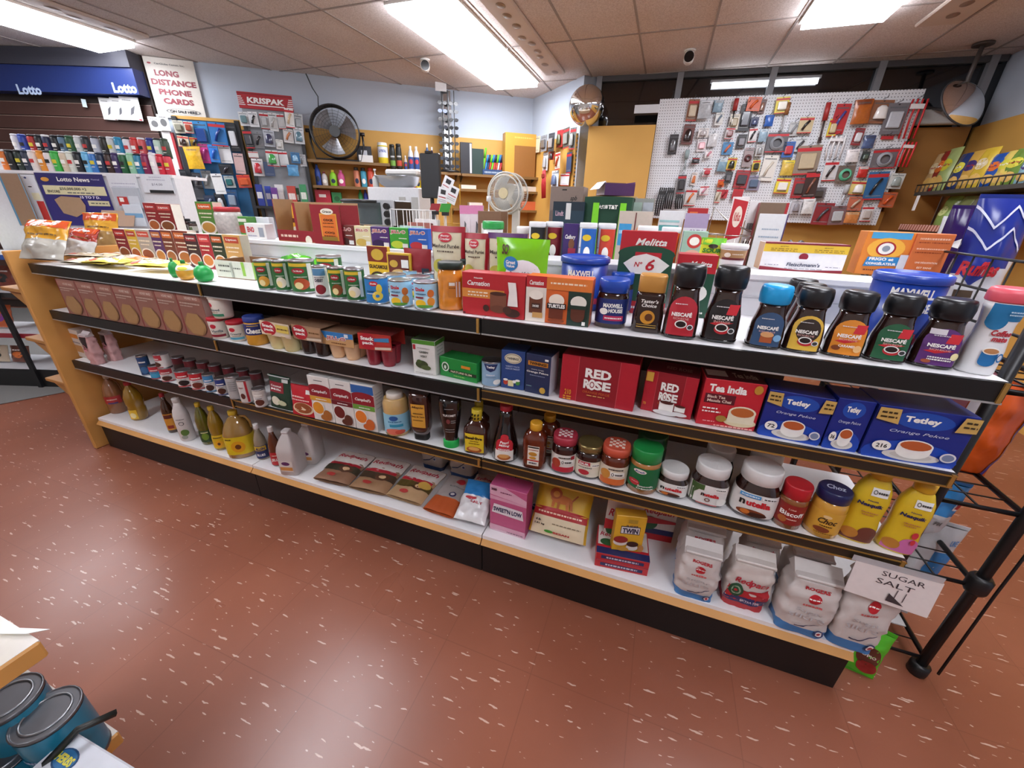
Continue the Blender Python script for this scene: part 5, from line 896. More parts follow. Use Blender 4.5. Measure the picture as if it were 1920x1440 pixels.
vessel('oil_bottle', 'small yellow oil bottle with sunflower label, left of the large jug', 'bottle', (405, 434, 844, 758), ZB, OB, oil('#a5811f'), OBL, '#c8a428', (.06, .36, '#d9b21f'), [('e', .5, .36, .3, .26, '#e3a41f'), ('e', .5, .36, .12, .11, '#5a2f14'), ('l', .15, .84, .8, .08, '#3a2a10')], parts=('bottle', 'cap', 'label'))
vessel('oil_jug', 'large yellow oil jug with bright yellow sunflower label', 'jug', (433, 489, 860, 762), ZB, JUG, oil('#b98f4a'), JUGL, '#c8a428', (.1, .5, '#d9bb1c'), [('e', .5, .45, .28, .32, '#d99a1c'), ('e', .5, .45, .12, .14, '#6a3a14'), ('l', .05, .88, .3, .07, '#3a2a10')], e=2.6, ys=.85, parts=('jug', 'cap', 'label'), extra=handle(M('#b98f4a', rough=.2)))
SB = [(.9, 0), (1, .03), (1, .46), (.85, .6), (.42, .8), (.36, .88)]; SBL = [(.38, .87), (.42, .88), (.42, .99), (.38, 1)]
vessel('vinegar_bottle', 'small clear vinegar bottle with navy and yellow label', 'bottle', (484, 509, 862, 791), ZB, SB, M('#b0a48c', rough=.08, trans=.4, coat=1.), SBL, '#d9d6d2', (.05, .42, '#1c2a5a'), [('r', 0, .62, 1, .96, '#d3b22c'), ('t', .5, .78, .8, .22, 'ALLEN', '#1c2a5a', 2), ('t', .5, .3, .7, .18, 'BLUES', W1, 1)], parts=('bottle', 'cap', 'label'))
vessel('hot_sauce_bottle', 'small brown pepper sauce bottle with white cap and red label', 'bottle', (512, 536, 874, 796), ZB, SB, M('#5a2a14', rough=.1, coat=1.), SBL, '#d9d2ce', (.04, .38, '#b3262c'), [('t', .5, .4, .8, .26, 'JELLY', W1, 1), ('l', .2, .75, .8, .08, '#e8c0b0')], parts=('bottle', 'cap', 'label'))
MK = [(.94, 0), (1, .02), (1, .55), (.92, .66), (.6, .84), (.36, .92), (.3, .95)]; MKL = [(.32, .94), (.36, .945), (.36, .995), (.32, 1)]
milkc = M('#cdc4c0', rough=.3, trans=.15, var=.03)
for px, lb_ in (((572, 606, 868, 786), 'milky white jug standing behind the front milky jug'), ((537, 573, 888, 800), 'milky white square jug with a small purple and orange label, in front')):
    vessel('vinegar_jug', lb_, 'jug', px, ZB, MK, milkc, MKL, '#cfc8c6', (.08, .4, None) if 'front' in lb_ else None, [('r', .1, .1, .9, .9, '#d9cfc8'), ('e', .5, .72, .26, .14, '#5a2a5a'), ('r', .12, .2, .88, .46, '#c98a4a')], e=5, ys=1.15, group='milky white jugs', parts=('jug', 'cap', 'label'), labw=1.7, scale=1.12, extra=lambda t, r, h, Rf: MB().tube([(0, -r*.35, h*.9), (0, -r*.9, h*.84), (0, -r*1.12, h*.66), (0, -r*1.16, h*.5)], r*.12, milkc).build('handle', t) if False else None)
# flat bags of brown sugar, lying
def lying(label, pts, col, low, items, seed, t=.035, lift=.0, name='sugar_bag', group='flat bags of sugar and nuts lying on the base deck'):
    Q = [at(u, v, z=ZB) for u, v in pts]          # front-left, back-left, back-right, front-right
    ex = ((Q[3]-Q[0])+(Q[2]-Q[1]))/2; ey = ((Q[1]-Q[0])+(Q[2]-Q[3]))/2
    rz = math.atan2(ex.y, ex.x); c = (Q[0]+Q[3])/2; yd = Vector((-math.sin(rz), math.cos(rz), 0)); hh = min(ey.dot(yd), .37-c.y if c.y+ey.dot(yd) > .39 else 9)
    return pouch(name, label, 'bag', Vector((c.x, max(c.y, .012), ZB+t*.5+.006+lift)), ex.length, hh, t, (R_(-88), 0, rz), col, items, band=(lambda u, v: low if v < .34 else col) if low else None, seed=seed, wr=.007, group=group, pw=.35, gus=.35)
redp = lambda c: [('r', .0, .62, 1, .98, '#d9d2ca'), ('e', .5, .6, .5, .08, '#d9d2ca'), ('t', .5, .78, .86, .14, 'Redpath', '#b02034', 1, .3), ('r', .05, .48, .95, .56, '#a82430'), ('r', 0, .28, 1, .47, c), ('e', .66, .36, .2, .1, '#5a3a28'), ('e', .66, .36, .1, .05, '#d9b48a'), ('e', .4, .15, .12, .05, '#b8403c')]
lying('flat bag of dark brown sugar, leftmost of the lying bags', ((592, 903), (638, 856), (704, 866), (652, 920)), '#8a6a58', '#8f6a52', redp('#3f3a2c'), 1)
lying('flat bag of brown sugar, second of the lying bags', ((655, 922), (710, 867), (775, 883), (724, 934)), '#94745a', '#a07c5c', redp('#4a3a2c'), 2)
lying('flat bag of golden sugar with cookie picture', ((727, 931), (773, 886), (838, 896), (788, 960)), '#b3906a', '#b99770', redp('#5a4a24')+[('e', .8, .42, .18, .1, '#c8a04a')], 3)
lying('flat clear bag of orange lentils with round red badge', ((793, 957), (838, 903), (887, 911), (851, 984)), '#a39a96', '#b8562a', [('e', .55, .82, .16, .08, '#b02a30'), ('e', .6, .44, .12, .07, '#2a2a54'), ('e', .6, .44, .07, .04, '#d9d4d0'), ('l', .3, .66, .8, .03, '#777')], 4)
pp = at(905, 946, z=ZB)
lying('red and green sugar bag tucked behind the white and blue bag', ((858, 955), (884, 898), (920, 905), (912, 968)), '#7d2a30', None, [('r', 0, .7, 1, 1, '#c9bdb4'), ('t', .5, .8, .8, .14, 'Redpath', '#b02034', 1, .3), ('r', 0, .2, 1, .4, '#3f5a2c')], 6)
a = at(850, 985, z=ZB); b = at(905, 1000, z=ZB)
pouch('salt_bag', 'slumped white and blue plastic bag at the deck edge beside the pink box', 'bag', (a+b)/2+Vector((0, .01, .03)), (b-a).length*1.05, .17, .05, (R_(-60), 0, math.atan2(b.y-a.y, b.x-a.x)), foil('#d9d8da'), [('e', .4, .52, .2, .04, '#b8303a'), ('t', .6, .44, .4, .06, 'SALT', '#b8303a', 1)], band=lambda u, v: foil('#2f7fc0') if v > .62 else foil('#dcdbdc'), seed=8, wr=.02)
RC = M('#c9c2be', rough=.5, var=.04); RL = M('#3f78b0', rough=.5)
rog = [('t', .5, .9, .52, .06, 'ROGERS', '#b0242e', 2), ('e', .5, .75, .13, .085, '#b8202c'), ('l', .38, .75, .62, .02, W1), ('l', .3, .62, .7, .03, '#c05a5a'), ('t', .5, .5, .6, .07, 'Sugar', '#a8a6a8', 0), ('t', .46, .4, .7, .07, 'sucre', '#b4b2b4', 0), ('p', [(.3, .2), (.5, .2), (.85, .34), (.85, .355), (.5, .22), (.3, .22)], '#3a3f58'), ('e', .84, .13, .1, .07, '#33406a'), ('e', .84, .13, .07, .05, '#e4e0e0'), ('e', .84, .13, .04, .03, '#a82a3a')]
SGG = 'white sugar sacks with blue bases'
for px, lb_, it in (((797, 842, 886, 800), 'white and blue tub shaped sugar sack hidden at the back, left of its twin', []), ((848, 896, 904, 806), 'white and blue tub shaped sugar sack hidden at the back, right of its twin', [])):
    sack('sugar_sack', lb_, 'sack', px, ZB, M('#b9aea8', rough=.5), M('#2a4a7a', rough=.5), [('e', .66, .4, .1, .06, '#c9c2c4'), ('e', .66, .4, .05, .03, '#3a4a7a'), ('p', [(.1, .3), (.4, .34), (.9, .62), (.9, .65), (.4, .37), (.1, .33)], '#3a3f58')], seed=px[0], group=SGG, fold=False)
carton('sweetener_box', 'pink sweetener packet box with white corner', 'box', ((918.5, 990), (984, 1011), (918.5, 907.5), ZB), .075, '#c05a84', [('p', [(0, .78), (1, .74), (1, .7), (0, .7)], '#d9a0b8'), ('p', [(0, 1), (.0, .8), (1, .74), (1, .84), (.4, 1)], '#dcaabf'), ('r', 0, .0, 1, .14, '#d4a0b4'), ('e', .5, .0, .5, .04, '#d8b8c4'), ('p', [(.06, .42), (.94, .4), (.9, .6), (.12, .62)], '#e4dfe4'), ('t', .5, .51, .78, .1, "SWEET'N LOW", '#1c2450', 2), ('t', .12, .93, .16, .05, '200', '#4a2038', 2), ('l', .3, .9, .6, .02, '#7a3058'), ('l', .5, .05, .95, .02, '#7a5a6a')], side='#a83a6a', top='#b04a78')
sack('sugar_sack', 'white and blue sugar sack peeking out behind the pink sweetener box', 'sack', (990, 1028, 962, 880), ZB, M('#b9aea8', rough=.5), M('#2a4a7a', rough=.5), [('e', .4, .22, .16, .08, '#d0cacc'), ('e', .4, .22, .09, .045, '#3a4a7a')], seed=3, group=SGG, fold=False)
a, b, w_, rz, h = box_at((982, 1020), (1094, 1049), (1030, 925), ZB)
pouch('flour_bag', 'plump yellow bag of gram flour with a lion picture leaning back', 'bag', (a+b)/2+Vector((.0, .045, .028)), w_*.98, .235, .06, (R_(-38), 0, rz-.05), '#cfa62c', [
    ('r', .04, .0, .96, .3, '#d8c8a8'), ('r', .02, .3, .98, .4, '#a8282a'), ('e', .5, .41, .5, .04, '#a8282a'), ('l', .1, .36, .9, .025, '#e8c8b0'), ('r', .02, .8, .98, .88, '#8e2a22'), ('t', .5, .84, .4, .04, 'BESAN', '#e0c08a', 1), ('t', .5, .94, .5, .05, 'DEER', '#6a4a18', 1),
    ('e', .48, .6, .2, .07, '#c26a1f'), ('e', .36, .68, .11, .09, '#a8501c'), ('e', .37, .67, .06, .05, '#d08a34'), ('p', [(.32, .58), (.38, .58), (.37, .46), (.32, .46)], '#c26a1f'), ('p', [(.42, .56), (.47, .56), (.46, .45), (.42, .45)], '#b05f1c'), ('p', [(.56, .57), (.62, .57), (.64, .45), (.59, .45)], '#c26a1f'), ('p', [(.62, .6), (.68, .6), (.71, .46), (.67, .46)], '#b05f1c'), ('p', [(.66, .62), (.74, .72), (.76, .71), (.68, .6)], '#a8501c'),
    ('t', .14, .22, .1, .035, '4 lb', '#2a1a10', 2), ('t', .18, .16, .18, .035, '1.81 kg', '#2a1a10', 2), ('e', .36, .07, .08, .022, '#3f8a2c'), ('t', .58, .07, .28, .03, 'BESAN', '#a8282a', 2), ('l', .4, .2, .9, .012, '#6a5a40')], seed=5, wr=.006, pw=.35, gus=.4)
# flat red boxes, stacked, with a yellow sweetener box on top
a, b, w_, rz, h0 = box_at((1114.5, 1060), (1213, 1081), (1114.5, 1035), ZB); hh = max(.024, h0/2)
for i in range(2):
    carton('sugar_box', 'flat red and navy sugar box lying '+('at the bottom of its stack of two' if i == 0 else 'on top of another, under the yellow box'), 'box', ((a+b)/2+Vector((0, 0, i*(hh+.0005)))+Vector((0, 0, ZB-((a+b)/2).z)), w_, hh, rz), .14, '#b8262e', [('r', .1, .3, .9, .74, '#232a5a'), ('l', .2, .52, .8, .2, '#c9c4d0')], top='#b8262e', side='#b8262e', topart=[('r', .0, .0, 1, .22, '#232a5a'), ('r', .02, .3, .98, .98, '#d9d2ca'), ('t', .3, .66, .5, .2, 'Redpath', '#b02034', 1, .3), ('e', .2, .4, .14, .12, '#2a5a34')], group='flat red sugar boxes')
zt2 = ZB+2*hh+.002; mid = (a+b)/2; bk = back_of(rz)
ta = at(1146, 1030, z=zt2); tb_ = at(1201, 1036, z=zt2)
carton('sweetener_box', 'small yellow sweetener box standing on two flat red boxes', 'box', ((ta+tb_)/2, (tb_-ta).length, rise(ta, 966), math.atan2(tb_.y-ta.y, tb_.x-ta.x)), .04, '#d9a72c', [('r', .2, .5, .84, .72, '#1c1c28'), ('r', .22, .52, .82, .7, '#d8d6d8'), ('t', .52, .6, .52, .14, 'TWIN', '#1c2040', 2), ('t', .56, .74, .4, .05, 'SUGAR', '#1c2040', 1), ('e', .25, .26, .24, .1, '#d8d2cc'), ('e', .25, .34, .24, .1, '#8e2a24'), ('e', .66, .14, .2, .09, '#dcd6d0'), ('e', .66, .24, .2, .08, '#3a201c'), ('e', .36, .08, .2, .06, '#c8983c'), ('e', .95, .14, .1, .1, '#b8824a'), ('r', .4, .84, .7, .94, '#a8862c')], top='#c9982a', side='#c9982a')
up = [('r', 0, 0, 1, .2, '#b8262e'), ('r', 0, .16, 1, .3, '#232a5a'), ('t', .5, .74, .86, .2, 'Redpath', '#b02034', 1, .3), ('e', .28, .44, .24, .18, '#2a5a34'), ('p', [(0, .62), (1, .56), (1, .5), (0, .4)], '#b8262e')]
carton('sugar_box', 'upright red and white sugar box behind the small yellow box', 'box', ((1127, 1022), (1190, 1038), (1133, 936), ZB), .05, '#d2c8c2', up, side='#9a2028', top='#b8aca6', group='upright sugar boxes at the back')
carton('sugar_box', 'upright red and white sugar box just left of the sugar sacks', 'box', ((1192, 1005), (1258, 1018), (1199, 936), ZB), .05, '#d2c8c2', up, side='#9a2028', top='#b8aca6', group='upright sugar boxes at the back')
sack('sugar_sack', 'white sugar sack behind the leftmost front sack', 'sack', (1256, 1334, 1082, 958), ZB, RC, RL, rog, seed=1, group=SGG)
sack('sugar_sack', 'white sugar sack with blue base, leftmost of the front sacks', 'sack', (1251, 1326, 1128, 1000), ZB, RC, RL, rog, seed=2, group=SGG)
rd = [('r', 0, .0, 1, .42, '#b0262e'), ('r', .0, .14, 1, .3, '#262c5e'), ('t', .62, .22, .5, .05, 'EXTRA FINE', '#c9c4d0', 1), ('p', [(0, .42), (1, .42), (1, .56), (.5, .42), (0, .5)], '#b0262e'), ('t', .5, .66, .82, .16, 'Redpath', '#b02034', 1, .3), ('e', .2, .44, .18, .15, '#1f4a30'), ('o', .2, .44, .12, .1, .3, '#8fae90')]
sack('sugar_sack', 'red and white sugar sack with navy band between the white sacks', 'sack', (1336, 1418, 1144, 1016), ZB, M('#d0c8c2', rough=.5), M('#a8242c', rough=.5), rd, seed=4, group='red and white sugar sacks')
sack('sugar_sack', 'red sided white sugar sack standing behind the red and white one', 'sack', (1362, 1432, 1096, 985), ZB, M('#d0c8c2', rough=.5), M('#a8242c', rough=.5), [('t', .5, .88, .7, .1, 'Redpath', '#b02034', 1, .3), ('e', .5, .7, .18, .1, '#1f4a30')], seed=9, group='red and white sugar sacks')
sack('sugar_sack', 'white sugar sack behind the second front white sack', 'sack', (1440, 1526, 1120, 1010), ZB, RC, RL, rog, seed=6, group=SGG)
sack('sugar_sack', 'white sugar sack with blue base, right of the red and white sack', 'sack', (1427, 1526, 1189, 1042), ZB, RC, RL, rog, seed=7, group=SGG)
sack('sugar_sack', 'white sugar sack at the shelf end, under the handwritten sign', 'sack', (1524, 1618, 1216, 1052), ZB, RC, RL, rog, seed=11, group=SGG)
# hand lettered sign taped to the third shelf
TLs = (1632, 1052); P0 = at(1632, 1050, y=-.03); P1 = at(1786, 1080, y=-.03)
# the sheet hangs from the end of the shelf edge, sticking out beyond it
x0, x1 = P0.x-.02, P1.x; hs = .1
t = thing('paper_sign', 'white paper sign hand lettered SUGAR SALT taped to the shelf end', 'sign', (x0, -.012, Z3-.01), rz=-.04)
W_ = (x1-x0); sg = MB()
sg.grid(lambda u, v: (u*W_+(v-.5)*.0, -.006-.02*math.sin(v*1.5)*(1-v)*0-.012*(1-v), -hs*1.12*(1-v)-.012*u), 8, 6, '#dcd3d0')
sg.grid(lambda u, v: ((1-u)*W_, -.005-.012*(1-v), -hs*1.12*(1-v)-.012*(1-u)), 8, 6, '#dcd3d0')
fm = lambda x, z, o: (W_/2+x, -.0066-.012*(1-z/hs)-o, -hs*1.12*(1-z/hs)-.012*(.5+x/W_))
k_ = '#3a3438'
sg2 = MB(); art(sg2, [('t', .58, .8, .5, .13, 'SUGAR', k_, 0), ('t', .52, .58, .44, .14, 'SALT', k_, 0), ('p', [(.56, .2), (.57, .2), (.58, .48), (.57, .48)], k_), ('p', [(.66, .2), (.67, .2), (.68, .46), (.67, .46)], k_), ('p', [(.48, .12), (.49, .34), (.7, .1)], k_)], fm, W_, hs)
sg.build('sheet', t); sg2.build('lettering', t)
tp = MB(); tp.box(-.01, W_*.98, -.0075, -.0068, -.012, .006, M('#c9c9cc', rough=.15, alpha=.55)); tp.build('tape', t)
# ================================================================== walls full of goods
ORD = 'first second third fourth fifth sixth seventh eighth ninth tenth eleventh twelfth thirteenth fourteenth fifteenth sixteenth seventeenth eighteenth nineteenth twentieth'.split()+['twenty-'+x for x in 'first second third fourth fifth sixth seventh eighth ninth'.split()]
class Plane:
    """a vertical plane: a runs along it, o stands out from it into the room"""
    def __init__(s, P, Q, o=0.):
        s.P = Vector((*P[:2], 0)); d = Vector((*Q[:2], 0))-s.P; s.L = d.length; s.d = d.normalized(); s.n = Vector((s.d.y, -s.d.x, 0))
        if s.n.dot(CAM_POS-s.P) < 0: s.n = -s.n
        s.o = o; s.ang = math.atan2(s.d.y, s.d.x)
    def at(s, a, z, o=0.): return Vector((s.P.x, s.P.y, z))+s.d*a+s.n*(o+s.o)
    def px(s, u, v, o=0.):
        Q = onwall(u, v, s.at(0, 0, o), s.at(1, 0, o)); return (Q-s.P).dot(s.d), Q.z
    def rect(s, u0, v0, u1, v1, o=0.):
        uc, vc = (u0+u1)/2, (v0+v1)/2; a, z = s.px(uc, vc, o)
        return a, z, abs(s.px(u1, vc, o)[0]-s.px(u0, vc, o)[0]), abs(s.px(uc, v0, o)[1]-s.px(uc, v1, o)[1])
    def thing(s, name, label, cat, a, z, o=0., group=None, tilt=0.): 
        return thing(name, label, cat, s.at(a, z, o), group=group, rot=(0, tilt, s.ang))
yel = M('#c99a4c', rough=.6, var=.06, scale=5); yeld = M('#b07c34', rough=.6, var=.08, scale=5)
GW = Plane(A, B); WW = Plane(D, E); RC_ = Plane(B, C2); RW = Plane(F_, G)
# yellow board along the grey rear wall, with its shelves
def board(mb, pl, a0, a1, z0, z1, o0, o1, c):
    vs = [pl.at(a, z, o) for z in (z0, z1) for a, o in ((a0, o1), (a1, o1), (a1, o0), (a0, o0))]
    mb.add(vs, [(0, 1, 5, 4), (1, 2, 6, 5), (2, 3, 7, 6), (3, 0, 4, 7), (0, 3, 2, 1), (4, 5, 6, 7)], c)
b_ = MB(); board(b_, GW, .25, GW.L-.02, .0, 2.23, .001, .03, yel); struct(b_, 'wall_board_rear')
b_ = MB(); board(b_, RC_, .02, RC_.L-.02, .0, 2.2, .001, .03, yel); struct(b_, 'wall_board_recess')
b_ = MB(); board(b_, WW, -.02, .69, 0, 2.235, .01, .3, yel); struct(b_, 'wall_board_window')
b_ = MB(); board(b_, WW, 3.1, WW.L, 0, 2.2, .01, .06, M('#9a6c34', rough=.6, var=.06, scale=5)); board(b_, WW, .72, 3.1, 0, 1.45, .01, .1, yel); struct(b_, 'wall_board_corner')
b_ = MB(); board(b_, RW, .02, 4.5, 0, 2.2, .001, .05, yel); struct(b_, 'wall_board_right')
def wshelf(pl, u0, v0, u1, v1, dep, label, zfix=None):
    a0, z0 = pl.px(u0, v0, dep); a1, z1 = pl.px(u1, v1, dep); z = zfix or (z0+z1)/2
    t = pl.thing('wall_shelf', label, 'shelf', a0, z, .03, group='shelves on the yellow wall board'); w_ = a1-a0
    MB().box(0, w_, -(dep-.03), 0, -.018, 0, yeld).box(0, w_, -(dep-.028), -(dep-.03), -.03, .001, M('#7a5a30')).build('board', t)
    for x in (.02, w_-.04): MB().add([(x, 0, -.018), (x, -dep*.7, -.018), (x, 0, -.09), (x+.012, 0, -.018), (x+.012, -dep*.7, -.018), (x+.012, 0, -.09)], [(0, 1, 2), (3, 5, 4), (0, 3, 4, 1), (1, 4, 5, 2), (2, 5, 3, 0)], M('#4a3a28')).build('bracket', t)
    return z
zA = wshelf(GW, 576, 299, 731, 307, .3, 'yellow wall shelf under the black drum fan', 1.85)
zB = wshelf(GW, 732, 316, 864, 322, .3, 'wall shelf under the spray cans and the sunglasses tower', 1.79)
zC = wshelf(GW, 866, 327, 1010, 331, .3, 'wall shelf under the black monitor and the marker box')
zD = wshelf(GW, 587, 349, 786, 353, .3, 'wall shelf under the shampoo bottles')
zE = wshelf(GW, 850, 355, 1010, 358, .3, 'wall shelf of loose papers right of the sunglasses tower')
zF = wshelf(GW, 585, 384, 700, 386, .3, 'wall shelf of red and green cartons below the shampoo bottles')
zG = wshelf(GW, 850, 392, 1010, 393, .3, 'lowest visible wall shelf, behind the white fan')
def wall_round(name, label, cat, pl, u0, v0, u1, z, prof, body, o=.17, lid=None, lidc=None, lab=None, items=(), group=None, **k):
    a, _, w_, h = pl.rect(u0, v0, u1, v0+10, o); zt = pl.px((u0+u1)/2, v0, o)[1]
    return vessel(name, label, cat, (pl.at(a, z+.001, o), w_/2, max(.03, zt-z)), z, prof, body, lid, lidc, lab, items, group=group, rz=pl.ang, n=16, **k)
def wall_box(name, label, cat, pl, u0, v0, u1, z, d, c, items=(), o=.2, group=None, **k):
    a, _, w_, h = pl.rect(u0, v0, u1, v0+10, o); zt = pl.px((u0+u1)/2, v0, o)[1]
    return carton(name, label, cat, (pl.at(a, z+.001, o), w_, max(.02, zt-z), pl.ang), d, c, items, group=group, **k)
CANL = [(.8, .9), (.86, .91), (.86, .98), (.7, 1)]
CANB = [(.96, 0), (1, .01), (1, .8), (.86, .88), (.8, .9)]
BOT = [(.9, 0), (1, .03), (1, .6), (.8, .76), (.4, .86), (.36, .88)]; BOTL = [(.4, .87), (.44, .88), (.44, .99), (.36, 1)]
# drum fan
a, z, w_, h = GW.rect(582, 196, 664, 298, .3); fr = h/2*.97
t = GW.thing('drum_fan', 'large black drum fan with wire guard standing on the wall shelf', 'fan', a+.03, zA+.002, .24)
cz = fr+.03; bk = M('#1a1a1c', rough=.3); y0 = -.07
f = MB()
for rr_, yy in ((fr, y0), (fr, y0+.14), (fr*1.0, y0+.07)): f.tube([(rr_*math.cos(i*math.pi/24), yy, cz+rr_*math.sin(i*math.pi/24)) for i in range(48)], .008, bk, 6, closed=True)
for j in range(1, 9):
    rr_ = fr*j/9; f.tube([(rr_*math.cos(i*math.pi/18), y0-.03*(1-j/9), cz+rr_*math.sin(i*math.pi/18)) for i in range(36)], .0018, bk, 4, closed=True)
for i in range(20):
    an = i*math.pi/10; f.tube([(.05*math.cos(an), y0-.03, cz+.05*math.sin(an)), (fr*math.cos(an), y0, cz+fr*math.sin(an))], .0018, bk, 4)
f.build('wire_guard', t)
d_ = MB(); n_ = 40
d_.add([(fr*math.cos(2*math.pi*i/n_), yy, cz+fr*math.sin(2*math.pi*i/n_)) for yy in (y0, y0+.14) for i in range(n_)], [(i, (i+1) % n_, n_+(i+1) % n_, n_+i) for i in range(n_)], M('#2a2a2c', rough=.35), True); d_.build('drum', t)
for i in range(3):
    an0 = i*2.094+.3; bl = MB()
    bl.grid(lambda u, v: ((.05+(fr*.86-.05)*v)*math.cos(an0+(u-.5)*(.9+.3*v)), y0+.05+(u-.5)*.05, cz+(.05+(fr*.86-.05)*v)*math.sin(an0+(u-.5)*(.9+.3*v))), 6, 6, M('#8f9094', rough=.25, metal=.6)); bl.build('fan_blade', t)
MB().tube([(0, y0-.035, cz), (0, y0+.1, cz)], .06, bk, 16).build('motor_hub', t)
MB().tube([(-fr-.018, y0+.07, cz), (-fr-.02, y0+.07, cz*.6), (-fr*.95, y0+.07, .012), (fr*.95, y0+.07, .012), (fr+.035, y0+.07, cz*.6), (fr+.03, y0+.07, cz)], .012, bk).build('stand_frame', t)
for s in (-1, 1): MB().tube([(s*(fr+.005), y0+.07, cz), (s*(fr+.06), y0+.07, cz)], .02, bk).build('knob', t)
P = GW.at(*GW.px(597, 204, .05), .05); Pt = GW.at(GW.px(572, 128, .05)[0], H-.01, .05)
tag(MB().tube([Pt, Pt+(P-Pt)*.4+Vector((.02, 0, 0)), P+Vector((.02, .0, .12)), P], .006, '#3a3d42', 6).build('power_cord'), 'thin dark cord hanging down the grey wall to the drum fan', 'cord')
wall_box('picture_frame', 'small black framed picture beside the drum fan', 'frame', GW, 668, 274, 696, zA, .02, '#23232a', [('r', .3, .35, .7, .75, '#c9ccd6')], o=.17)
wall_box('memo_pad', 'white memo card lying before the small black frame', 'card', GW, 673, 291, 699, zA, .02, '#dcdcdc', o=.25)
wall_round('wipes_tub', 'white and yellow cleaning wipes tub with blue label', 'tub', GW, 707, 268, 726, zA, [(.9, 0), (1, .03), (1, .86)], '#d8c42c', lid=[(.98, .85), (1, .87), (.9, 1)], lidc='#e6e6e2', lab=(.3, .8, '#dfe4ee'), items=[('t', .5, .6, .8, .25, 'LYSOL', '#2a4aa0', 2)])
for i, (u0, u1, v0, c, lc, lb_) in enumerate(((729, 740, 271, '#1c1d1a', '#151515', 'black spray can with green band, left of its twin'), (741, 752, 270, '#1a1714', '#151515', 'black spray can with red band, right of its twin'))):
    wall_round('spray_can', lb_, 'can', GW, u0, v0, u1, zB, CANB, c, lid=CANL, lidc=lc, lab=(.1, .7, '#20231c'), items=[('r', 0, .1, 1, .45, '#6a9a3a' if i == 0 else '#b3402a'), ('l', .1, .7, .9, .1, '#ccc')], group='black spray cans')
for i, (u0, u1, v0, c, lb_) in enumerate(((757, 763, 292, '#c9b8a8', 'tiny pale bottle beside the black spray cans'), (764, 774, 274, '#d9dcdf', 'white cleaner bottle with blue label, left of its twin'), (775, 785, 275, '#dcdcdf', 'white cleaner bottle with blue label, right of its twin'), (797, 804, 270, '#3a5a8a', 'slim blue bottle beside the sunglasses tower'), (806, 813, 276, '#3a2a5a', 'slim purple bottle beside the sunglasses tower'))):
    wall_round('cleaner_bottle', lb_, 'bottle', GW, u0, v0, u1, zB, BOT, c, lid=BOTL, lidc='#e8e8e8', lab=(.08, .56, '#2a4a8a'), items=[('e', .5, .6, .4, .2, '#c0303a')], group='bottles on the spray can shelf')
# sunglasses tower
a, z, w_, h = GW.rect(817, 170, 863, 318, .22)
t = GW.thing('sunglasses_tower', 'tall revolving sunglasses tower of mirrored panels', 'display stand', a, zB+.002, .17)
rr_ = w_*.42; zt = GW.px(840, 172, .2)[1]-zB
MB().lathe([(rr_*1.1, 0), (rr_*1.1, .02), (rr_*.9, .03)], BLK, 16).build('base', t)
MB().lathe([(rr_*.62, .03), (rr_*.62, zt)], M('#b9bcc0', rough=.12, metal=.9), 4, twist=.5, smooth=False).build('mirror_column', t)
for s in (-1, 0, 1): MB().box(s*rr_*.6-.005, s*rr_*.6+.005, -rr_*.75, -rr_*.6, .03, zt, BLK).build('slotted_rail', t)
hd = MB(); hd.box(-rr_*1.1, -.01, -rr_*.8, -rr_*.75, zt-.02, zt+.1, '#d9d9d9'); hd.build('header_card', t)
rg = random.Random(5)
def glasses(mb, c, w_, col):
    for s in (-1, 1): mb.lathe([(w_*.24, -.006), (w_*.25, 0), (w_*.24, .006)], col, 12, ys=.02/(w_*.25)*.3, cx=c[0]+s*w_*.26, cy=c[1]); 
for k in range(9):
    for s in (-1, 1):
        zz = .07+k*(zt-.12)/9; x = s*rr_*.52; g_ = MB(); col = rg.choice(['#121214', '#1d1712', '#2a2f3a', '#16181c', '#2a4a8a' if k == 7 else '#121214'])
        for e_ in (-1, 1):
            cx = x+e_*rr_*.24; rl = rr_*.2
            g_.add([(cx+rl*math.cos(i*.5236), -rr_*.82+.3*abs(cx-x)*0, zz+rl*.8*math.sin(i*.5236)) for i in range(12)]+[(cx+rl*math.cos(i*.5236), -rr_*.8, zz+rl*.8*math.sin(i*.5236)) for i in range(12)], [tuple(range(12)), tuple(reversed(range(12, 24)))]+[(i, (i+1) % 12, 12+(i+1) % 12, 12+i) for i in range(12)], glossy(col))
            g_.tube([(cx+e_*rl, -rr_*.8, zz+rl*.3), (cx+e_*rl*1.1, -rr_*.77, zz+rl*.25)], .003, col, 5)
        g_.tube([(x-rr_*.06, -rr_*.81, zz+.3*rr_*.2), (x+rr_*.06, -rr_*.81, zz+.3*rr_*.2)], .003, col, 5)
        o = g_.build('sunglasses', None, GW.at(a, zB+.002, .17), rot=(0, 0, GW.ang))
        tag(o, 'dark sunglasses on the mirrored tower, %s side, %s from the bottom' % ('window' if s > 0 else 'fan', ORD[k]), 'sunglasses', 'sunglasses on the tower')
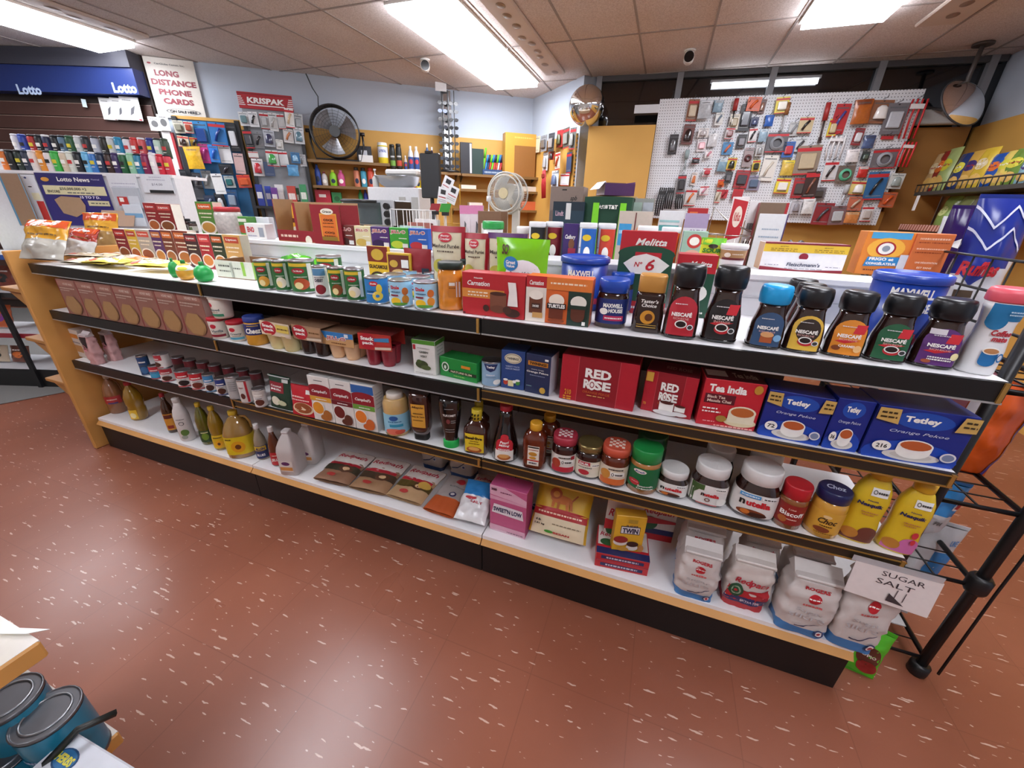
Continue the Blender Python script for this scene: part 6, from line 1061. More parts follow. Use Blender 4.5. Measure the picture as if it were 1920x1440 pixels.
# monitor, markers, yellow cabinet
wall_box('monitor', 'small black monitor turned sideways beside the sunglasses tower', 'monitor', GW, 863, 267, 885, zC, .05, '#24242a', [('r', .8, .04, .96, .97, '#c9ccd2')], o=.22)
wall_box('book', 'dark green binder leaning beside the black monitor', 'book', GW, 885, 279, 907, zC, .12, '#1d3530', o=.2)
wall_box('marker_box', 'navy display box holding the highlighters and markers', 'box', GW, 905, 318, 942, zC, .1, '#23406a', [('l', .1, .5, .9, .3, '#9ab')], o=.22)
for i in range(9):
    u = 907+i*4; c = ['#6ad02c', '#1f7fd0', '#23335a', '#c9402c', '#6ad02c', '#d94040', '#c04a2a', '#d9d9d9', '#d9403a'][i]
    a, z, w_, h = GW.rect(u-2, 290, u+2, 318, .17); zt = GW.px(u+6, 274 if i == 0 else 288, .17)[1]
    o = MB().tube([(0, 0, 0), (.03, 0, (zt-zC)*.6)], .012, c, 8).tube([(.03, 0, (zt-zC)*.6), (.05, 0, (zt-zC)*.95)], .013, ['#6ad02c', '#1f7fd0', '#1c2440'][i % 3], 8).build('marker_pen', None, GW.at(a, zC+.006, .085), rot=(0, 0, GW.ang))
    tag(o, 'leaning marker pen in the navy box, %s from the monitor side' % ORD[i], 'pen', 'markers in the navy box')
wall_box('yellow_cabinet', 'yellow cabinet box with a brown front panel at the wall corner', 'cabinet', GW, 948, 250, 1006, zC, .14, '#c9973c', [('r', .3, .0, 1, .72, '#8f5f2c'), ('l', .3, .9, .9, .03, '#e0b860')], o=.26)
for i, (u0, u1, v) in enumerate(((865, 893, 347), (980, 1008, 350), (978, 1006, 378), (880, 905, 380))):
    wall_box('paper_stack', 'low stack of papers on a wall shelf, '+['beside the sunglasses tower', 'under the yellow cabinet', 'reddish, behind the white fan', 'low down, left of the white fan'][i], 'papers', GW, u0, v, u1, zE if i < 2 else zG, .15, '#cfc6bb' if i != 2 else '#c8643c', o=.25, group='paper stacks on the wall shelves')
# shampoo shelf
for i, (u0, u1, v0, c, lc, lb_) in enumerate(((588, 599, 308, '#27479a', '#27479a', 'blue shampoo bottle at the left end of its shelf'), (602, 613, 322, '#c9c4c4', '#7a2a2a', 'white round shampoo bottle with dark red cap'), (617, 630, 319, '#8ad02c', '#e0e04a', 'lime green shampoo bottle'), (632, 645, 319, '#c8508a', '#d870a0', 'pink shampoo bottle'), (662, 673, 314, '#c87a5a', '#3a3a34', 'peach body wash bottle with dark cap'), (675, 686, 315, '#3f9ab8', '#2a2a2a', 'teal body wash bottle with dark cap'), (688, 700, 315, '#d0503a', '#c8402c', 'red body wash bottle'), (767, 777, 320, '#b8303a', '#e0e0e0', 'red bottle beyond the plastic basin'), (778, 788, 321, '#d8c82c', '#2a2a2a', 'yellow tube beyond the plastic basin'))):
    wall_round('shampoo_bottle', lb_+', on the wall shelf', 'bottle', GW, u0, v0, u1, zD, BOT if i < 4 else [(.96, 0), (1, .03), (1, .8), (.8, .84)], c, lid=BOTL if i < 4 else [(.7, .83), (.74, .84), (.74, .98), (.66, 1)], lidc=lc, lab=(.12, .5, None), items=[('e', .5, .5, .36, .36, W1 if i % 2 else '#1a2a4a')], group='bottles on the shampoo shelf')
for i, (u0, u1, v0, c, lb_) in enumerate(((590, 619, 356, '#b8243a', 'red carton with white patch under the shampoo shelf'), (622, 640, 361, '#2f8a4a', 'green carton beside the red one under the shampoo shelf'), (642, 654, 373, '#d06a4a', 'small salmon carton under the shampoo shelf'))):
    wall_box('carton', lb_, 'box', GW, u0, v0, u1, zF, .08, c, [('r', .25, .5, .7, .7, '#e6e0dc')] if i == 0 else [('e', .5, .5, .3, .2, '#1d5a30')], o=.2)
for i, (u0, u1, c) in enumerate(((671, 680, '#2a8a4a'), (681, 689, '#2f3fa0'), (690, 700, '#b8303a'))):
    wall_round('shampoo_bottle', 'small %s bottle with a white price tag above it, below the shampoo shelf' % ['green', 'blue', 'red'][i], 'bottle', GW, u0, 356, u1, zF, BOT, c, lid=BOTL, lidc=c, group='bottles below the shampoo shelf')
# ------------------------------------------------ blister packs and hooks
def pack(pl, u0, v0, u1, v1, c1, c2, style, label, cat, group, o=.03, rg=None, shrink=1.02):
    a, z, w_, h = pl.rect(u0, v0, u1, v1, o); w_ *= shrink; rg = rg or random.Random(int(u0*7+v0)); tl = rg.uniform(-.06, .06)
    name = {'c': 'blister_pack', 'b': 'hardware_bag', 't': 'hand_tool', 'r': 'coil_pack', 'k': 'card_pack', 's': 'cord_bundle'}[style]
    t = pl.thing(name, label, cat, a, z, o, group, tl); x0, x1, z0, z1 = -w_/2, w_/2, -h/2, h/2
    if style in 'crk':
        cd = MB(); cd.box(x0, x1, -.004, 0, z0, z1, c1)
        its = [('e', .5, .95, .05, .025, '#2a2a2a')]+([('r', 0, .8, 1, .92, '#b8262e'), ('r', 0, 0, 1, .05, '#b8262e')] if rg.random() < .4 else [('l', .1, .86, .9, .05, '#55585c')])+[('l', .12, .14, .88, .03, '#8a8a8a')]
        art(cd, its, flat(-.004, z0), w_, h); cd.build('card', t)
        if style == 'c':
            k = rg.choice((0, 1, 2)); bm_ = MB(); m_ = M(c2, rough=.2, coat=.6)
            if k == 0: bm_.box(x0*.66, x1*.66, -.028, -.0042, z0*.62, z1*.45, m_, ch=.008)
            elif k == 1: bm_.lathe([(w_*.3, z0*.66), (w_*.33, z0*.6), (w_*.26, z1*.3), (w_*.12, z1*.5)], m_, 12, ys=.4, cy=-.0045-w_*.14)
            else: bm_.tube([(x0*.4, -.014, z0*.6), (x0*.1, -.016, 0), (x1*.4, -.014, z1*.5)], min(w_*.14, .012), m_)
            bm_.build('blister', t)
        elif style == 'r':
            bm_ = MB(); R1 = min(w_, h)*.34
            for q in range(3): bm_.tube([(R1*(1-.12*q)*math.cos(i*.349), -.012-.006*q, R1*(1-.12*q)*math.sin(i*.349)-h*.05) for i in range(18)], .006, M(c2, rough=.3), 6, closed=True)
            bm_.build('coil', t)
    elif style == 'b':
        pouch('bag', None, None, (0, -.016, z0), w_, h, .03, (0, 0, 0), M(c2, rough=.25, var=.3, scale=50), [('r', .1, .78, .9, .98, c1), ('l', .2, .86, .8, .05, '#555')], seed=u0*.3, wr=.006, parent=t, nu=8, nv=10)
        MB().box(x0, x1, -.003, -.001, z1-.03, z1+.006, c1).build('header', t)
    elif style == 't':
        MB().tube([(0, -.02, z1*.95), (0, -.02, z1*.1)], min(w_*.3, .022), c1, 10).build('handle', t)
        MB().tube([(0, -.02, z1*.1), (0, -.02, z0*.9)], min(w_*.14, .009), c2, 8).box(x0*.4, x1*.4, -.026, -.014, z0, z0*.7, c2).build('blade', t)
    elif style == 's':
        b2 = MB()
        for q in range(4): b2.tube([(x0*.5+q*w_*.2, -.012-.004*q, z1), (x0*.7+q*w_*.25, -.016, 0), (x0*.5+q*w_*.22, -.012, z0)], .008, c2, 6)
        b2.build('cords', t); MB().box(x0*.6, x1*.6, -.03, -.002, z1*.5, z1*.75, c1).build('tie_card', t)
    return t, a, z, w_, h
PEG = Plane(tuple(WW.at(0, 0, .26)[:2]), tuple(WW.at(1, 0, .26)[:2]))
def peg_mat(c, hole='#55565a', step=.0254*1.0, r=.0042):
    mt = bpy.data.materials.new('perforated_board'); mt.use_nodes = True; N = mt.node_tree.nodes; L = mt.node_tree.links; b = N['Principled BSDF']; b.inputs['Roughness'].default_value = .5
    tc = N.new('ShaderNodeTexCoord'); vs = N.new('ShaderNodeVectorMath'); vs.operation = 'SCALE'; vs.inputs['Scale'].default_value = 1/step; L.new(tc.outputs['Object'], vs.inputs[0])
    fr_ = N.new('ShaderNodeVectorMath'); fr_.operation = 'FRACTION'; L.new(vs.outputs[0], fr_.inputs[0])
    sb = N.new('ShaderNodeVectorMath'); sb.operation = 'SUBTRACT'; sb.inputs[1].default_value = (.5, .5, .5); L.new(fr_.outputs[0], sb.inputs[0])
    ml = N.new('ShaderNodeVectorMath'); ml.operation = 'MULTIPLY'; ml.inputs[1].default_value = (1, 0, 1); L.new(sb.outputs[0], ml.inputs[0])
    ln = N.new('ShaderNodeVectorMath'); ln.operation = 'LENGTH'; L.new(ml.outputs[0], ln.inputs[0])
    lt = N.new('ShaderNodeMath'); lt.operation = 'LESS_THAN'; lt.inputs[1].default_value = r/step; L.new(ln.outputs['Value'], lt.inputs[0])
    mx = N.new('ShaderNodeMix'); mx.data_type = 'RGBA'; L.new(lt.outputs[0], mx.inputs[0]); mx.inputs[6].default_value = lin(c)+[1]; mx.inputs[7].default_value = lin(hole)+[1]; L.new(mx.outputs[2], b.inputs['Base Color'])
    return mt
aL, zTt = PEG.px(1238, 186); aR, zT2 = PEG.px(1737, 166); zBt = PEG.px(1660, 423)[1]; zTt = (zTt+zT2)/2
tp_ = PEG.thing('pegboard', 'big white perforated pegboard covered with hardware before the dark windows', 'pegboard', (aL+aR)/2, (zTt+zBt)/2); w_, h_ = aR-aL, zTt-zBt
MB().box(-w_/2, w_/2, 0, .012, -h_/2, h_/2, peg_mat('#d6d8dc')).build('perforated_sheet', tp_)
MB().box(-w_/2-.25, -w_/2, 0, .01, h_/2-.12, h_/2-.045, '#cfd2d6').build('top_strip', tp_)
MB().box(-w_/2, w_/2, -.001, .013, h_/2-.62, h_/2-.616, '#8a8c90').build('sheet_seam', tp_)
for s in (-1, 1): MB().box(s*w_*.45-.02, s*w_*.45+.02, .013, .12, -h_/2+.1, h_/2-.1, '#6a6a6c').build('standoff', tp_)
PK = """305,365,372,505,c,8a5a3a,c9b9a0,brown and white tool pack|275,525,345,655,c,6a3a34,2a1c1c,dark brown packed tool|185,590,240,720,c,2a2426,5a5a5e,black card of small fittings|375,375,460,490,b,c9ccd0,a9acb0,clear bag of grey fittings|375,550,440,610,c,d9d4d2,b8b0b0,white and red card|368,620,425,700,c,e0d8da,d8a0a8,white and pink pack|435,590,495,670,b,dcdcdc,c9c9cb,clear white pack|485,450,535,530,c,d8d8d4,6a7a8a,pale pack with dark oval|470,375,530,450,b,b9c4cc,8aa4b4,clear pack of blue parts|272,690,318,820,t,8fa0a0,9aa4a6,grey green hand tool|335,740,380,780,c,2a2a2c,4a4a50,small black fitting|330,835,362,915,c,d9cfc8,c8703c,small orange and white pack|420,690,470,740,c,e0dcdc,d08a98,small white and pink card|405,805,458,860,c,d8d4d4,b83a44,white and red small pack|240,850,292,970,c,5a585c,3a383c,dark grey upright card|290,940,360,1050,c,cfcdca,c8642c,clear pack with orange part|385,920,440,980,c,e0dadb,c890a0,pale pack with pink header|575,460,635,560,c,d0c8b8,9a8a6a,cream pack of brass parts|550,545,605,620,c,c9c4c4,7a3a38,red and grey pack|530,640,595,720,c,3f7fb0,c96a4a,blue pack with a red part|500,750,558,830,b,b4c0c4,7a98a8,bag of blue grey parts|560,740,618,820,c,c9b23a,2a2a24,yellow and black pack|545,830,590,905,c,3a3a3c,6a6a6e,narrow black pack|500,880,540,930,c,d06a2c,c85a20,small orange pack|485,940,520,1030,c,c9c0ae,a09078,narrow tan pack|520,945,562,1000,c,b8303a,8a2028,small red pack|595,940,660,1005,k,a8262e,c9c9c9,tilted red card|640,395,715,570,c,232327,5a5e66,tall black card of wrenches|762,365,806,455,c,5a2a22,8a6a5a,dark brown pack|625,590,680,680,c,2a2628,8a8a90,black pack with red base|710,480,760,540,c,2a3254,4a5478,navy pack|700,548,750,640,c,d9d6d4,2a2a2e,white pack with black plug|665,675,722,800,r,9a8a8a,5a2a2c,maroon edged coil pack|610,820,698,935,c,a02a30,4a4a50,red topped grey pack|690,855,770,950,c,8a8498,5a6a80,lilac grey pack|722,755,770,830,c,c8b43a,3a3a2c,yellow pack with black clip|745,655,795,730,c,b9b6b4,8a8a8a,grey pack|762,560,815,640,b,c4d0d8,8fa8b8,clear bag with blue parts|800,470,855,540,b,2f5fb0,2f5fb0,crumpled blue glove|780,725,870,890,c,d8d4cc,c8c0b0,white paint brush card|815,578,945,705,r,5a5a5e,8a8d92,red edged pack with a round cable|872,350,955,455,c,d9c83a,e0ddd0,yellow and white pack|905,385,955,570,t,8a5a34,b9bcc0,metal spatula|958,510,1018,600,c,b9b9b8,8a8d92,grey pack of fasteners|1020,478,1110,582,c,c0b08a,1f1d1c,wide black bristled brush pack|918,637,990,738,c,2f5fa8,b8404a,blue pack with red bottom|990,612,1070,700,c,c9cccd,3a3a40,white pack with black header|1000,662,1150,850,c,8a7a6a,b8a88a,dark red topped pack holding a bent hose|905,760,990,855,b,d8c23a,c8a84a,yellow bag of sponges|870,872,960,970,c,d8c43a,e4e0d8,yellow pack of white fittings|980,870,1060,1000,c,a82c32,4a4648,red pack with black bar|1055,830,1140,1005,c,3a2624,7a4a3a,tall brown and black pack|1105,930,1190,1010,c,6a6468,3a383a,grey pack with black latch|1150,385,1205,650,t,9a2a28,3a2c2a,red handled long screwdriver|1238,395,1330,590,c,b0282e,4a4a8a,tall red topped pack of drill bits|1210,490,1268,605,c,d8c43a,c9b890,yellow pack of brushes|1365,370,1478,525,b,7a3a1c,a85a24,orange brown bag of screws|1370,550,1430,660,c,8a3034,cfcfd2,red topped pack with black end|1428,600,1502,682,b,3a4260,4a5a80,dark blue bag|1480,370,1610,520,c,8a5a40,e0dcd8,brown pack with a white card|1570,390,1700,590,c,6a666a,b0b2b8,tall clear pack of two pulleys|1670,368,1812,620,s,dcd8d8,c0282c,bundle of red rope with white card|1550,600,1628,622,k,b8262e,b8262e,low red card edge|1320,690,1402,770,b,dcd4d4,d8d4d4,white bag with red header|1422,700,1472,765,c,2a3030,4a5a50,small black and green pack|1490,680,1650,810,r,6a6468,9a9ca2,red edged pack with a silver ring|1640,640,1750,800,s,d8d0d0,c8282c,bundle of red hooks|1180,600,1312,745,s,e4e2e2,e2e0e0,bundle of white cords|1180,760,1265,890,c,cfcccb,2a2224,white pack with a black handle|1265,790,1372,900,r,6a5a50,5ab08a,pack with a pale green wheel|1395,800,1460,868,b,c9c0bc,b8302c,bag with red part|1452,830,1578,1012,c,2a6090,1a1a1c,tall black and blue pack|1350,890,1450,980,c,d8c478,e6e4e0,white pack with yellow edge|1600,840,1690,940,c,c9cac4,8f9894,grey green pack|1545,962,1640,1060,c,b85a34,c8501f,red and orange pack|1275,910,1340,1050,t,a8a8aa,b9bcc0,pale grey knife|1335,990,1430,1080,c,b8644a,b9a28c,grey and orange pack|1115,1030,1232,1172,c,8a2a30,4a4c50,red topped grey pack of hooks|1218,1050,1316,1172,c,7a5a5c,aeb2b6,red edged pack of hinges|1310,1090,1400,1160,b,d0a070,c88048,orange bag|1420,1050,1492,1150,c,d0ccca,b8b0aa,white and red card pack|1040,1005,1115,1100,b,dcdad8,d0cfcd,white bag|970,1010,1036,1100,c,b9b6ba,8a868c,grey pack with pink top|565,360,640,540,t,9a2a28,2a2624,long black and red saw|690,350,775,440,c,c8582c,d8602c,orange handled saw pack"""
rows = []
for s in PK.split('|'):
    q = s.split(','); x0, y0, x1, y1 = (float(k) for k in q[:4]); rows.append((1200+x0/3.4286, 80+y0/3.4286, 1200+x1/3.4286, 80+y1/3.4286, '#'+q[5], '#'+q[6], q[4], q[7]))
byrow = {}
for r in rows:
    a, z, w_, h = PEG.rect(*r[:4]); byrow.setdefault(min(6, max(0, int((zTt-z-h*.3)/.19))), []).append((a, r))
hp = []
for k in sorted(byrow):
    for j, (a, r) in enumerate(sorted(byrow[k], key=lambda q: q[0])):
        lb_ = '%s, %s row of pegboard, %s from left' % (r[7], ORD[k], ORD[j])
        t, a, z, w_, h = pack(PEG, r[0], r[1], r[2], r[3], r[4], r[5], r[6], lb_, 'hardware pack', 'hardware hanging on the pegboard', o=.022+.022*((j+k) % 2))
        hp.append((a, z+h/2))
for i, (a, z) in enumerate(hp[:98]):
    x = a-(aL+aR)/2; zz = z-(zTt+zBt)/2+.0125; MB().tube([(x, 0, zz), (x, -.075, zz), (x, -.085, zz+.012)], .0028, M('#3a3a3c', rough=.3, metal=.6), 5).build('peg_hook', tp_)
# black straps at the left of the pegboard
for i, (u0, v0, u1, v1) in enumerate(((1229, 352, 1246, 405), (1246, 352, 1262, 392), (1264, 365, 1280, 392))):
    pack(PEG, u0, v0, u1, v1, '#2a2a2c', '#1b1b1d', 's', 'bundle of black straps at the lower left of the pegboard, %s from the edge' % ORD[i], 'straps', 'black strap bundles', o=.05)
# ------------------------------------------------ blue pegboard and gadget panel on the grey wall
BLP = Plane(tuple(GW.at(0, 0, .24)[:2]), tuple(GW.at(1, 0, .24)[:2]))
a0, zt = BLP.px(322, 222); a1, _ = BLP.px(447, 230); zt = 2.17
t = BLP.thing('blue_pegboard', 'blue pegboard of accessories between black posts under the phone card sign', 'pegboard', (a0+a1)/2, 0, -.02); W_ = a1-a0
MB().box(-W_/2+.04, W_/2-.04, -.0, .015, .1, zt, M('#1f5f8c', rough=.5)).build('blue_sheet', t)
MB().box(-W_/2, W_/2, -.01, .03, zt, zt+.03, yel).build('top_rail', t)
for s in (-1, 1): MB().box(s*(W_/2-.02)-.022, s*(W_/2-.02)+.022, -.03, .03, .0, zt+.02, '#26282c').build('post', t)
MB().box(-W_/2, W_/2, -.2, .03, .0, .1, '#26282c').build('foot', t)
BPK = """326,226,345,250,c,b8b4a4,8a8878|346,228,362,250,c,c8c4b4,a04a3a|364,228,392,276,c,2f7fb8,2a4a8a|394,230,424,274,c,2a6fb0,1f3f90|428,232,446,284,c,2a2c30,d8dade|334,255,354,276,c,c9b89a,3a2a24|357,258,376,276,c,c8a03a,2a2a2a|350,276,380,317,b,d8a82c,e0b02c|375,270,392,306,c,c83a8a,c04a90|393,272,410,304,c,2f7fd0,2a5fc0|412,274,434,306,k,e0e0e0,2a2a2a|412,308,436,328,c,1c1f24,3a3a44|440,288,458,326,k,c9a8a4,d8b0ac|362,324,378,352,c,2a2a2e,8a8c90|380,320,398,354,c,8a8d8c,a8aaa8|400,326,420,364,k,e0e0de,3a3a3c|422,330,440,352,c,d8e0dc,2a6a6a|446,328,470,352,c,c8542c,d05a30|366,352,384,375,k,3a3c40,c9c9c9|385,366,404,392,c,1f2f4a,4a5a78|406,362,424,400,c,22242a,b9bcc0|426,356,446,392,c,1d4a78,8a98a8|330,352,360,385,c,23252a,5a5c60|340,318,352,350,k,1c1c20,44474c"""
for i, s in enumerate(BPK.split('|')):
    q = s.split(','); v = [float(x) for x in q[:4]]
    pack(BLP, *v, '#'+q[5], '#'+q[6], q[4], 'small accessory pack on the blue pegboard, %s from its top left' % ORD[i], 'accessory pack', 'accessories on the blue pegboard', o=.02+.03*(i % 2))
KRP = Plane(tuple(GW.at(0, 0, .26)[:2]), tuple(GW.at(1, 0, .26)[:2]))
a0, _ = KRP.px(456, 220); a1, _ = KRP.px(560, 220)
zk = KRP.px(510, 207)[1]
t = KRP.thing('gadget_stand', 'grey slotted gadget stand with a red header beside the drum fan', 'display stand', (a0+a1)/2, 0, -.02); W_ = a1-a0
MB().box(-W_/2, W_/2, 0, .015, .3, zk, M('#8d9094', rough=.5)).build('grey_sheet', t)
for s in (-1, 1): MB().box(s*W_/2-.018, s*W_/2+.018, -.02, .03, 0, zk-.05, '#26282c').build('post', t)
MB().box(-W_/2-.02, W_/2+.02, -.3, .03, 1.3, 1.325, '#2a2a2c').build('tray', t)
MB().box(-W_/2, W_/2, -.28, .03, 0, .1, '#26282c').build('foot', t)
hw, hh = W_*.96, .155; hd = MB(); hd.box(-hw/2-.03, hw/2-.03, -.012, -.002, zk+.0, zk+hh, '#a8242e', ch=.003)
art(hd, [('r', .0, .86, 1, .94, '#8a1c26')]+[('r', 0, .2+.12*i, .12-.012*i, .26+.12*i, '#d9d0d0') for i in range(5)]+[('r', .88+.012*i, .2+.12*i, 1, .26+.12*i, '#d9d0d0') for i in range(5)]+[('p', [(.17, .2), (.84, .2), (.84, .26), (.15, .26)], '#e8e4e2'), ('t', .5, .52, .68, .36, 'KRISPAK', '#efeae8', 2, .1)], lambda x, z, o: (x-.03, -.012-o, zk+z), hw, hh); hd.build('header_sign', t)
KPK = """449,210,466,236,c,d8dadc,6a8a90|467,210,484,238,c,e0e2e4,23252a|488,212,504,242,c,d4d4d4,b0b2b4|505,212,520,246,c,c9c9c8,a8a8a6|521,214,534,242,k,d8dadb,e8e8e8|535,204,551,240,c,e2e2e0,c9b090|552,214,568,246,c,b4b8ba,8a9094|458,244,474,278,c,2a2c30,4a4c52|476,248,494,278,c,8a8c90,2a2c30|495,244,515,275,c,b0b4bc,3a3c58|532,242,550,268,c,dcdad8,c07a50|552,240,570,270,c,c8ccd0,5a7a88|466,284,484,296,k,cfccc8,8a8886|500,282,522,312,c,cfd4d0,3f9a4a|524,284,540,312,k,dfe2e4,4a8ab0|546,286,562,306,c,2f6fa0,8ab8d8|474,298,494,330,c,dcd8d8,b8303a|496,304,514,330,k,3a4a6a,8a9ab8|540,310,560,330,b,4f8fc0,5a9ac8|518,262,531,280,c,d9d9d6,c0c0be|562,290,574,312,c,b9bcc0,8a8c8e"""
for i, s in enumerate(KPK.split('|')):
    q = s.split(','); v = [float(x) for x in q[:4]]
    pack(KRP, *v, '#'+q[5], '#'+q[6], q[4], 'phone gadget pack on the grey slotted stand, %s from its top left' % ORD[i], 'gadget pack', 'gadget packs on the grey stand', o=.02+.03*(i % 2))
for i, (u0, u1, c) in enumerate(((480, 494, '#2a3a8a'), (495, 507, '#3a4fb0'), (508, 521, '#6a3a8a'), (514, 532, '#d8d8d6'), (538, 556, '#b8443a'), (546, 560, '#2a5a3a'), (562, 576, '#3a8a5a'))):
    a, z, w_, h = KRP.rect(u0, 350, u1, 362, .2); carton('medicine_box', 'small medicine box on the tray of the grey stand, %s from its left post' % ORD[i], 'box', (KRP.at(a, 1.326, .24-.05*(i % 2)), w_*.85, max(.03, KRP.px((u0+u1)/2, 346+3*(i % 3), .2)[1]-1.326), KRP.ang), .04, c, [('l', .1, .5, .9, .3, W1)], group='medicine boxes on the tray')
# phone card poster and the white post below it
SGp = Plane(tuple(GW.at(0, 0, .02)[:2]), tuple(GW.at(1, 0, .02)[:2]))
c_ = [SGp.px(u, v) for u, v in ((272, 109), (366, 124), (385, 219), (294, 218))]; aa = [c_[0][0]*.5+c_[3][0]*.5, c_[1][0]*.5+c_[2][0]*.5]; zz = [2.2, 2.745]
t = SGp.thing('wall_poster', 'tall white poster with red lettering reading LONG DISTANCE PHONE CARDS', 'poster', (aa[0]+aa[1])/2, zz[0], .004); W_, H_ = aa[1]-aa[0], zz[1]-zz[0]
MB().box(-W_/2, W_/2, -.004, 0, 0, H_, '#d8d2c8').build('sheet', t)
lt = MB(); r_ = '#8e2a3a'
art(lt, [('e', .1, .9, .04, .015, '#a83a44'), ('t', .5, .9, .6, .03, 'CanGlobe Comm. Inc.', '#4a4a4a', 1), ('t', .4, .75, .48, .1, 'LONG', r_, 2), ('t', .5, .6, .9, .1, 'DISTANCE', r_, 2), ('t', .48, .44, .66, .1, 'PHONE', r_, 2), ('t', .5, .29, .62, .1, 'CARDS', r_, 2), ('t', .55, .12, .56, .045, 'ON SALE HERE', '#23232a', 2), ('o', .55, .12, .36, .05, .08, '#6a6a6a')], lambda x, z, o: (x, -.004-o, z), W_, H_); lt.build('lettering', t)
# ------------------------------------------------ recess wall: cards on hooks, mirror ball, yellow panel trim
for i, (u0, v0, u1, v1, c1, c2, st) in enumerate(((1001, 256, 1013, 286, 'd8d0b0', '3a7a44', 'k'), (1014, 254, 1026, 284, '8a8c90', '5a5a5c', 'c'), (1028, 250, 1040, 284, '3a3a3e', '8a8480', 'c'), (1044, 244, 1056, 276, 'a83a30', '6a6a4a', 'c'), (1056, 240, 1068, 278, '5a5648', '8a8a80', 'c'), (1068, 240, 1080, 280, '6a6a66', '9a9c98', 'c'), (1018, 286, 1028, 320, 'd0d0d2', 'a8a8aa', 'c'), (1030, 284, 1040, 300, 'a82a28', '3a3030', 'c'), (1041, 286, 1051, 318, 'd8c8b8', 'c8502c', 'c'), (1062, 286, 1072, 325, '3a4a6a', 'd9d9d9', 'k'), (1034, 320, 1048, 352, 'c8d0d8', '5a6a8a', 'c'), (1016, 320, 1026, 372, '8a2a28', 'b8262e', 's'), (1050, 326, 1068, 348, 'd8d8da', '2a2a2c', 'k'))):
    pack(RC_, u0, v0, u1, v1, '#'+c1, '#'+c2, st, 'small hanging card pack in the recess near the mirror ball, %s from top left' % ORD[i], 'card pack', 'hanging packs in the recess', o=.06+.04*(i % 3), shrink=.9)
b_ = MB(); P0 = WW.px(1080, 300, .31)[0]
for k in range(26): board(b_, WW, P0-.012, P0+.004, 1.1+k*.042, 1.12+k*.042, .3, .303, M('#4a3a20'))
board(b_, WW, .0, .69, 1.5, 1.504, .3, .302, M('#8a6628')); struct(b_, 'trim_2')
mirc = M('#f2f2f2', rough=.03, metal=1., var=0)
P = WW.at(WW.px(1100, 200, .3)[0], WW.px(1100, 200, .3)[1], .3); rb = .16
a, z, w_, h = WW.rect(1064, 163, 1137, 237, .3); rb = w_/2*.9
t = thing('mirror_ball', 'round convex security mirror shining above the yellow panel', 'mirror', WW.at(a, z, .33), WW.ang)
mb = MB(); mb.lathe([(rb*math.cos(i*math.pi/16), rb*math.sin(i*math.pi/16)) for i in range(-8, 9)], mirc, 36, cap=False); mb.build('mirror_dome', t)
MB().tube([(0, .0, -rb*.98), (0, .0, 2.236-z)], .03, '#d0d2d6').build('mount', t)
# large tilted mirror at the right corner
P = WW.at(WW.px(1795, 196, .35)[0], WW.px(1795, 196, .35)[1], .42); a, z, w_, h = WW.rect(1742, 145, 1845, 248, .4); rb = h*.5
t = thing('convex_mirror', 'large tilted convex mirror near the right wall corner', 'mirror', P, rot=(R_(-28), R_(14), WW.ang+.25))
mb = MB(); N_ = 40
pr_ = [(rb*math.sin(i*1.0/10), -(rb*.9*math.cos(i*1.0/10)-rb*.9*math.cos(1.0))) for i in range(11)]
for i, (r0, y_) in enumerate(pr_): mb.v += [(r0*math.cos(2*math.pi*k/N_)/math.sin(1), y_, r0*math.sin(2*math.pi*k/N_)/math.sin(1)) for k in range(N_)]
im = mb.mi(mirc)
for i in range(10):
    for k in range(N_): k2 = (k+1) % N_; mb.f.append((i*N_+k, i*N_+k2, (i+1)*N_+k2, (i+1)*N_+k)); mb.m.append(im); mb.sm.append(True)
mb.build('mirror_dome', t)
MB().tube([(rb*math.cos(i*math.pi/20), .004, rb*math.sin(i*math.pi/20)) for i in range(40)], .008, '#3a3a3c', 6, closed=True).build('rim', t)
MB().tube([(0, 0.0, 0), (0, .16, .06), (.0, .3, .2)], .012, '#4a4442').build('mount_arm', t)
o = MB().box(-.18, .22, -.05, .03, -.06, .06, '#c9c9c8', ch=.01).build('wall_unit', None, WW.at(WW.px(1755, 222, .06)[0], WW.px(1755, 222, .06)[1], .1), rot=(0, 0, WW.ang)); tag(o, 'pale wall unit partly hidden behind the big tilted mirror', 'box')

# thin glow strip added for light seen in the glass, crossed by a mullion
t0, z0_ = WW.px(1335, 160, .03); t1, z1_ = WW.px(1534, 152, .03); zz = (z0_+z1_)/2
t = WW.thing('window_glow_strip', 'thin glow strip added for light seen in the dark windows above the pegboard', 'light', (t0+t1)/2, zz, .022)
MB().box(-(t1-t0)/2-.02, (t1-t0)/2+.02, -.008, .02, .024, .05, M('#8a8a8c')).build('strip_backing', t)
MB().box(-(t1-t0)/2, (t1-t0)/2, -.012, .01, -.022, .0235, M('#f4f7ff', emit=7.0)).build('tube', t)  # emissive stand-in for the light in the glass
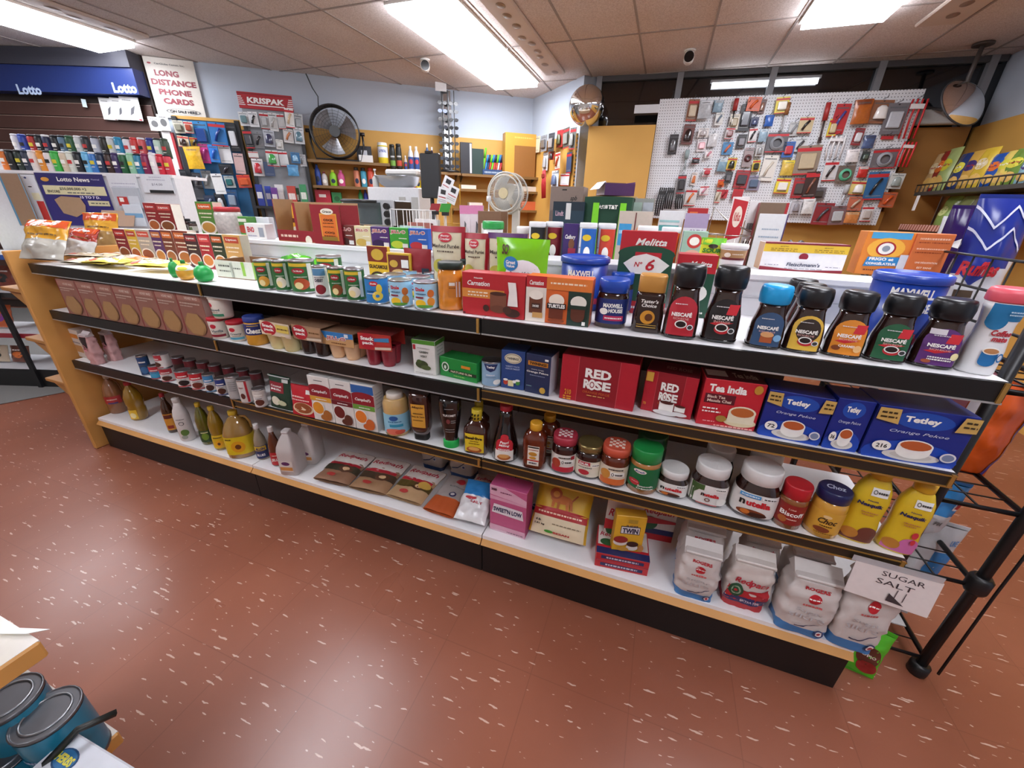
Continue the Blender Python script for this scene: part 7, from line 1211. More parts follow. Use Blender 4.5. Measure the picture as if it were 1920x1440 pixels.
# ================================================================== lottery counter and snack rack at the far left
BO = Plane((-2.1, .45), (-2.1+(-sv.x), .45-sv.y)) if sv.x < 0 else Plane((-2.1, .45), (-2.1+sv.x, .45+sv.y))
zb = BO.px(160, 323)[1]; aL0 = BO.px(-60, 326)[0]; aR0 = BO.px(322, 321)[0]
t = BO.thing('lottery_counter', 'white lottery counter with a stepped top carrying spray cans', 'counter', aL0, 0); W_ = aR0-aL0
MB().box(0, W_, 0, .16, .12, zb-.02, '#dcdcdf').build('cabinet_body', t); MB().box(0, W_, -.01, .33, zb-.02, zb, '#e6e4e6').build('counter_top', t)
MB().box(0, W_-.25, .16, .33, zb, zb+.12, '#c9c9cc').build('step', t); MB().box(0, W_, .02, .16, 0, .12, '#1c1c1e').build('plinth', t)
F1 = 'e27a2c 1c1c1e 22302a 2a3448 e0dcd8 e0902c e4d8da 3fb24a d0c0a8 d8dcd0 1f2024 6fb8e0 3a78c0 22304a 3a2620 3a2a5a 1f5a34 8fc0a0 2a7a9a 7a1f4a e0dcdc c8283a c23040'.split()
F2 = 'd8d8dc 2a4aa8 b8302c 1c1c20 2a3050 1a1a1e 5a7890 2f5a3a c9cccd 2a2c30 b8bcc8 2a2622 c9cac8 2f8ab0 e0e0e4 c83a38 d05a5a 2a3a8a b8d0c0 3a4a3a'.split()
for rowi, (cols, u0, du, vt, o_, zz) in enumerate(((F1, 6, 13.9, 290, -.06, zb), (F2, 30, 14.4, 262, -.25, zb+.12))):
    for i, c in enumerate(cols):
        u = u0+du*i+(4 if rowi and i > 9 else 0); a, z1 = BO.px(u, vt+3*math.sin(i*2.1), o_); P = BO.at(a, zz+.001, o_)
        vessel('spray_can', 'spray can, %s row on the lottery counter, %s from its left end' % ('front' if rowi == 0 else 'raised back', ORD[i]), 'can', (P, .0258, max(.13, z1-zz)), zz, CANB, '#'+c, CANL, ['#d9d9db', '#'+c, '#1c1c20', '#'+c][i % 4],
               (.1, .7, None), [('r', .15, .5, .85, .8, [W1, '#222', '#d8c83a', W1, '#c83a3a'][i % 5]), ('l', .2, .3, .8, .06, W1)], group='spray cans on the lottery counter', rz=BO.ang, n=12)
def bcard(name, label, cat, u0, v0, u1, v1, o, c, items=(), d=.004, tilt=0.):
    a, z, w_, h = BO.rect(u0, v0, u1, v1, o); return carton(name, label, cat, (BO.at(a, z-h/2, o), w_, h, BO.ang), d, c, items, ch=.0004)
pur = '#2c2470'
bcard('notice_board', 'purple lottery news board with a torn cardboard patch', 'notice board', 84, 327, 207, 424, .015, pur, [('r', 0, .8, 1, 1, '#241c60'), ('t', .55, .89, .48, .08, 'Lotto News', W1, 1), ('e', .13, .88, .06, .04, '#d89a3a'), ('t', .88, .9, .12, .03, 'Montreal', '#b9b4d8', 0), ('r', .06, .6, .98, .77, '#d9d2a8'), ('t', .5, .71, .4, .06, '$50,000,000 +2', '#3a3a3a', 1), ('t', .2, .66, .18, .05, 'ENCORE', '#2a2a2a', 1), ('l', .4, .64, .8, .02, '#666'), ('p', [(.16, .5), (.28, .57), (.56, .55), (.6, .4), (.57, .28), (.4, .17), (.22, .24)], '#a8896a'), ('r', .66, .4, .98, .5, '#d0c8a0'), ('l', .7, .45, .95, .02, '#555'), ('t', .72, .56, .3, .05, '15 TO 7 D.', '#d9d4ea', 2)])
bcard('notice_sheet', 'white sheet beside the purple lottery board', 'paper', 208, 327, 262, 385, .015, '#d8dadf', [('l', .1, .7, .9, .03, '#aab'), ('l', .1, .6, .9, .02, '#aab')])
bcard('notice_sheet', 'white sheet with a small price figure over a black strip', 'paper', 266, 327, 322, 362, .015, '#d9dbe0', [('t', .5, .45, .36, .14, '$14.00', '#8a8a96', 1), ('l', .2, .7, .8, .05, '#aab'), ('l', .3, .84, .7, .04, '#aab'), ('r', .2, 0, 1, .16, '#1a1a1c')])
bcard('card_holder', 'clear grey card holder with a red card, on the counter front', 'holder', 215, 352, 262, 390, .036, '#b4bac2', [('r', .1, .1, .5, .55, '#b8302c'), ('r', .18, .3, .34, .5, W1), ('r', .55, .05, .95, .6, '#cfd4da')], d=.02)
bcard('cardboard_strip', 'tall upright brown cardboard strip with pale blue edges', 'cardboard', 17, 327, 56, 424, .05, '#96785e', [('r', 0, 0, .1, 1, '#5a8aa8'), ('r', .94, 0, 1, 1, '#7a9ab0')])
bcard('price_strip', 'narrow white hanging strip between the cardboard strip and the purple board', 'strip', 58, 330, 82, 424, .02, '#d9dce2', [('e', .3, .95, .1, .02, '#3a4a7a'), ('e', .4, .78, .16, .012, '#1a1a1c'), ('r', .3, .52, .9, .66, '#dcd8b8'), ('r', .45, .05, 1, .5, '#b8302c')])
a = at(175, 424, z=ZT+.09); 
t_, z_, w_, h_ = BO.rect(176, 394, 240, 424, .12); carton('cardboard_flap', 'brown cardboard flap leaning before the purple lottery board', 'cardboard', (BO.at(t_, z_-h_/2, .1), w_, h_*1.1, BO.ang), .004, '#a8866a', lean=.5, ch=.0004)
t_, z_, w_, h_ = BO.rect(235, 384, 268, 424, .06); carton('paper_stack', 'pale blue and white papers before the lottery counter', 'papers', (BO.at(t_, z_-h_/2, .06), w_, h_, BO.ang), .01, '#d4dce4', [('r', 0, .4, 1, .6, '#7aa8cc')])
# snack shelves below, facing the aisle
aE = BO.px(128, 600, .3)[0]
t = BO.thing('snack_rack', 'low snack rack with white shelves below the lottery counter', 'shelf', aL0-.75, 0, .012); W2 = min(W_, aE-aL0+.6)+.75
MB().box(0, W2, -.34, 0, .0, .13, '#161617').build('plinth', t)
zs = [.135, .42, .72, .98]
for i, z in enumerate(zs):
    s_ = MB().box(0, W2, -.33, 0, z-.015, z, '#d3d3d6').build('shelf', t); MB().box(0, W2, -.338, -.33, z-.025, z+.008, ['#1a1a1c', '#8e2430', '#2a2a2c', '#2a4f9a'][i]).build('price_rail', s_)
for x in (.02, W2*.5): MB().box(x, x+.03, -.36, -.34, 0, 1.0, '#17171a').build('post', t)
k = 0
for i, (z, n_, cc, nm) in enumerate(((.135, 5, ['#4a3024', '#d9d4cc', '#3a2a22', '#c8b8a0', '#6a3a2c'], 'bottom'), (.42, 5, ['#b84a1f', '#d8c43a', '#c8a87a', '#d8c43a', '#b85a2c'], 'second'), (.72, 6, ['#6a3a30', '#d8d0c8', '#a8222c', '#4a2620', '#c9b8a8', '#7a3a2c'], 'third'), (.98, 6, ['#d9d9d4', '#d8d0a8', '#c9d0d8', '#d9d8d0', '#d4d04a', '#e0dcd0'], 'top'))):
    for j in range(n_):
        a = .06+j*.17-.75
        if a > W2-.85: break
        c = BO.at(aL0+a, z+.012, .012+.2)
        pouch('snack_pack', 'snack pack on the %s shelf below the lottery counter, %s from the left' % (nm, ORD[j]), 'packet', c, .15, [.13, .17, .16, .2][i], .05, (R_(-14), 0, BO.ang), M(cc[j], rough=.3), [('e', .5, .45, .3, .2, ['#d8702c', '#7a3a9a', W1, '#2a2a2a'][(i+j) % 4]), ('l', .2, .75, .8, .06, W1)], group='snack packs under the lottery counter', seed=i*5+j, nu=8, nv=10)
for s_, (u, v, lb_) in enumerate(((98, 676, 'green snack bag on the floor behind the wooden end panel'),)):
    P = at(100, 694, z=0); pouch('snack_bag', lb_, 'bag', P+Vector((.1, .1, .004)), .2, .17, .07, (R_(-20), 0, .3), foil('#6f9a3a'), [('e', .5, .4, .3, .2, '#8a6a3a')], seed=3)
# bin behind the end panel
t = thing('waste_bin', 'dark bin with a cream rim standing behind the wooden end panel', 'bin', (-.47, .33, 0))
MB().lathe([(.1, 0), (.11, .01), (.14, .27), (.13, .27)], '#2a2624', 28, e=3.5).build('bin_body', t); MB().lathe([(.15, .27), (.155, .275), (.155, .295), (.13, .3), (.12, .285)], '#d9c9a0', 28, e=3.5).build('rim', t)

# ================================================================== checkout counter and things between the shelving and the walls
ZC = 1.03
t = thing('checkout_counter', 'cream checkout counter standing behind the long shelving', 'counter', (1.7, 1.14, 0))
MB().box(-1.75, 1.75, 0, .95, 0, ZC-.04, '#b9a58a').build('counter_body', t); MB().box(-1.78, 1.78, -.02, .97, ZC-.04, ZC, '#c9bda8').build('counter_top', t)
def mid(u0, v0, u1, v1, y):
    uc, vc = (u0+u1)/2, (v0+v1)/2; a = at(u0, vc, y=y); b = at(u1, vc, y=y); return (a.x+b.x)/2, b.x-a.x, at(uc, v0, y=y).z, at(uc, v1, y=y).z
def mbox(name, label, cat, u0, v0, u1, v1, y, d, c, items=(), z=None, rz=0., group=None, **k):
    x, w_, z1, z0 = mid(u0, v0, u1, v1, y); zb_ = ZC+.001 if z is None else z
    return carton(name, label, cat, (Vector((x, y, zb_)), w_, max(.02, z1-zb_), rz), d, c, items, group=group, **k)
# toaster oven
x, w_, z1, z0 = mid(656, 374, 732, 426, 1.36); h = z1-ZC
zo = z0; MB().box(x-w_*.7-1.7, x+w_*.7-1.7, .2, .5, ZC, zo-.002, '#c9bda8').build('raised_top', bpy.data.objects['checkout_counter'])
t = thing('toaster_oven', 'silver and black toaster oven with three knobs', 'oven', (x+.03, 1.36, zo), .1); h = z1-zo; sil = M('#b9bcc0', rough=.3, metal=.4)
MB().box(-w_/2-.06, w_/2, .0, .24, .015, h, '#1c1d1f', ch=.008).build('oven_body', t)
f = MB(); f.box(-w_/2-.06, w_/2, -.012, -.001, .015, h, sil, ch=.004); f.build('front_frame', t)
MB().box(-w_/2-.045, w_/2-.1, -.018, -.0125, h*.12, h*.9, M('#3f494c', rough=.06, coat=1.)).build('glass_door', t)
MB().tube([(-w_/2-.04, -.045, h*.93), (w_/2-.11, -.045, h*.93)], .009, BLK).build('door_handle', t)
for q in (.78, .5, .22): MB().tube([(w_/2-.05, -.012, h*q), (w_/2-.05, -.036, h*q)], .02, BLK, 14).build('knob', t)
for s in (-1, 1): MB().lathe([(.015, 0), (.015, .015)], BLK, 10, cx=s*w_*.4, cy=.05).build('foot', t)
# white appliance with basin on top
x, w_, z1, z0 = mid(701, 352, 789, 420, 1.78)
t = thing('white_cabinet', 'white cabinet behind the toaster oven with grey side vents', 'cabinet', (x, 1.74, ZC+.001), .1); h = z1-ZC
MB().box(-w_/2, w_/2, 0, .26, 0, h, '#dcdde0', ch=.006).build('cabinet_body', t)
for q in (.12, .36): MB().box(w_*q, w_*(q+.12), -.006, -.001, h*.1, h*.86, '#b4b2ae').build('vent_panel', t)
zt = ZC+h+.003
t = thing('metal_basin', 'shallow metal basin holding folded white papers on the white cabinet', 'basin', (x-.02, 1.86, zt), .1)
bs = MB(); bs.lathe([(.1, 0), (.14, .02), (.18, .075), (.19, .08), (.17, .075), (.13, .025), (.0, .02)], M('#b4b6ba', rough=.25, metal=.8), 28, e=3, ys=.6, cap=False); bs.build('basin', t)
mbp = MB(); mbp.box(-.1, .17, -.06, .06, .06, .1, '#e4e3e0', ch=.012).build('paper', None, (x-.0, 1.86, zt+.025), rz=.12); tag(bpy.data.objects['paper'], 'folded white papers heaped in the metal basin', 'papers')
vessel('soap_bottle', 'small clear soap bottle with white pump beside the metal basin', 'bottle', (Vector((x-.22, 1.84, zt)), .025, .13), zt, [(.9, 0), (1, .05), (1, .5), (.5, .62), (.3, .64)], '#c9c8c4', [(.34, .63), (.36, .7), (.14, .72), (.12, .9), (.4, .92), (.38, 1)], '#e4e4e4', parts=('bottle', 'pump', 'label'), n=14)
# monitor seen from behind, price cards, racks
x, w_, z1, z0 = mid(789, 287, 823, 372, 1.5)
t = thing('register_monitor', 'tall black register monitor seen from behind on a thin stand', 'monitor', (x, 1.5, ZC+.001), .1)
MB().box(-w_/2, w_/2, 0, .035, z0-ZC, z1-ZC, M('#26272a', rough=.45), ch=.006).build('monitor_back', t); MB().box(-w_*.2, w_*.1, .0, .03, z1-ZC, z1-ZC+.012, BLK).build('camera_bump', t)
MB().tube([(0, .02, 0.01), (0, .02, z0-ZC+.002)], .014, BLK).build('stand_pole', t); MB().lathe([(.09, 0), (.09, .01), (.02, .014)], BLK, 16).build('stand_base', t)
x, w_, z1, z0 = mid(819, 325, 856, 371, 1.35)
t = thing('price_card_holder', 'cluster of white price cards on a yellow wire rack', 'card rack', (x, 1.37, ZC+.001)); yw = M('#c9962c', rough=.4)
for i, (dx, dz, tl, s_) in enumerate(((.01, .0, .45, 1), (-.02, -.06, .2, 1), (.05, -.05, .4, .9))):
    cd = MB(); cd.box(-.035, .035, -.002, 0, -.05, .05, '#dedede'); art(cd, [('r', .25, .62, .75, .88, '#2a2a2c'), ('l', .1, .45, .9, .06, '#b8404a'), ('l', .1, .3, .9, .03, '#777'), ('l', .1, .2, .9, .03, '#777')], flat(-.002, -.05), .07, .1)
    cd.build('price_card', t, (dx, -.03-.006*i, z1-ZC-.07+dz), rot=(0, tl, 0))
rk = MB()
for dx in (-.04, .02, .08): rk.tube([(dx, 0, .0), (dx, 0, z1-ZC-.06)], .0035, yw, 6)
for k in range(7): rk.tube([(-.05, 0, .03+k*.035), (.09, 0, .03+k*.035)], .003, yw, 6); 
rk.build('wire_rack', t)
for i, (u0, v0, u1, v1, c, lb_) in enumerate(((806, 382, 826, 396, '#8e2028', 'dark red clip tag'), (824, 382, 846, 398, '#2f8a2c', 'bright green clip tag'))):
    x, w_, z1, z0 = mid(u0, v0, u1, v1, 1.24); t = thing('clip_tag', lb_+' on a white strip beside the yellow wire rack', 'tag', (x, 1.24, ZC+.001), rot=(0, 0, .1), group='clip tags')
    MB().box(-.004, .004, .0, .004, 0, z0-ZC+.01, '#d9d9d9').build('stem', t)
    MB().add([(-w_/2, -.004, z0-ZC), (w_*.3, -.004, z0-ZC), (w_/2, -.002, z1-ZC), (-w_*.3, -.002, z1-ZC), (-w_/2, 0, z0-ZC), (w_*.3, 0, z0-ZC), (w_/2, .002, z1-ZC), (-w_*.3, .002, z1-ZC)], [(0, 1, 2, 3), (7, 6, 5, 4), (0, 4, 5, 1), (1, 5, 6, 2), (2, 6, 7, 3), (3, 7, 4, 0)], c).build('tag_plate', t)
    MB().box(-.02, .02, -.012, .008, z0-ZC-.02, z0-ZC, '#1a1a1c').build('clip', t)
# white wire basket with booklets
x, w_, z1, z0 = mid(735, 394, 806, 424, 1.16); h = z1-ZC
t = thing('wire_basket', 'white wire basket of booklets beside the toaster oven', 'basket', (x, 1.2, ZC+.001), .05); wb = MB(); ww_ = '#d9d9d6'
for zz in (.01, h*.55, h): wb.tube([(-w_/2, -.05, zz), (w_/2, -.05, zz), (w_/2, .14, zz), (-w_/2, .14, zz)], .003, ww_, 6, closed=True)
for q in range(7): 
    X_ = -w_/2+w_*q/6; wb.tube([(X_, -.05, h), (X_, -.05, .01), (X_, .14, .01), (X_, .14, h)], .0022, ww_, 5)
wb.build('wire_frame', t)
for i, (dx, c) in enumerate(((-.04, '#a8c8c0'), (.03, '#9a5a50'), (.09, '#dcdcda'))):
    tag(MB().box(-w_*.3, w_*.3, -.0, .035, 0, h*.7+.02*i, c, ch=.002).build('booklet', None, (x+dx*.4, 1.16+.045*i, ZC+.006), rot=(-.12, 0, .05)), 'booklet standing in the white wire basket, '+['pale green, in front', 'dull red, in the middle', 'white, at the back'][i], 'booklet', 'booklets in the wire basket')
for i, (u0, u1) in enumerate(((862, 882), (882, 906))):
    mbox('toothbrush_pack', 'pink and white brush pack hanging on the counter, '+['left of its twin', 'right of its twin'][i], 'pack', u0, 385, u1, 422, 1.32, .01, '#d9cdd2', [('r', 0, .86, 1, 1, '#d080a8'), ('p', [(.3, .1), (.4, .1), (.6, .7), (.45, .75)], '#5a5a5e'), ('p', [(.55, .1), (.65, .1), (.8, .6), (.7, .65)], '#b8b8bc')], group='brush packs')
mbox('cardboard_tray', 'brown cardboard tray of slips in front of the white fan', 'box', 896, 396, 940, 418, 1.18, .1, '#7a5a42', [('r', .15, .5, .9, .8, '#e0dcd4')])
# white table fan
x, w_, z1, z0 = mid(913, 322, 981, 402, 1.45); fr = (z1-z0)/2*.98
t = thing('table_fan', 'white table fan with a cream hub', 'fan', (x, 1.52, ZC+.001), -.05); cz = (z1+z0)/2-ZC; wf = M('#d2cfc4', rough=.4)
g_ = MB()
for yy, rr_ in ((-.06, fr), (.03, fr), (-.075, fr*.86)): g_.tube([(rr_*math.cos(i*math.pi/24), yy, cz+rr_*math.sin(i*math.pi/24)) for i in range(48)], .005, wf, 6, closed=True)
for i in range(72):
    an = i*math.pi/36; g_.tube([(fr*.22*math.cos(an), -.085, cz+fr*.22*math.sin(an)), (fr*.8*math.cos(an), -.08, cz+fr*.8*math.sin(an)), (fr*math.cos(an), -.055, cz+fr*math.sin(an)), (fr*math.cos(an), .03, cz+fr*math.sin(an))], .0012, wf, 4)
g_.build('wire_guard', t)
MB().tube([(0, -.09, cz), (0, -.078, cz)], fr*.26, M('#cfc29a', rough=.4), 24).build('hub_badge', t)
for i in range(3):
    an0 = i*2.094; MB().grid(lambda u, v: ((.04+(fr*.84-.04)*v)*math.cos(an0+(u-.5)*(1.+.7*v)), -.02+(u-.5)*.04, cz+(.04+(fr*.84-.04)*v)*math.sin(an0+(u-.5)*(1.+.7*v))), 6, 6, M('#a9acac', rough=.35)).build('fan_blade', t)
MB().tube([(0, .0, cz), (0, .12, cz)], .06, wf, 16).build('motor', t)
MB().box(-.045, -.015, -.01, .03, .02, cz-fr*.2, wf).box(.03, .07, -.01, .03, .02, cz-fr*.2, wf).build('stand', t); MB().lathe([(.13, 0), (.13, .015), (.08, .025)], wf, 24).build('base', t)
vessel('soap_bottle', 'clear pump bottle of hand gel in front of the white fan', 'bottle', (Vector((mid(908, 368, 930, 400, 1.36)[0], 1.34, ZC+.001)), .03, mid(908, 368, 930, 400, 1.34)[2]-ZC), ZC, [(.9, 0), (1, .04), (1, .6), (.4, .7), (.3, .72)], M('#c9ccca', rough=.1, trans=.3), [(.36, .71), (.4, .78), (.12, .8), (.12, .92), (.5, .93), (.45, 1)], '#e6e6e6', parts=('bottle', 'pump', 'label'), n=16)
# cartons, green shopping bag, purple carton
mbox('chocolate_carton', 'dark teal chocolate carton with brown flaps standing open', 'box', 1036, 378, 1094, 440, 1.31, .14, '#223a48', [('r', .0, .88, 1, 1, '#1a2a36'), ('t', .22, .84, .26, .07, 'Lindt', '#c9a8b8', 1), ('r', .42, .76, .58, .98, '#d9d9d6'), ('e', .72, .3, .24, .32, '#d8d8d6'), ('r', .5, 0, .94, .3, '#1c1c1e'), ('e', .72, .3, .2, .28, '#1c1c1e'), ('t', .72, .44, .26, .06, 'LINDT', W1, 1), ('t', .72, .34, .3, .06, 'BROWN', W1, 1), ('e', .72, .18, .16, .08, '#a8764a')], side='#1a2e3a', top='#6a5a50')
x, w_, z1, z0 = mid(1032, 350, 1094, 378, 1.46); carton('cardboard_box', 'grey brown cardboard box with handwriting on its flap, behind the teal carton', 'box', (Vector((x, 1.46, ZC+.001)), w_, z1-ZC, .0), .14, '#85746a', [('t', .72, .86, .2, .07, 'spb', '#1a1a1a', 1, .3), ('r', .36, .955, .5, .97, '#1a1a1a')])
x, w_, z1, z0 = mid(1095, 370, 1182, 432, 1.33); h = z1-ZC
t = thing('shopping_bag', 'dark green shopping bag with lime handles and white lettering', 'bag', (x, 1.33, ZC+.001)); gb_ = MB(); gm = M('#14402c', rough=.7)
gb_.grid(lambda u, v: ((u-.5)*w_*(1+.02*v), -.006*math.sin(u*9)*v, v*h+.004*math.sin(u*3.1)), 12, 8, gm); gb_.grid(lambda u, v: ((.5-u)*w_*(1+.02*v), .12, v*h+.004*math.sin(u*3.1)), 12, 8, gm)
for s in (-1, 1): gb_.grid(lambda u, v: (s*w_*(.5+.01*v), (.12*u if s > 0 else .12*(1-u)), v*h), 4, 4, gm)
art(gb_, [('t', .62, .88, .2, .05, 'T&T', W1, 2), ('t', .41, .88, .2, .05, '大統華', W1, 1), ('e', .52, .5, .16, .08, '#c9ccc9')], lambda x_, z, o: (x_, -.008-o, z), w_, h); gb_.build('bag_body', t)
for s in (-.26, .32): MB().add([(w_*s-.02, -.01, 0), (w_*s+.03, -.01, 0), (w_*s+.02, -.01, h*.93), (w_*s-.012, -.01, h*.93), (w_*s-.02, -.0085, 0), (w_*s+.03, -.0085, 0), (w_*s+.02, -.0085, h*.93), (w_*s-.012, -.0085, h*.93)], [(0, 1, 2, 3), (7, 6, 5, 4), (0, 4, 5, 1), (1, 5, 6, 2), (2, 6, 7, 3), (3, 7, 4, 0)], '#7ad02a').build('handle', t)
x, w_, z1, z0 = mid(1117, 332, 1192, 368, 1.55)
mbx = MB(); mbx.box(-w_*.5, w_*.55, 0, .2, 0, z0-ZC-.002, '#b99a68'); tag(mbx.build('cardboard_box', None, (x, 1.5, ZC+.001)), 'plain tan box behind the green shopping bag carrying the purple carton', 'box')
t = thing('purple_carton', 'open purple and white carton tipped on its side above the shopping bag', 'box', (x, 1.56, z0+.002), rot=(0, 0, .5)); pc = MB(); L_ = w_*.78; hh = (z1-z0)*.62
pc.box(-L_/2, L_/2, -.07, -.067, 0, hh, '#4a2458', faces=dict(b='#8d6a4a')).box(-L_/2, L_/2, .067, .07, 0, hh*1.2, '#4a2458', faces=dict(f='#8d6a4a')).box(-L_/2, -L_/2+.003, -.067, .067, 0, hh*1.15, '#dcd6e0', faces=dict(r='#8d6a4a')).box(L_/2-.003, L_/2, -.067, .067, 0, hh*1.15, '#5a2a70').box(-L_/2, L_/2, -.067, .067, 0, .003, '#8d6a4a')
pc.build('carton', t); MB().add([(-L_/2, -.07, hh*1.15), (-L_/2, .07, hh*1.15), (-L_*.72, .08, hh*.5), (-L_*.72, -.08, hh*.5)], [(0, 1, 2, 3)], '#e4e0e8').add([(-L_/2, -.07, hh*1.14), (-L_/2, .07, hh*1.14), (-L_*.72, .08, hh*.49), (-L_*.72, -.08, hh*.49)], [(3, 2, 1, 0)], '#cfc8d4').build('flap', t)
# display tray, leaflets, notepad, wire basket right of the bag
mbox('display_tray', 'white display tray with blue and orange packs beside the green bag', 'box', 1160, 396, 1222, 432, 1.25, .12, '#c9bcae', [('r', .04, .5, .42, .82, '#3f9ad0'), ('l', .06, .7, .4, .05, '#bfe4f4'), ('e', .76, .72, .2, .09, '#d8906a'), ('r', .46, .5, .98, .62, '#e4e2e0'), ('r', .5, .7, .53, .98, '#6a2a2c')])
mbox('clear_case', 'clear plastic case of trinkets behind the display tray', 'box', 1182, 372, 1226, 398, 1.5, .1, '#8f948e', [('r', .05, .55, .5, .95, '#9ab0a4'), ('r', .55, .55, .98, .95, '#a8b0b8')])
LF = 'leaflets on the counter'
mbox('leaflet', 'white leaflet with teal stripe and pink dot standing on the counter', 'leaflet', 1235, 395, 1282, 428, 1.3, .004, '#dcdedf', [('r', .05, .72, .85, .8, '#5aa8a8'), ('r', .05, .84, .85, .87, '#9cc8c8'), ('e', .8, .45, .07, .08, '#b8306a'), ('l', .1, .5, .6, .03, '#8a8a8a')], group=LF)
mbox('leaflet', 'white and lilac leaflet with grey lettering standing on the counter', 'leaflet', 1283, 400, 1328, 434, 1.26, .004, '#dcd8e2', [('r', 0, .8, 1, 1, '#a898b8'), ('t', .55, .72, .6, .12, 'GREX', '#9a92a8', 1), ('l', .15, .55, .85, .03, '#aaa')], group=LF)
mbox('red_box', 'flat red box showing behind the lilac leaflet', 'box', 1290, 390, 1328, 402, 1.32, .05, '#a8262c', [('r', .1, .86, .5, .95, '#d8703a')])
x, w_, z1, z0 = mid(1338, 388, 1404, 450, 1.25); h = z1-ZC
t = thing('chrome_basket', 'chrome wire counter basket with a tall back', 'basket', (x, 1.34, ZC+.001), -.3); cb_ = MB(); cw = M('#b4b0a8', rough=.25, metal=.9)
for q in range(6): zz = .02+q*h*.12; k = 1+.06*q; cb_.tube([(.09*k*math.cos(i*math.pi/12), .07*k*math.sin(i*math.pi/12), zz) for i in range(24)], .0028, cw, 5, closed=True)
for i in range(12): an = i*math.pi/6; cb_.tube([(.09*math.cos(an), .07*math.sin(an), .02), (.117*math.cos(an), .09*math.sin(an), h*.62)], .0025, cw, 5)
cb_.tube([(-.1, .05, h*.6), (-.1, .07, h), (-.02, .09, h*.82), (.1, .07, h*.7)], .004, cw, 6); cb_.build('wire_frame', t)
mbox('price_sign', 'tilted red and white price sign above the chrome basket', 'sign', 1370, 369, 1402, 412, 1.4, .003, '#e4dcda', [('p', [(.05, .5), (.9, .55), (.95, .95), (.1, .98)], '#b8222c'), ('e', .5, .78, .26, .12, '#e8d8c8'), ('t', .5, .78, .36, .1, 'KitKat', '#b8222c', 1)])
mbox('price_sign', 'small white price sign right of the red one', 'sign', 1404, 376, 1428, 402, 1.42, .003, '#dedede', [('l', .2, .7, .8, .08, '#333'), ('l', .2, .5, .8, .05, '#555')])
mbox('notepad', 'white notepad sheet leaning on a brown box at the counter', 'papers', 1420, 401, 1474, 440, 1.3, .006, '#dadcde', [('l', .2, .8, .8, .02, '#9ab'), ('l', .15, .7, .85, .02, '#9ab'), ('r', .96, 0, 1, 1, '#4a3a6a')])
mbox('cardboard_box', 'brown cardboard box behind the white notepad', 'box', 1424, 380, 1478, 402, 1.36, .12, '#77604e', [('r', .9, .7, 1, 1, '#a8262c')], side='#8e2a2a')
t = thing('work_gloves', 'dark work gloves draped over a tan cloth at the counter end', 'gloves', (mid(1480, 420, 1522, 452, 1.3)[0], 1.36, ZC+.001)); 
MB().lathe([(.08, 0), (.085, .05), (.06, .14), (.03, .17)], M('#b8a88c', rough=.8, bump=.3), 14, e=3).build('cloth', t)
for s in (-1, 1): MB().tube([(s*.02, -.05, .03), (s*.04, -.07, .1), (s*.01, -.05, .18), (-s*.03, -.02, .22)], .018, '#1c1c1e', 8).build('glove', t)
# crisp tubes and small goods on the far half of the top deck
TUBE = [(.97, 0), (1, .005), (1, .94)]; TUBL = [(1.03, .93), (1.05, .94), (1.05, .985), (1., 1)]
def crisp(label, u0, u1, vt, c, c2, y=.62):
    x, w_, z1, z0 = mid(u0, vt, u1, vt+40, y); vessel('crisp_tube', label, 'tube', (Vector((x, y, ZT+.001)), w_/2*.94, z1-ZT), ZT, TUBE, '#cfcfd2', TUBL, '#e4e4e6', (.02, .92, c), [('r', 0, 0, .16, 1, '#d8d8da'), ('l', .02, .7, .14, .02, '#777'), ('l', .02, .6, .14, .02, '#777'), ('l', .02, .5, .14, .02, '#777'), ('e', .55, .86, .3, .05, '#d8b82c'), ('e', .62, .62, .22, .1, W1), ('t', .6, .4, .7, .09, 'Pringles', W1, 2)]+([('r', .16, 0, 1, .3, c2)] if c2 else []), group='crisp tubes behind the riser', parts=('tube', 'lid', 'label'))
crisp('black crisp tube behind the riser', 992, 1023, 416, '#1c1c1e', None); crisp('dark red crisp tube beside the black one', 1023, 1055, 416, '#7a1c2a', None, .66)
crisp('blue crisp tube behind the large blue coffee tub', 1086, 1119, 418, '#1f5fb0', None); crisp('red and orange crisp tube next to the blue one', 1120, 1154, 419, '#c8402c', '#d8702c', .65)
crisp('orange crisp tube behind the smaller coffee filter box', 1238, 1275, 426, '#d85a24', None, .65)
x, w_, z1, z0 = mid(907, 415, 943, 440, .62)
vessel('plastic_tub', 'white tub with green lid behind the potato pouches', 'tub', (Vector((x, .62, ZT+.001)), w_/2, z1-ZT), ZT, [(.88, 0), (.95, .9)], '#d8d8d6', [(1, .88), (1.04, .89), (1.04, .97), (.98, 1)], M('#2f9a4a', rough=.35), (.3, .8, '#e0e0dc'), [('t', .6, .5, .5, .2, 'Sour', '#333', 1, .3), ('e', .3, .4, .12, .2, '#4a9a4a')], parts=('tub', 'lid', 'label'))
x, w_, z1, z0 = mid(967, 425, 992, 440, .66)
vessel('plastic_tub', 'small red tub behind the lime green pouch', 'tub', (Vector((x, .68, ZT+.001)), w_/2, z1-ZT), ZT, [(.88, 0), (.95, .9)], '#c8382c', [(1, .88), (1.04, .89), (1.04, .97), (.98, 1)], '#e4dedc', parts=('tub', 'lid', 'label'))
x, w_, z1, z0 = mid(1055, 420, 1086, 448, .62); carton('chocolate_box', 'purple chocolate box between the crisp tubes', 'box', (Vector((x, .62, ZT+.001)), w_*.9, z1-ZT, 0), .05, '#3a2264', [('t', .5, .8, .7, .08, 'Cadbury', W1, 1, .3), ('e', .6, .7, .2, .08, '#7a4a2c'), ('r', .4, .55, .9, .64, '#a82a4a')])
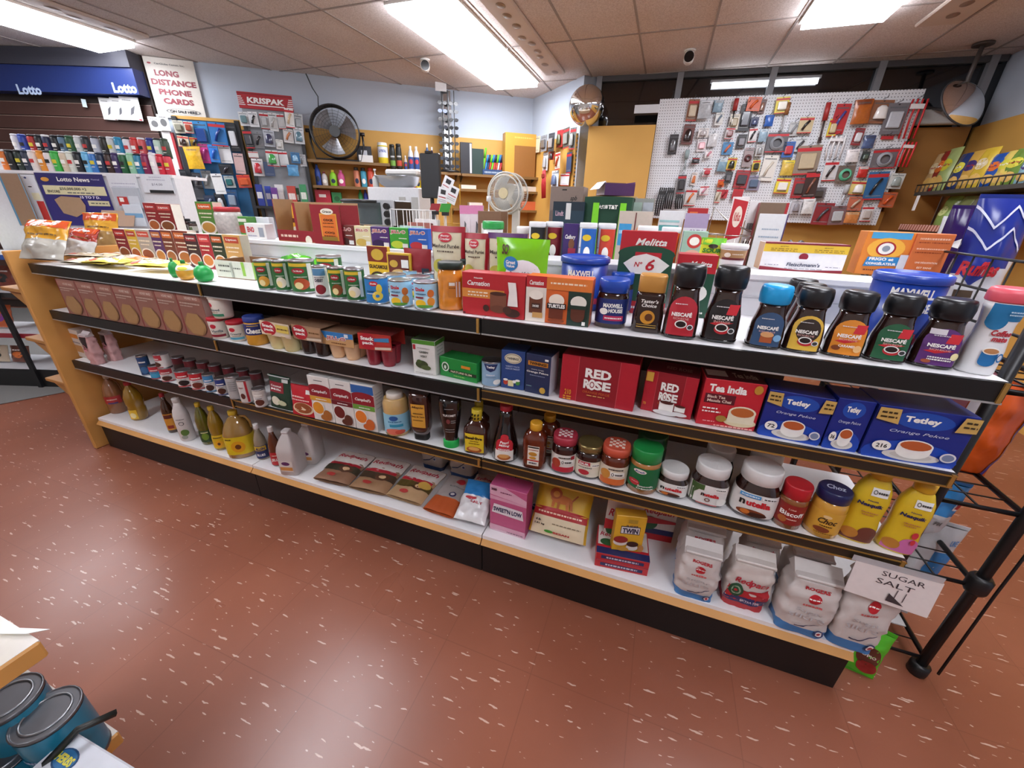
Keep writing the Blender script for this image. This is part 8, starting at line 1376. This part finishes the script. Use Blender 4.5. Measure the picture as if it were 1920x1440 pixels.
x, w_, z1, z0 = mid(1193, 424, 1235, 445, .66); vessel('plastic_tub', 'white tub with blue band behind the large coffee filter box', 'tub', (Vector((x, .68, ZT+.001)), w_/2*.9, z1-ZT), ZT, [(.88, 0), (.95, .9)], '#dcdcdc', [(1, .88), (1.04, .89), (1.04, .97), (.98, 1)], '#e4e4e4', (.5, .86, '#2a4fa8'), parts=('tub', 'lid', 'label'))
x, w_, z1, z0 = mid(1279, 434, 1326, 468, .62); carton('candy_box', 'pale green candy box with a red and white picture behind the riser', 'box', (Vector((x, .62, ZT+.001)), w_, z1-ZT, 0), .05, '#9ab8a8', [('e', .5, .86, .3, .1, '#c23a3a'), ('e', .5, .86, .2, .06, W1), ('e', .5, .66, .34, .08, '#d8a898'), ('l', .1, .5, .9, .05, '#c25a4a')], side='#2a5a44')

# ================================================================== right: wire rack with crisp bags, wall rack
t = thing('wire_rack', 'black wire rack with thick posts at the end of the long shelving', 'rack', (3.745, .16, 0)); rb_ = M('#131315', rough=.4)
RX, RYD = .19, .9
for (px_, py_) in ((0, 0), (0, RYD), (RX, 0), (RX, RYD)): MB().tube([(px_, py_, .0), (px_, py_, 1.3)], .014, rb_, 10).build('post', t)
for (px_, py_) in ((0, 0), (RX, 0), (0, RYD), (RX, RYD)): MB().lathe([(.024, 0), (.026, .01), (.026, .04), (.016, .045)], rb_, 12, cx=px_, cy=py_).build('foot', t)
MB().lathe([(.022, .38), (.027, .39), (.027, .43), (.02, .44)], rb_, 12, cx=RX, cy=0).build('clamp', t)
MB().tube([(RX+.035, -.02, .04), (RX+.03, -.02, .4), (RX+.035, -.02, 1.2)], .004, rb_, 6).build('wire_strut', t)
for z in (.07, .4, .66, .99):
    s_ = MB(); s_.tube([(0, 0, z), (RX, 0, z), (RX, RYD, z), (0, RYD, z)], .008, rb_, 8, closed=True)
    for k in range(1, 14): s_.tube([(0, RYD*k/14, z), (RX, RYD*k/14, z)], .0025, rb_, 5)
    s_.tube([(RX*.5, 0, z), (RX*.5, RYD, z)], .003, rb_, 5); s_.build('wire_shelf', t)
MB().box(.012, RX-.012, .1, RYD-.02, .079, .083, '#cfd0d2').build('white_liner', t)
gr = MB()
for z in (1.12, 1.2, 1.28): gr.tube([(RX, 0, z), (0, 0, z), (0, RYD, z), (RX, RYD, z)], .0035, rb_, 6)
for k in range(13): y_ = RYD*k/12; gr.tube([(0, y_, 1.0), (0, y_, 1.28)], .0025, rb_, 5)
for k in range(5): gr.tube([(RX*k/4, 0, 1.0), (RX*k/4, 0, 1.28)], .0025, rb_, 5)
gr.build('basket_grid', t)
def crispbag(label, px, y, zb_, c, items, band=None, rx=-.06, rz=0., sd=0., t=.09, name='crisp_bag', group='crisp bags on the wire rack', tw=0.):
    """px = (u0, u1, v top) of the bag, standing at depth y on the level zb_"""
    a = at(px[0], px[2]+10, y=y); b = at(px[1], px[2]+10, y=y); zt = at((px[0]+px[1])/2, px[2], y=y).z
    return pouch(name, label, 'bag', Vector(((a.x+b.x)/2, y, zb_)), b.x-a.x, zt-zb_, t, (rx, tw, rz), foil(c), items, band=band, seed=sd, wr=.012, crimp=foil(c), group=group)
crispbag('orange crisp bag with a purple edge on the wire rack', (1812, 1945, 722), .36, .67, '#d85a1c', [('r', .0, .0, .16, 1, '#d9d4d8'), ('r', .16, .0, .2, 1, '#3a2a6a'), ('r', .86, 0, .92, 1, '#4a3a8a')], sd=1, t=.08, tw=.12)
crispbag('pale pink crisp bag behind the orange one on the wire rack', (1800, 1900, 700), .55, .67, '#a8707a', [], sd=12, t=.07)
crispbag('blue and white crisp bag on the lower rack shelf', (1728, 1812, 905), .36, .41, '#2f78b8', [('r', .76, .58, .96, .78, '#d8d8dc'), ('r', .8, .6, .96, .76, '#a8222c'), ('t', .6, .3, .2, .08, 'FM', '#777', 1)], band=lambda u, v: foil('#2f80c0') if v > .46 else foil('#c9cacc'), sd=5, t=.06, tw=.1)
crispbag('grey, white and blue crisp bag on the lowest rack shelf', (1705, 1800, 985), .34, .085, '#c4c6c8', [('r', .45, .45, .98, .75, '#2f7fc0'), ('t', .8, .86, .2, .06, 'UNE', '#2f7fc0', 1)], sd=7, t=.06, tw=.1)
P = at(1655, 1240, z=.0)
pouch('snack_bag', 'small bright green snack bag at the foot of the wire rack', 'bag', Vector((3.735, .09, .008)), .11, .16, .035, (-.3, .12, -.2), foil('#4fae24'), [('e', .62, .45, .3, .22, '#5a2a1c'), ('t', .62, .46, .36, .06, 'OPIO', '#c9b8a8', 1), ('e', .7, .2, .26, .14, '#8e2420')], seed=9, wr=.008, crimp=foil('#3f9e1c'))
crispbag('big blue and white ridged crisp bag in the rack basket', (1840, 1960, 372), .62, 1.0, '#1f2f80', [('t', .36, .54, .62, .1, 'Ruffles', '#b81f2c', 2, .1), ('p', [(.1, .5), (.5, .5), (.3, .42)], '#1f2f80'), ('p', [(.0, .8), (.3, .66), (.6, .8), (.9, .66), (.9, .68), (.6, .82), (.3, .68), (0, .82)], '#c9cde0'), ('p', [(.0, .94), (.3, .8), (.6, .94), (.9, .8), (.9, .82), (.6, .96), (.3, .82), (0, .96)], '#c9cde0'), ('r', .1, .34, .4, .39, '#4a3a2a'), ('p', [(.3, .08), (.5, .1), (.48, .28), (.36, .3)], '#7a4a2c'), ('e', .2, .18, .1, .08, '#a8703c')], band=lambda u, v: foil('#1f2f86') if v > .54+.12*(u-.5) else foil('#d4d5da'), sd=2, t=.1, rx=-.05)
crispbag('dark purple crisp bag with a white flash in the rack basket', (1784, 1856, 392), .8, 1.0, '#2c1450', [('p', [(.05, .72), (.5, .78), (.9, .92), (.6, .68)], W1), ('e', .9, .72, .12, .12, '#c8604a'), ('r', .0, .34, 1, .5, '#5a1a24'), ('t', .6, .58, .14, .05, 'A', W1, 1)], band=lambda u, v: foil('#2c1450') if v > .5 else foil('#2a1014'), sd=6, t=.08, rx=-.03)
crispbag('white crisp bag turned to its ingredients panel in the rack basket', (1766, 1800, 412), .95, 1.0, '#c9c9c9', [('l', .2, .7, .8, .02, '#555'), ('l', .2, .6, .8, .02, '#555'), ('l', .2, .5, .8, .02, '#555')], sd=8, t=.06, rx=-.03)
# wall rack of crisps on the right wall
aF = RW.px(1722, 350, .45)[0]; aN = RW.px(1918, 352, .45)[0]; zf = RW.px(1820, 352, .45)[1]
t = RW.thing('wall_rack', 'dark wire shelf of crisp bags on the yellow right wall', 'shelf', min(aF, aN)-.0, zf, .06); Lr = abs(aN-aF)+.6
MB().box(0, Lr, -.4, 0, -.03, 0, '#3c3a36').build('shelf', t); w2 = MB(); w2.tube([(0, -.4, .06), (Lr, -.4, .06)], .006, '#33312e')
for k in range(30): w2.tube([(Lr*k/29, -.4, 0), (Lr*k/29, -.4, .06)], .004, '#33312e', 5)
w2.build('wire_front', t)
tag(MB().box(-.02, .03, -.006, 0, -.16, -.03, '#d9d9d6', ch=.003).build('price_ticket', None, RW.at(min(aF, aN)+.12, zf-.001, .47), rot=(0, 0, RW.ang)), 'white price ticket hanging under the wall rack of crisps', 'ticket')
bc = ['#c8a878', '#8e2424', '#9aa86a', '#2a3a6a', '#c9a04a', '#d0b23a', '#1f4fa0', '#d8c060', '#6a8a3a', '#8ab0c0']
for i, u in enumerate((1764, 1776, 1788, 1812, 1834, 1856, 1878, 1900, 1920, 1945)):
    a, z1 = RW.px(u, 288-(i % 3)*5, .3); pouch('crisp_bag', 'crisp bag on the wall rack at the right, %s from the far end' % ORD[i], 'bag', RW.at(a, zf+.004, .3), .2, max(.2, z1-zf), .06, (R_(-5), 0, RW.ang), foil(bc[i]), [('e', .5, .62, .36, .14, ['#d8c8a0', '#d8702c', '#c8c43a', '#d8d04a', '#3a2a6a'][i % 5]), ('t', .5, .62, .5, .06, "Lay's", ['#a82a2a', W1][i % 2], 2), ('e', .5, .25, .32, .14, '#d8b060')], group='crisp bags on the wall rack', seed=i*2, wr=.012, nu=10, nv=12)
a0, z0 = RW.px(1690, 424, .5); a1, _ = RW.px(1790, 420, .5)
t = RW.thing('wall_rack', 'lower dark wall shelf with a red and white strip, right of the pegboard', 'shelf', min(a0, a1)-.02, z0, .06); L2 = 1.3
MB().box(0, L2, -.44, 0, -.05, 0, '#3c302a').build('shelf', t); st = MB(); st.box(0, L2, -.448, -.44, -.03, .02, '#8e4a3a')
for k in range(30): st.add([(L2*k/30, -.4485, -.03), (L2*k/30+.02, -.4485, -.03), (L2*k/30+.035, -.4485, .02), (L2*k/30+.015, -.4485, .02)], [(0, 1, 2, 3)], '#c9a898')
st.build('price_strip', t)
for i, (u, c) in enumerate(((1772, '#8fa85a'), (1800, '#a8b878'), (1824, '#b4b8a0'))):
    a, z1 = RW.px(u, 368, .35); pouch('crisp_bag', 'pale green crisp bag on the lower wall rack, %s from the far end' % ORD[i], 'bag', RW.at(a, z0+.004, .3), .2, max(.2, z1-z0), .08, (R_(-8), 0, RW.ang), foil(c), [('e', .5, .5, .3, .16, '#c9d08a')], group='pale green crisp bags', seed=i*3+1, wr=.012, nu=10, nv=12)

# ================================================================== foreground shelf corner at the lower left
P1 = far(73, 1200, .6); P2 = far(216, 1375, .78)
t = thing('wooden_shelf_unit', 'corner of a near shelving unit with yellow wooden shelf edges', 'shelf', (P1.x, P1.y, 0)); zU, zL = P1.z, P2.z; dx = P2.x-P1.x
u_ = MB().box(-.6, 0, -.75, -.0, zU-.02, zU, '#d6d2cc'); us = u_.build('shelf', t); MB().box(-.012, .004, -.75, .0, zU-.034, zU-.0004, wood, ch=.003).build('edge_trim', us)
ye = P2.y-P1.y+.004; l_ = MB().box(-.6, dx, -.75, ye, zL-.02, zL, '#c9c2ba').build('shelf', t); MB().box(dx-.012, dx+.004, -.75, ye, zL-.034, zL-.0004, wood, ch=.003).build('edge_trim', l_)
MB().box(-.62, -.6, -.75, .0, 0, 1.1, lipb).build('back_panel', t); MB().box(-.6, dx-.02, -.75, -.02, 0, .12, lipb).build('kick_plate', t)
teal = '#1f6f8a'
for i, (u, v, lb_) in enumerate(((86, 1338, 'large teal can with grey lid at the near shelf, rightmost of three'), (10, 1312, 'large teal can with grey lid at the near shelf, partly under the wooden edge'), (2, 1412, 'large teal can with grey lid in the bottom corner of the view'))):
    c = far(u, v, .69); zt = c.z
    vessel('tin_can', lb_, 'can', (Vector((c.x, c.y, zL+.001)), .046, zt-zL), zL, CANP, M('#77787c', rough=.35, metal=.8), None, None, (.06, .94, M(teal, rough=.3)), [('r', 0, .0, 1, .3, '#12506a'), ('l', .2, .6, .8, .05, '#9ac')], group='large teal cans', parts=('can_body', 'lid', 'label'), extra=lambda t_, r, h, Rf: MB().tube([(r*.7*math.cos(k*math.pi/14), r*.7*math.sin(k*math.pi/14), h*.99) for k in range(28)], .0022, M('#9a9ca0', rough=.3, metal=.9), 6, closed=True).build('lid_ridge', t_))
zc = zL+.1; pa_ = at(150, 1376, z=zc); pb_ = at(262, 1444, z=zc); ed = pb_-pa_; ez = math.atan2(ed.y, ed.x); Lc = ed.length*1.25
t = thing('herb_carton', 'white carton with a blue oval herb badge at the near shelf', 'box', ((pa_.x+pb_.x)/2, (pa_.y+pb_.y)/2, zL+.001), ez); hb = .098
hc = MB(); hc.box(-Lc/2, Lc/2, -.1, 0, 0, hb, '#cdd1d8', ch=.003); bp_ = at(122, 1424, z=zc)-(pa_+pb_)/2; bx_ = (bp_.x*math.cos(ez)+bp_.y*math.sin(ez))/Lc+.5; by_ = (-bp_.x*math.sin(ez)+bp_.y*math.cos(ez)+.1)/.1
art(hc, [('e', bx_, by_, .024/Lc, .15, '#20466e'), ('e', bx_, by_, .021/Lc, .125, '#2f6a9a'), ('t', bx_, by_, .036/Lc, .12, 'HERBS', '#d8d04a', 2)], lambda x, z, o: (x, -.1+z, hb+o), Lc, .1); hc.build('carton', t)
pa, pb, pc_ = far(78, 1440, .66), far(146, 1368, .68), far(218, 1336, .72)
sb = MB(); dn = Vector((0, 0, -.012)); d2 = Vector((.004, -.008, 0))
sb.tube([pa, pb, pc_], .006, '#1c1f1c', 4); tag(sb.build('plastic_strip'), 'bent black plastic strip sticking out over the teal cans', 'strip')
Pw = far(20, 1178, .6); pz = MB(); A_ = [far(-10, 1155, .6), far(80, 1160, .6), far(45, 1184, .6), far(-10, 1186, .6)]
pz.add([(p.x, p.y, zU+.006) for p in A_]+[(p.x, p.y, zU+.005) for p in A_], [(0, 1, 2, 3), (7, 6, 5, 4), (0, 4, 5, 1), (1, 5, 6, 2), (2, 6, 7, 3), (3, 7, 4, 0)], '#dcdcdc'); tag(pz.build('paper_slip'), 'white paper slip on the near wooden shelf edge', 'paper')
c = far(2, 1205, .56); vessel('jar', 'jar with yellow label at the left edge of the near shelf', 'jar', (Vector((c.x-.05, c.y-.03, zU+.001)), .03, .07), zU, BODY, '#8a5a3a', [(.88, .86), (.9, .87), (.9, .98), (.8, 1)], '#b83a4a', (.1, .6, '#d8c43a'), [], parts=('jar', 'lid', 'label'))

# small cards hanging on the slatted wall, white post beside it
SLP = Plane(tuple(slat(0, 0, .03)[:2]), tuple(slat(1, 0, .03)[:2]))
for i, (u0, v0, u1, v1, lb_) in enumerate(((190, 184, 216, 225, 'leftmost of the three'), (211, 184, 238, 225, 'middle of the three'), (229, 182, 264, 226, 'rightmost and largest of the three'))):
    a, z, w_, h = SLP.rect(u0, v0, u1, v1, .02+.012*i); o = MB(); k_ = SLP.n
    o.box(-w_/2, w_/2, -.003, 0, -h/2, h/2, '#d6d4d2'); art(o, [('p', [(.4, .2), (.6, .3), (.75, .65), (.5, .5)], '#5a5a5e'), ('l', .15, .85, .6, .04, '#777'), ('r', .8, .02, .95, .08, '#b8303a')], lambda x, zz, of: (x, -.003-of, zz-h/2), w_, h)
    tag(o.build('display_card', None, SLP.at(a, z, .02+.014*i), rot=(0, .05, math.atan2((-sv).y, (-sv).x))), 'white product card on the slatted wall, '+lb_, 'card', 'cards on the slatted wall')
a, z, w_, h = SLP.rect(154, 186, 162, 201, .02); tag(MB().box(-w_/2, w_/2, -.003, 0, -h/2, h/2, '#d0e0e4').build('price_tag', None, SLP.at(a, z, .02), rot=(0, .1, math.atan2((-sv).y, (-sv).x))), 'tiny pale tag hanging alone on the slatted wall', 'tag')
PO = Plane(tuple(GW.at(0, 0, .1)[:2]), tuple(GW.at(1, 0, .1)[:2]))
a, z = PO.px(303, 224); t = PO.thing('display_post', 'white post with a red side strip between the slatted wall and the blue pegboard', 'post', a+.02, 0)
MB().box(-.05, .03, -.02, .02, 0, z, '#d9d6d4').build('white_board', t); MB().box(.031, .055, -.02, .02, 0, z-.12, '#a8242c').build('red_strip', t)
for i, (u0, v0, u1, v1) in enumerate(((279, 219, 300, 245), (297, 215, 317, 245))):
    a, z, w_, h = PO.rect(u0, v0, u1, v1, .04); o = MB(); o.box(-w_/2, w_/2, -.003, 0, -h/2, h/2, '#d8d6d2'); art(o, [('e', .5, .5, .3, .24, '#5a5a5a'), ('l', .2, .84, .8, .08, '#777')], lambda x, zz, of: (x, -.003-of, zz-h/2), w_, h)
    tag(o.build('display_card', None, PO.at(a, z, .03+.01*i), rot=(0, 0, PO.ang)), 'small white card at the top of the white post, '+['left of its twin', 'right of its twin'][i], 'card', 'cards on the white post')
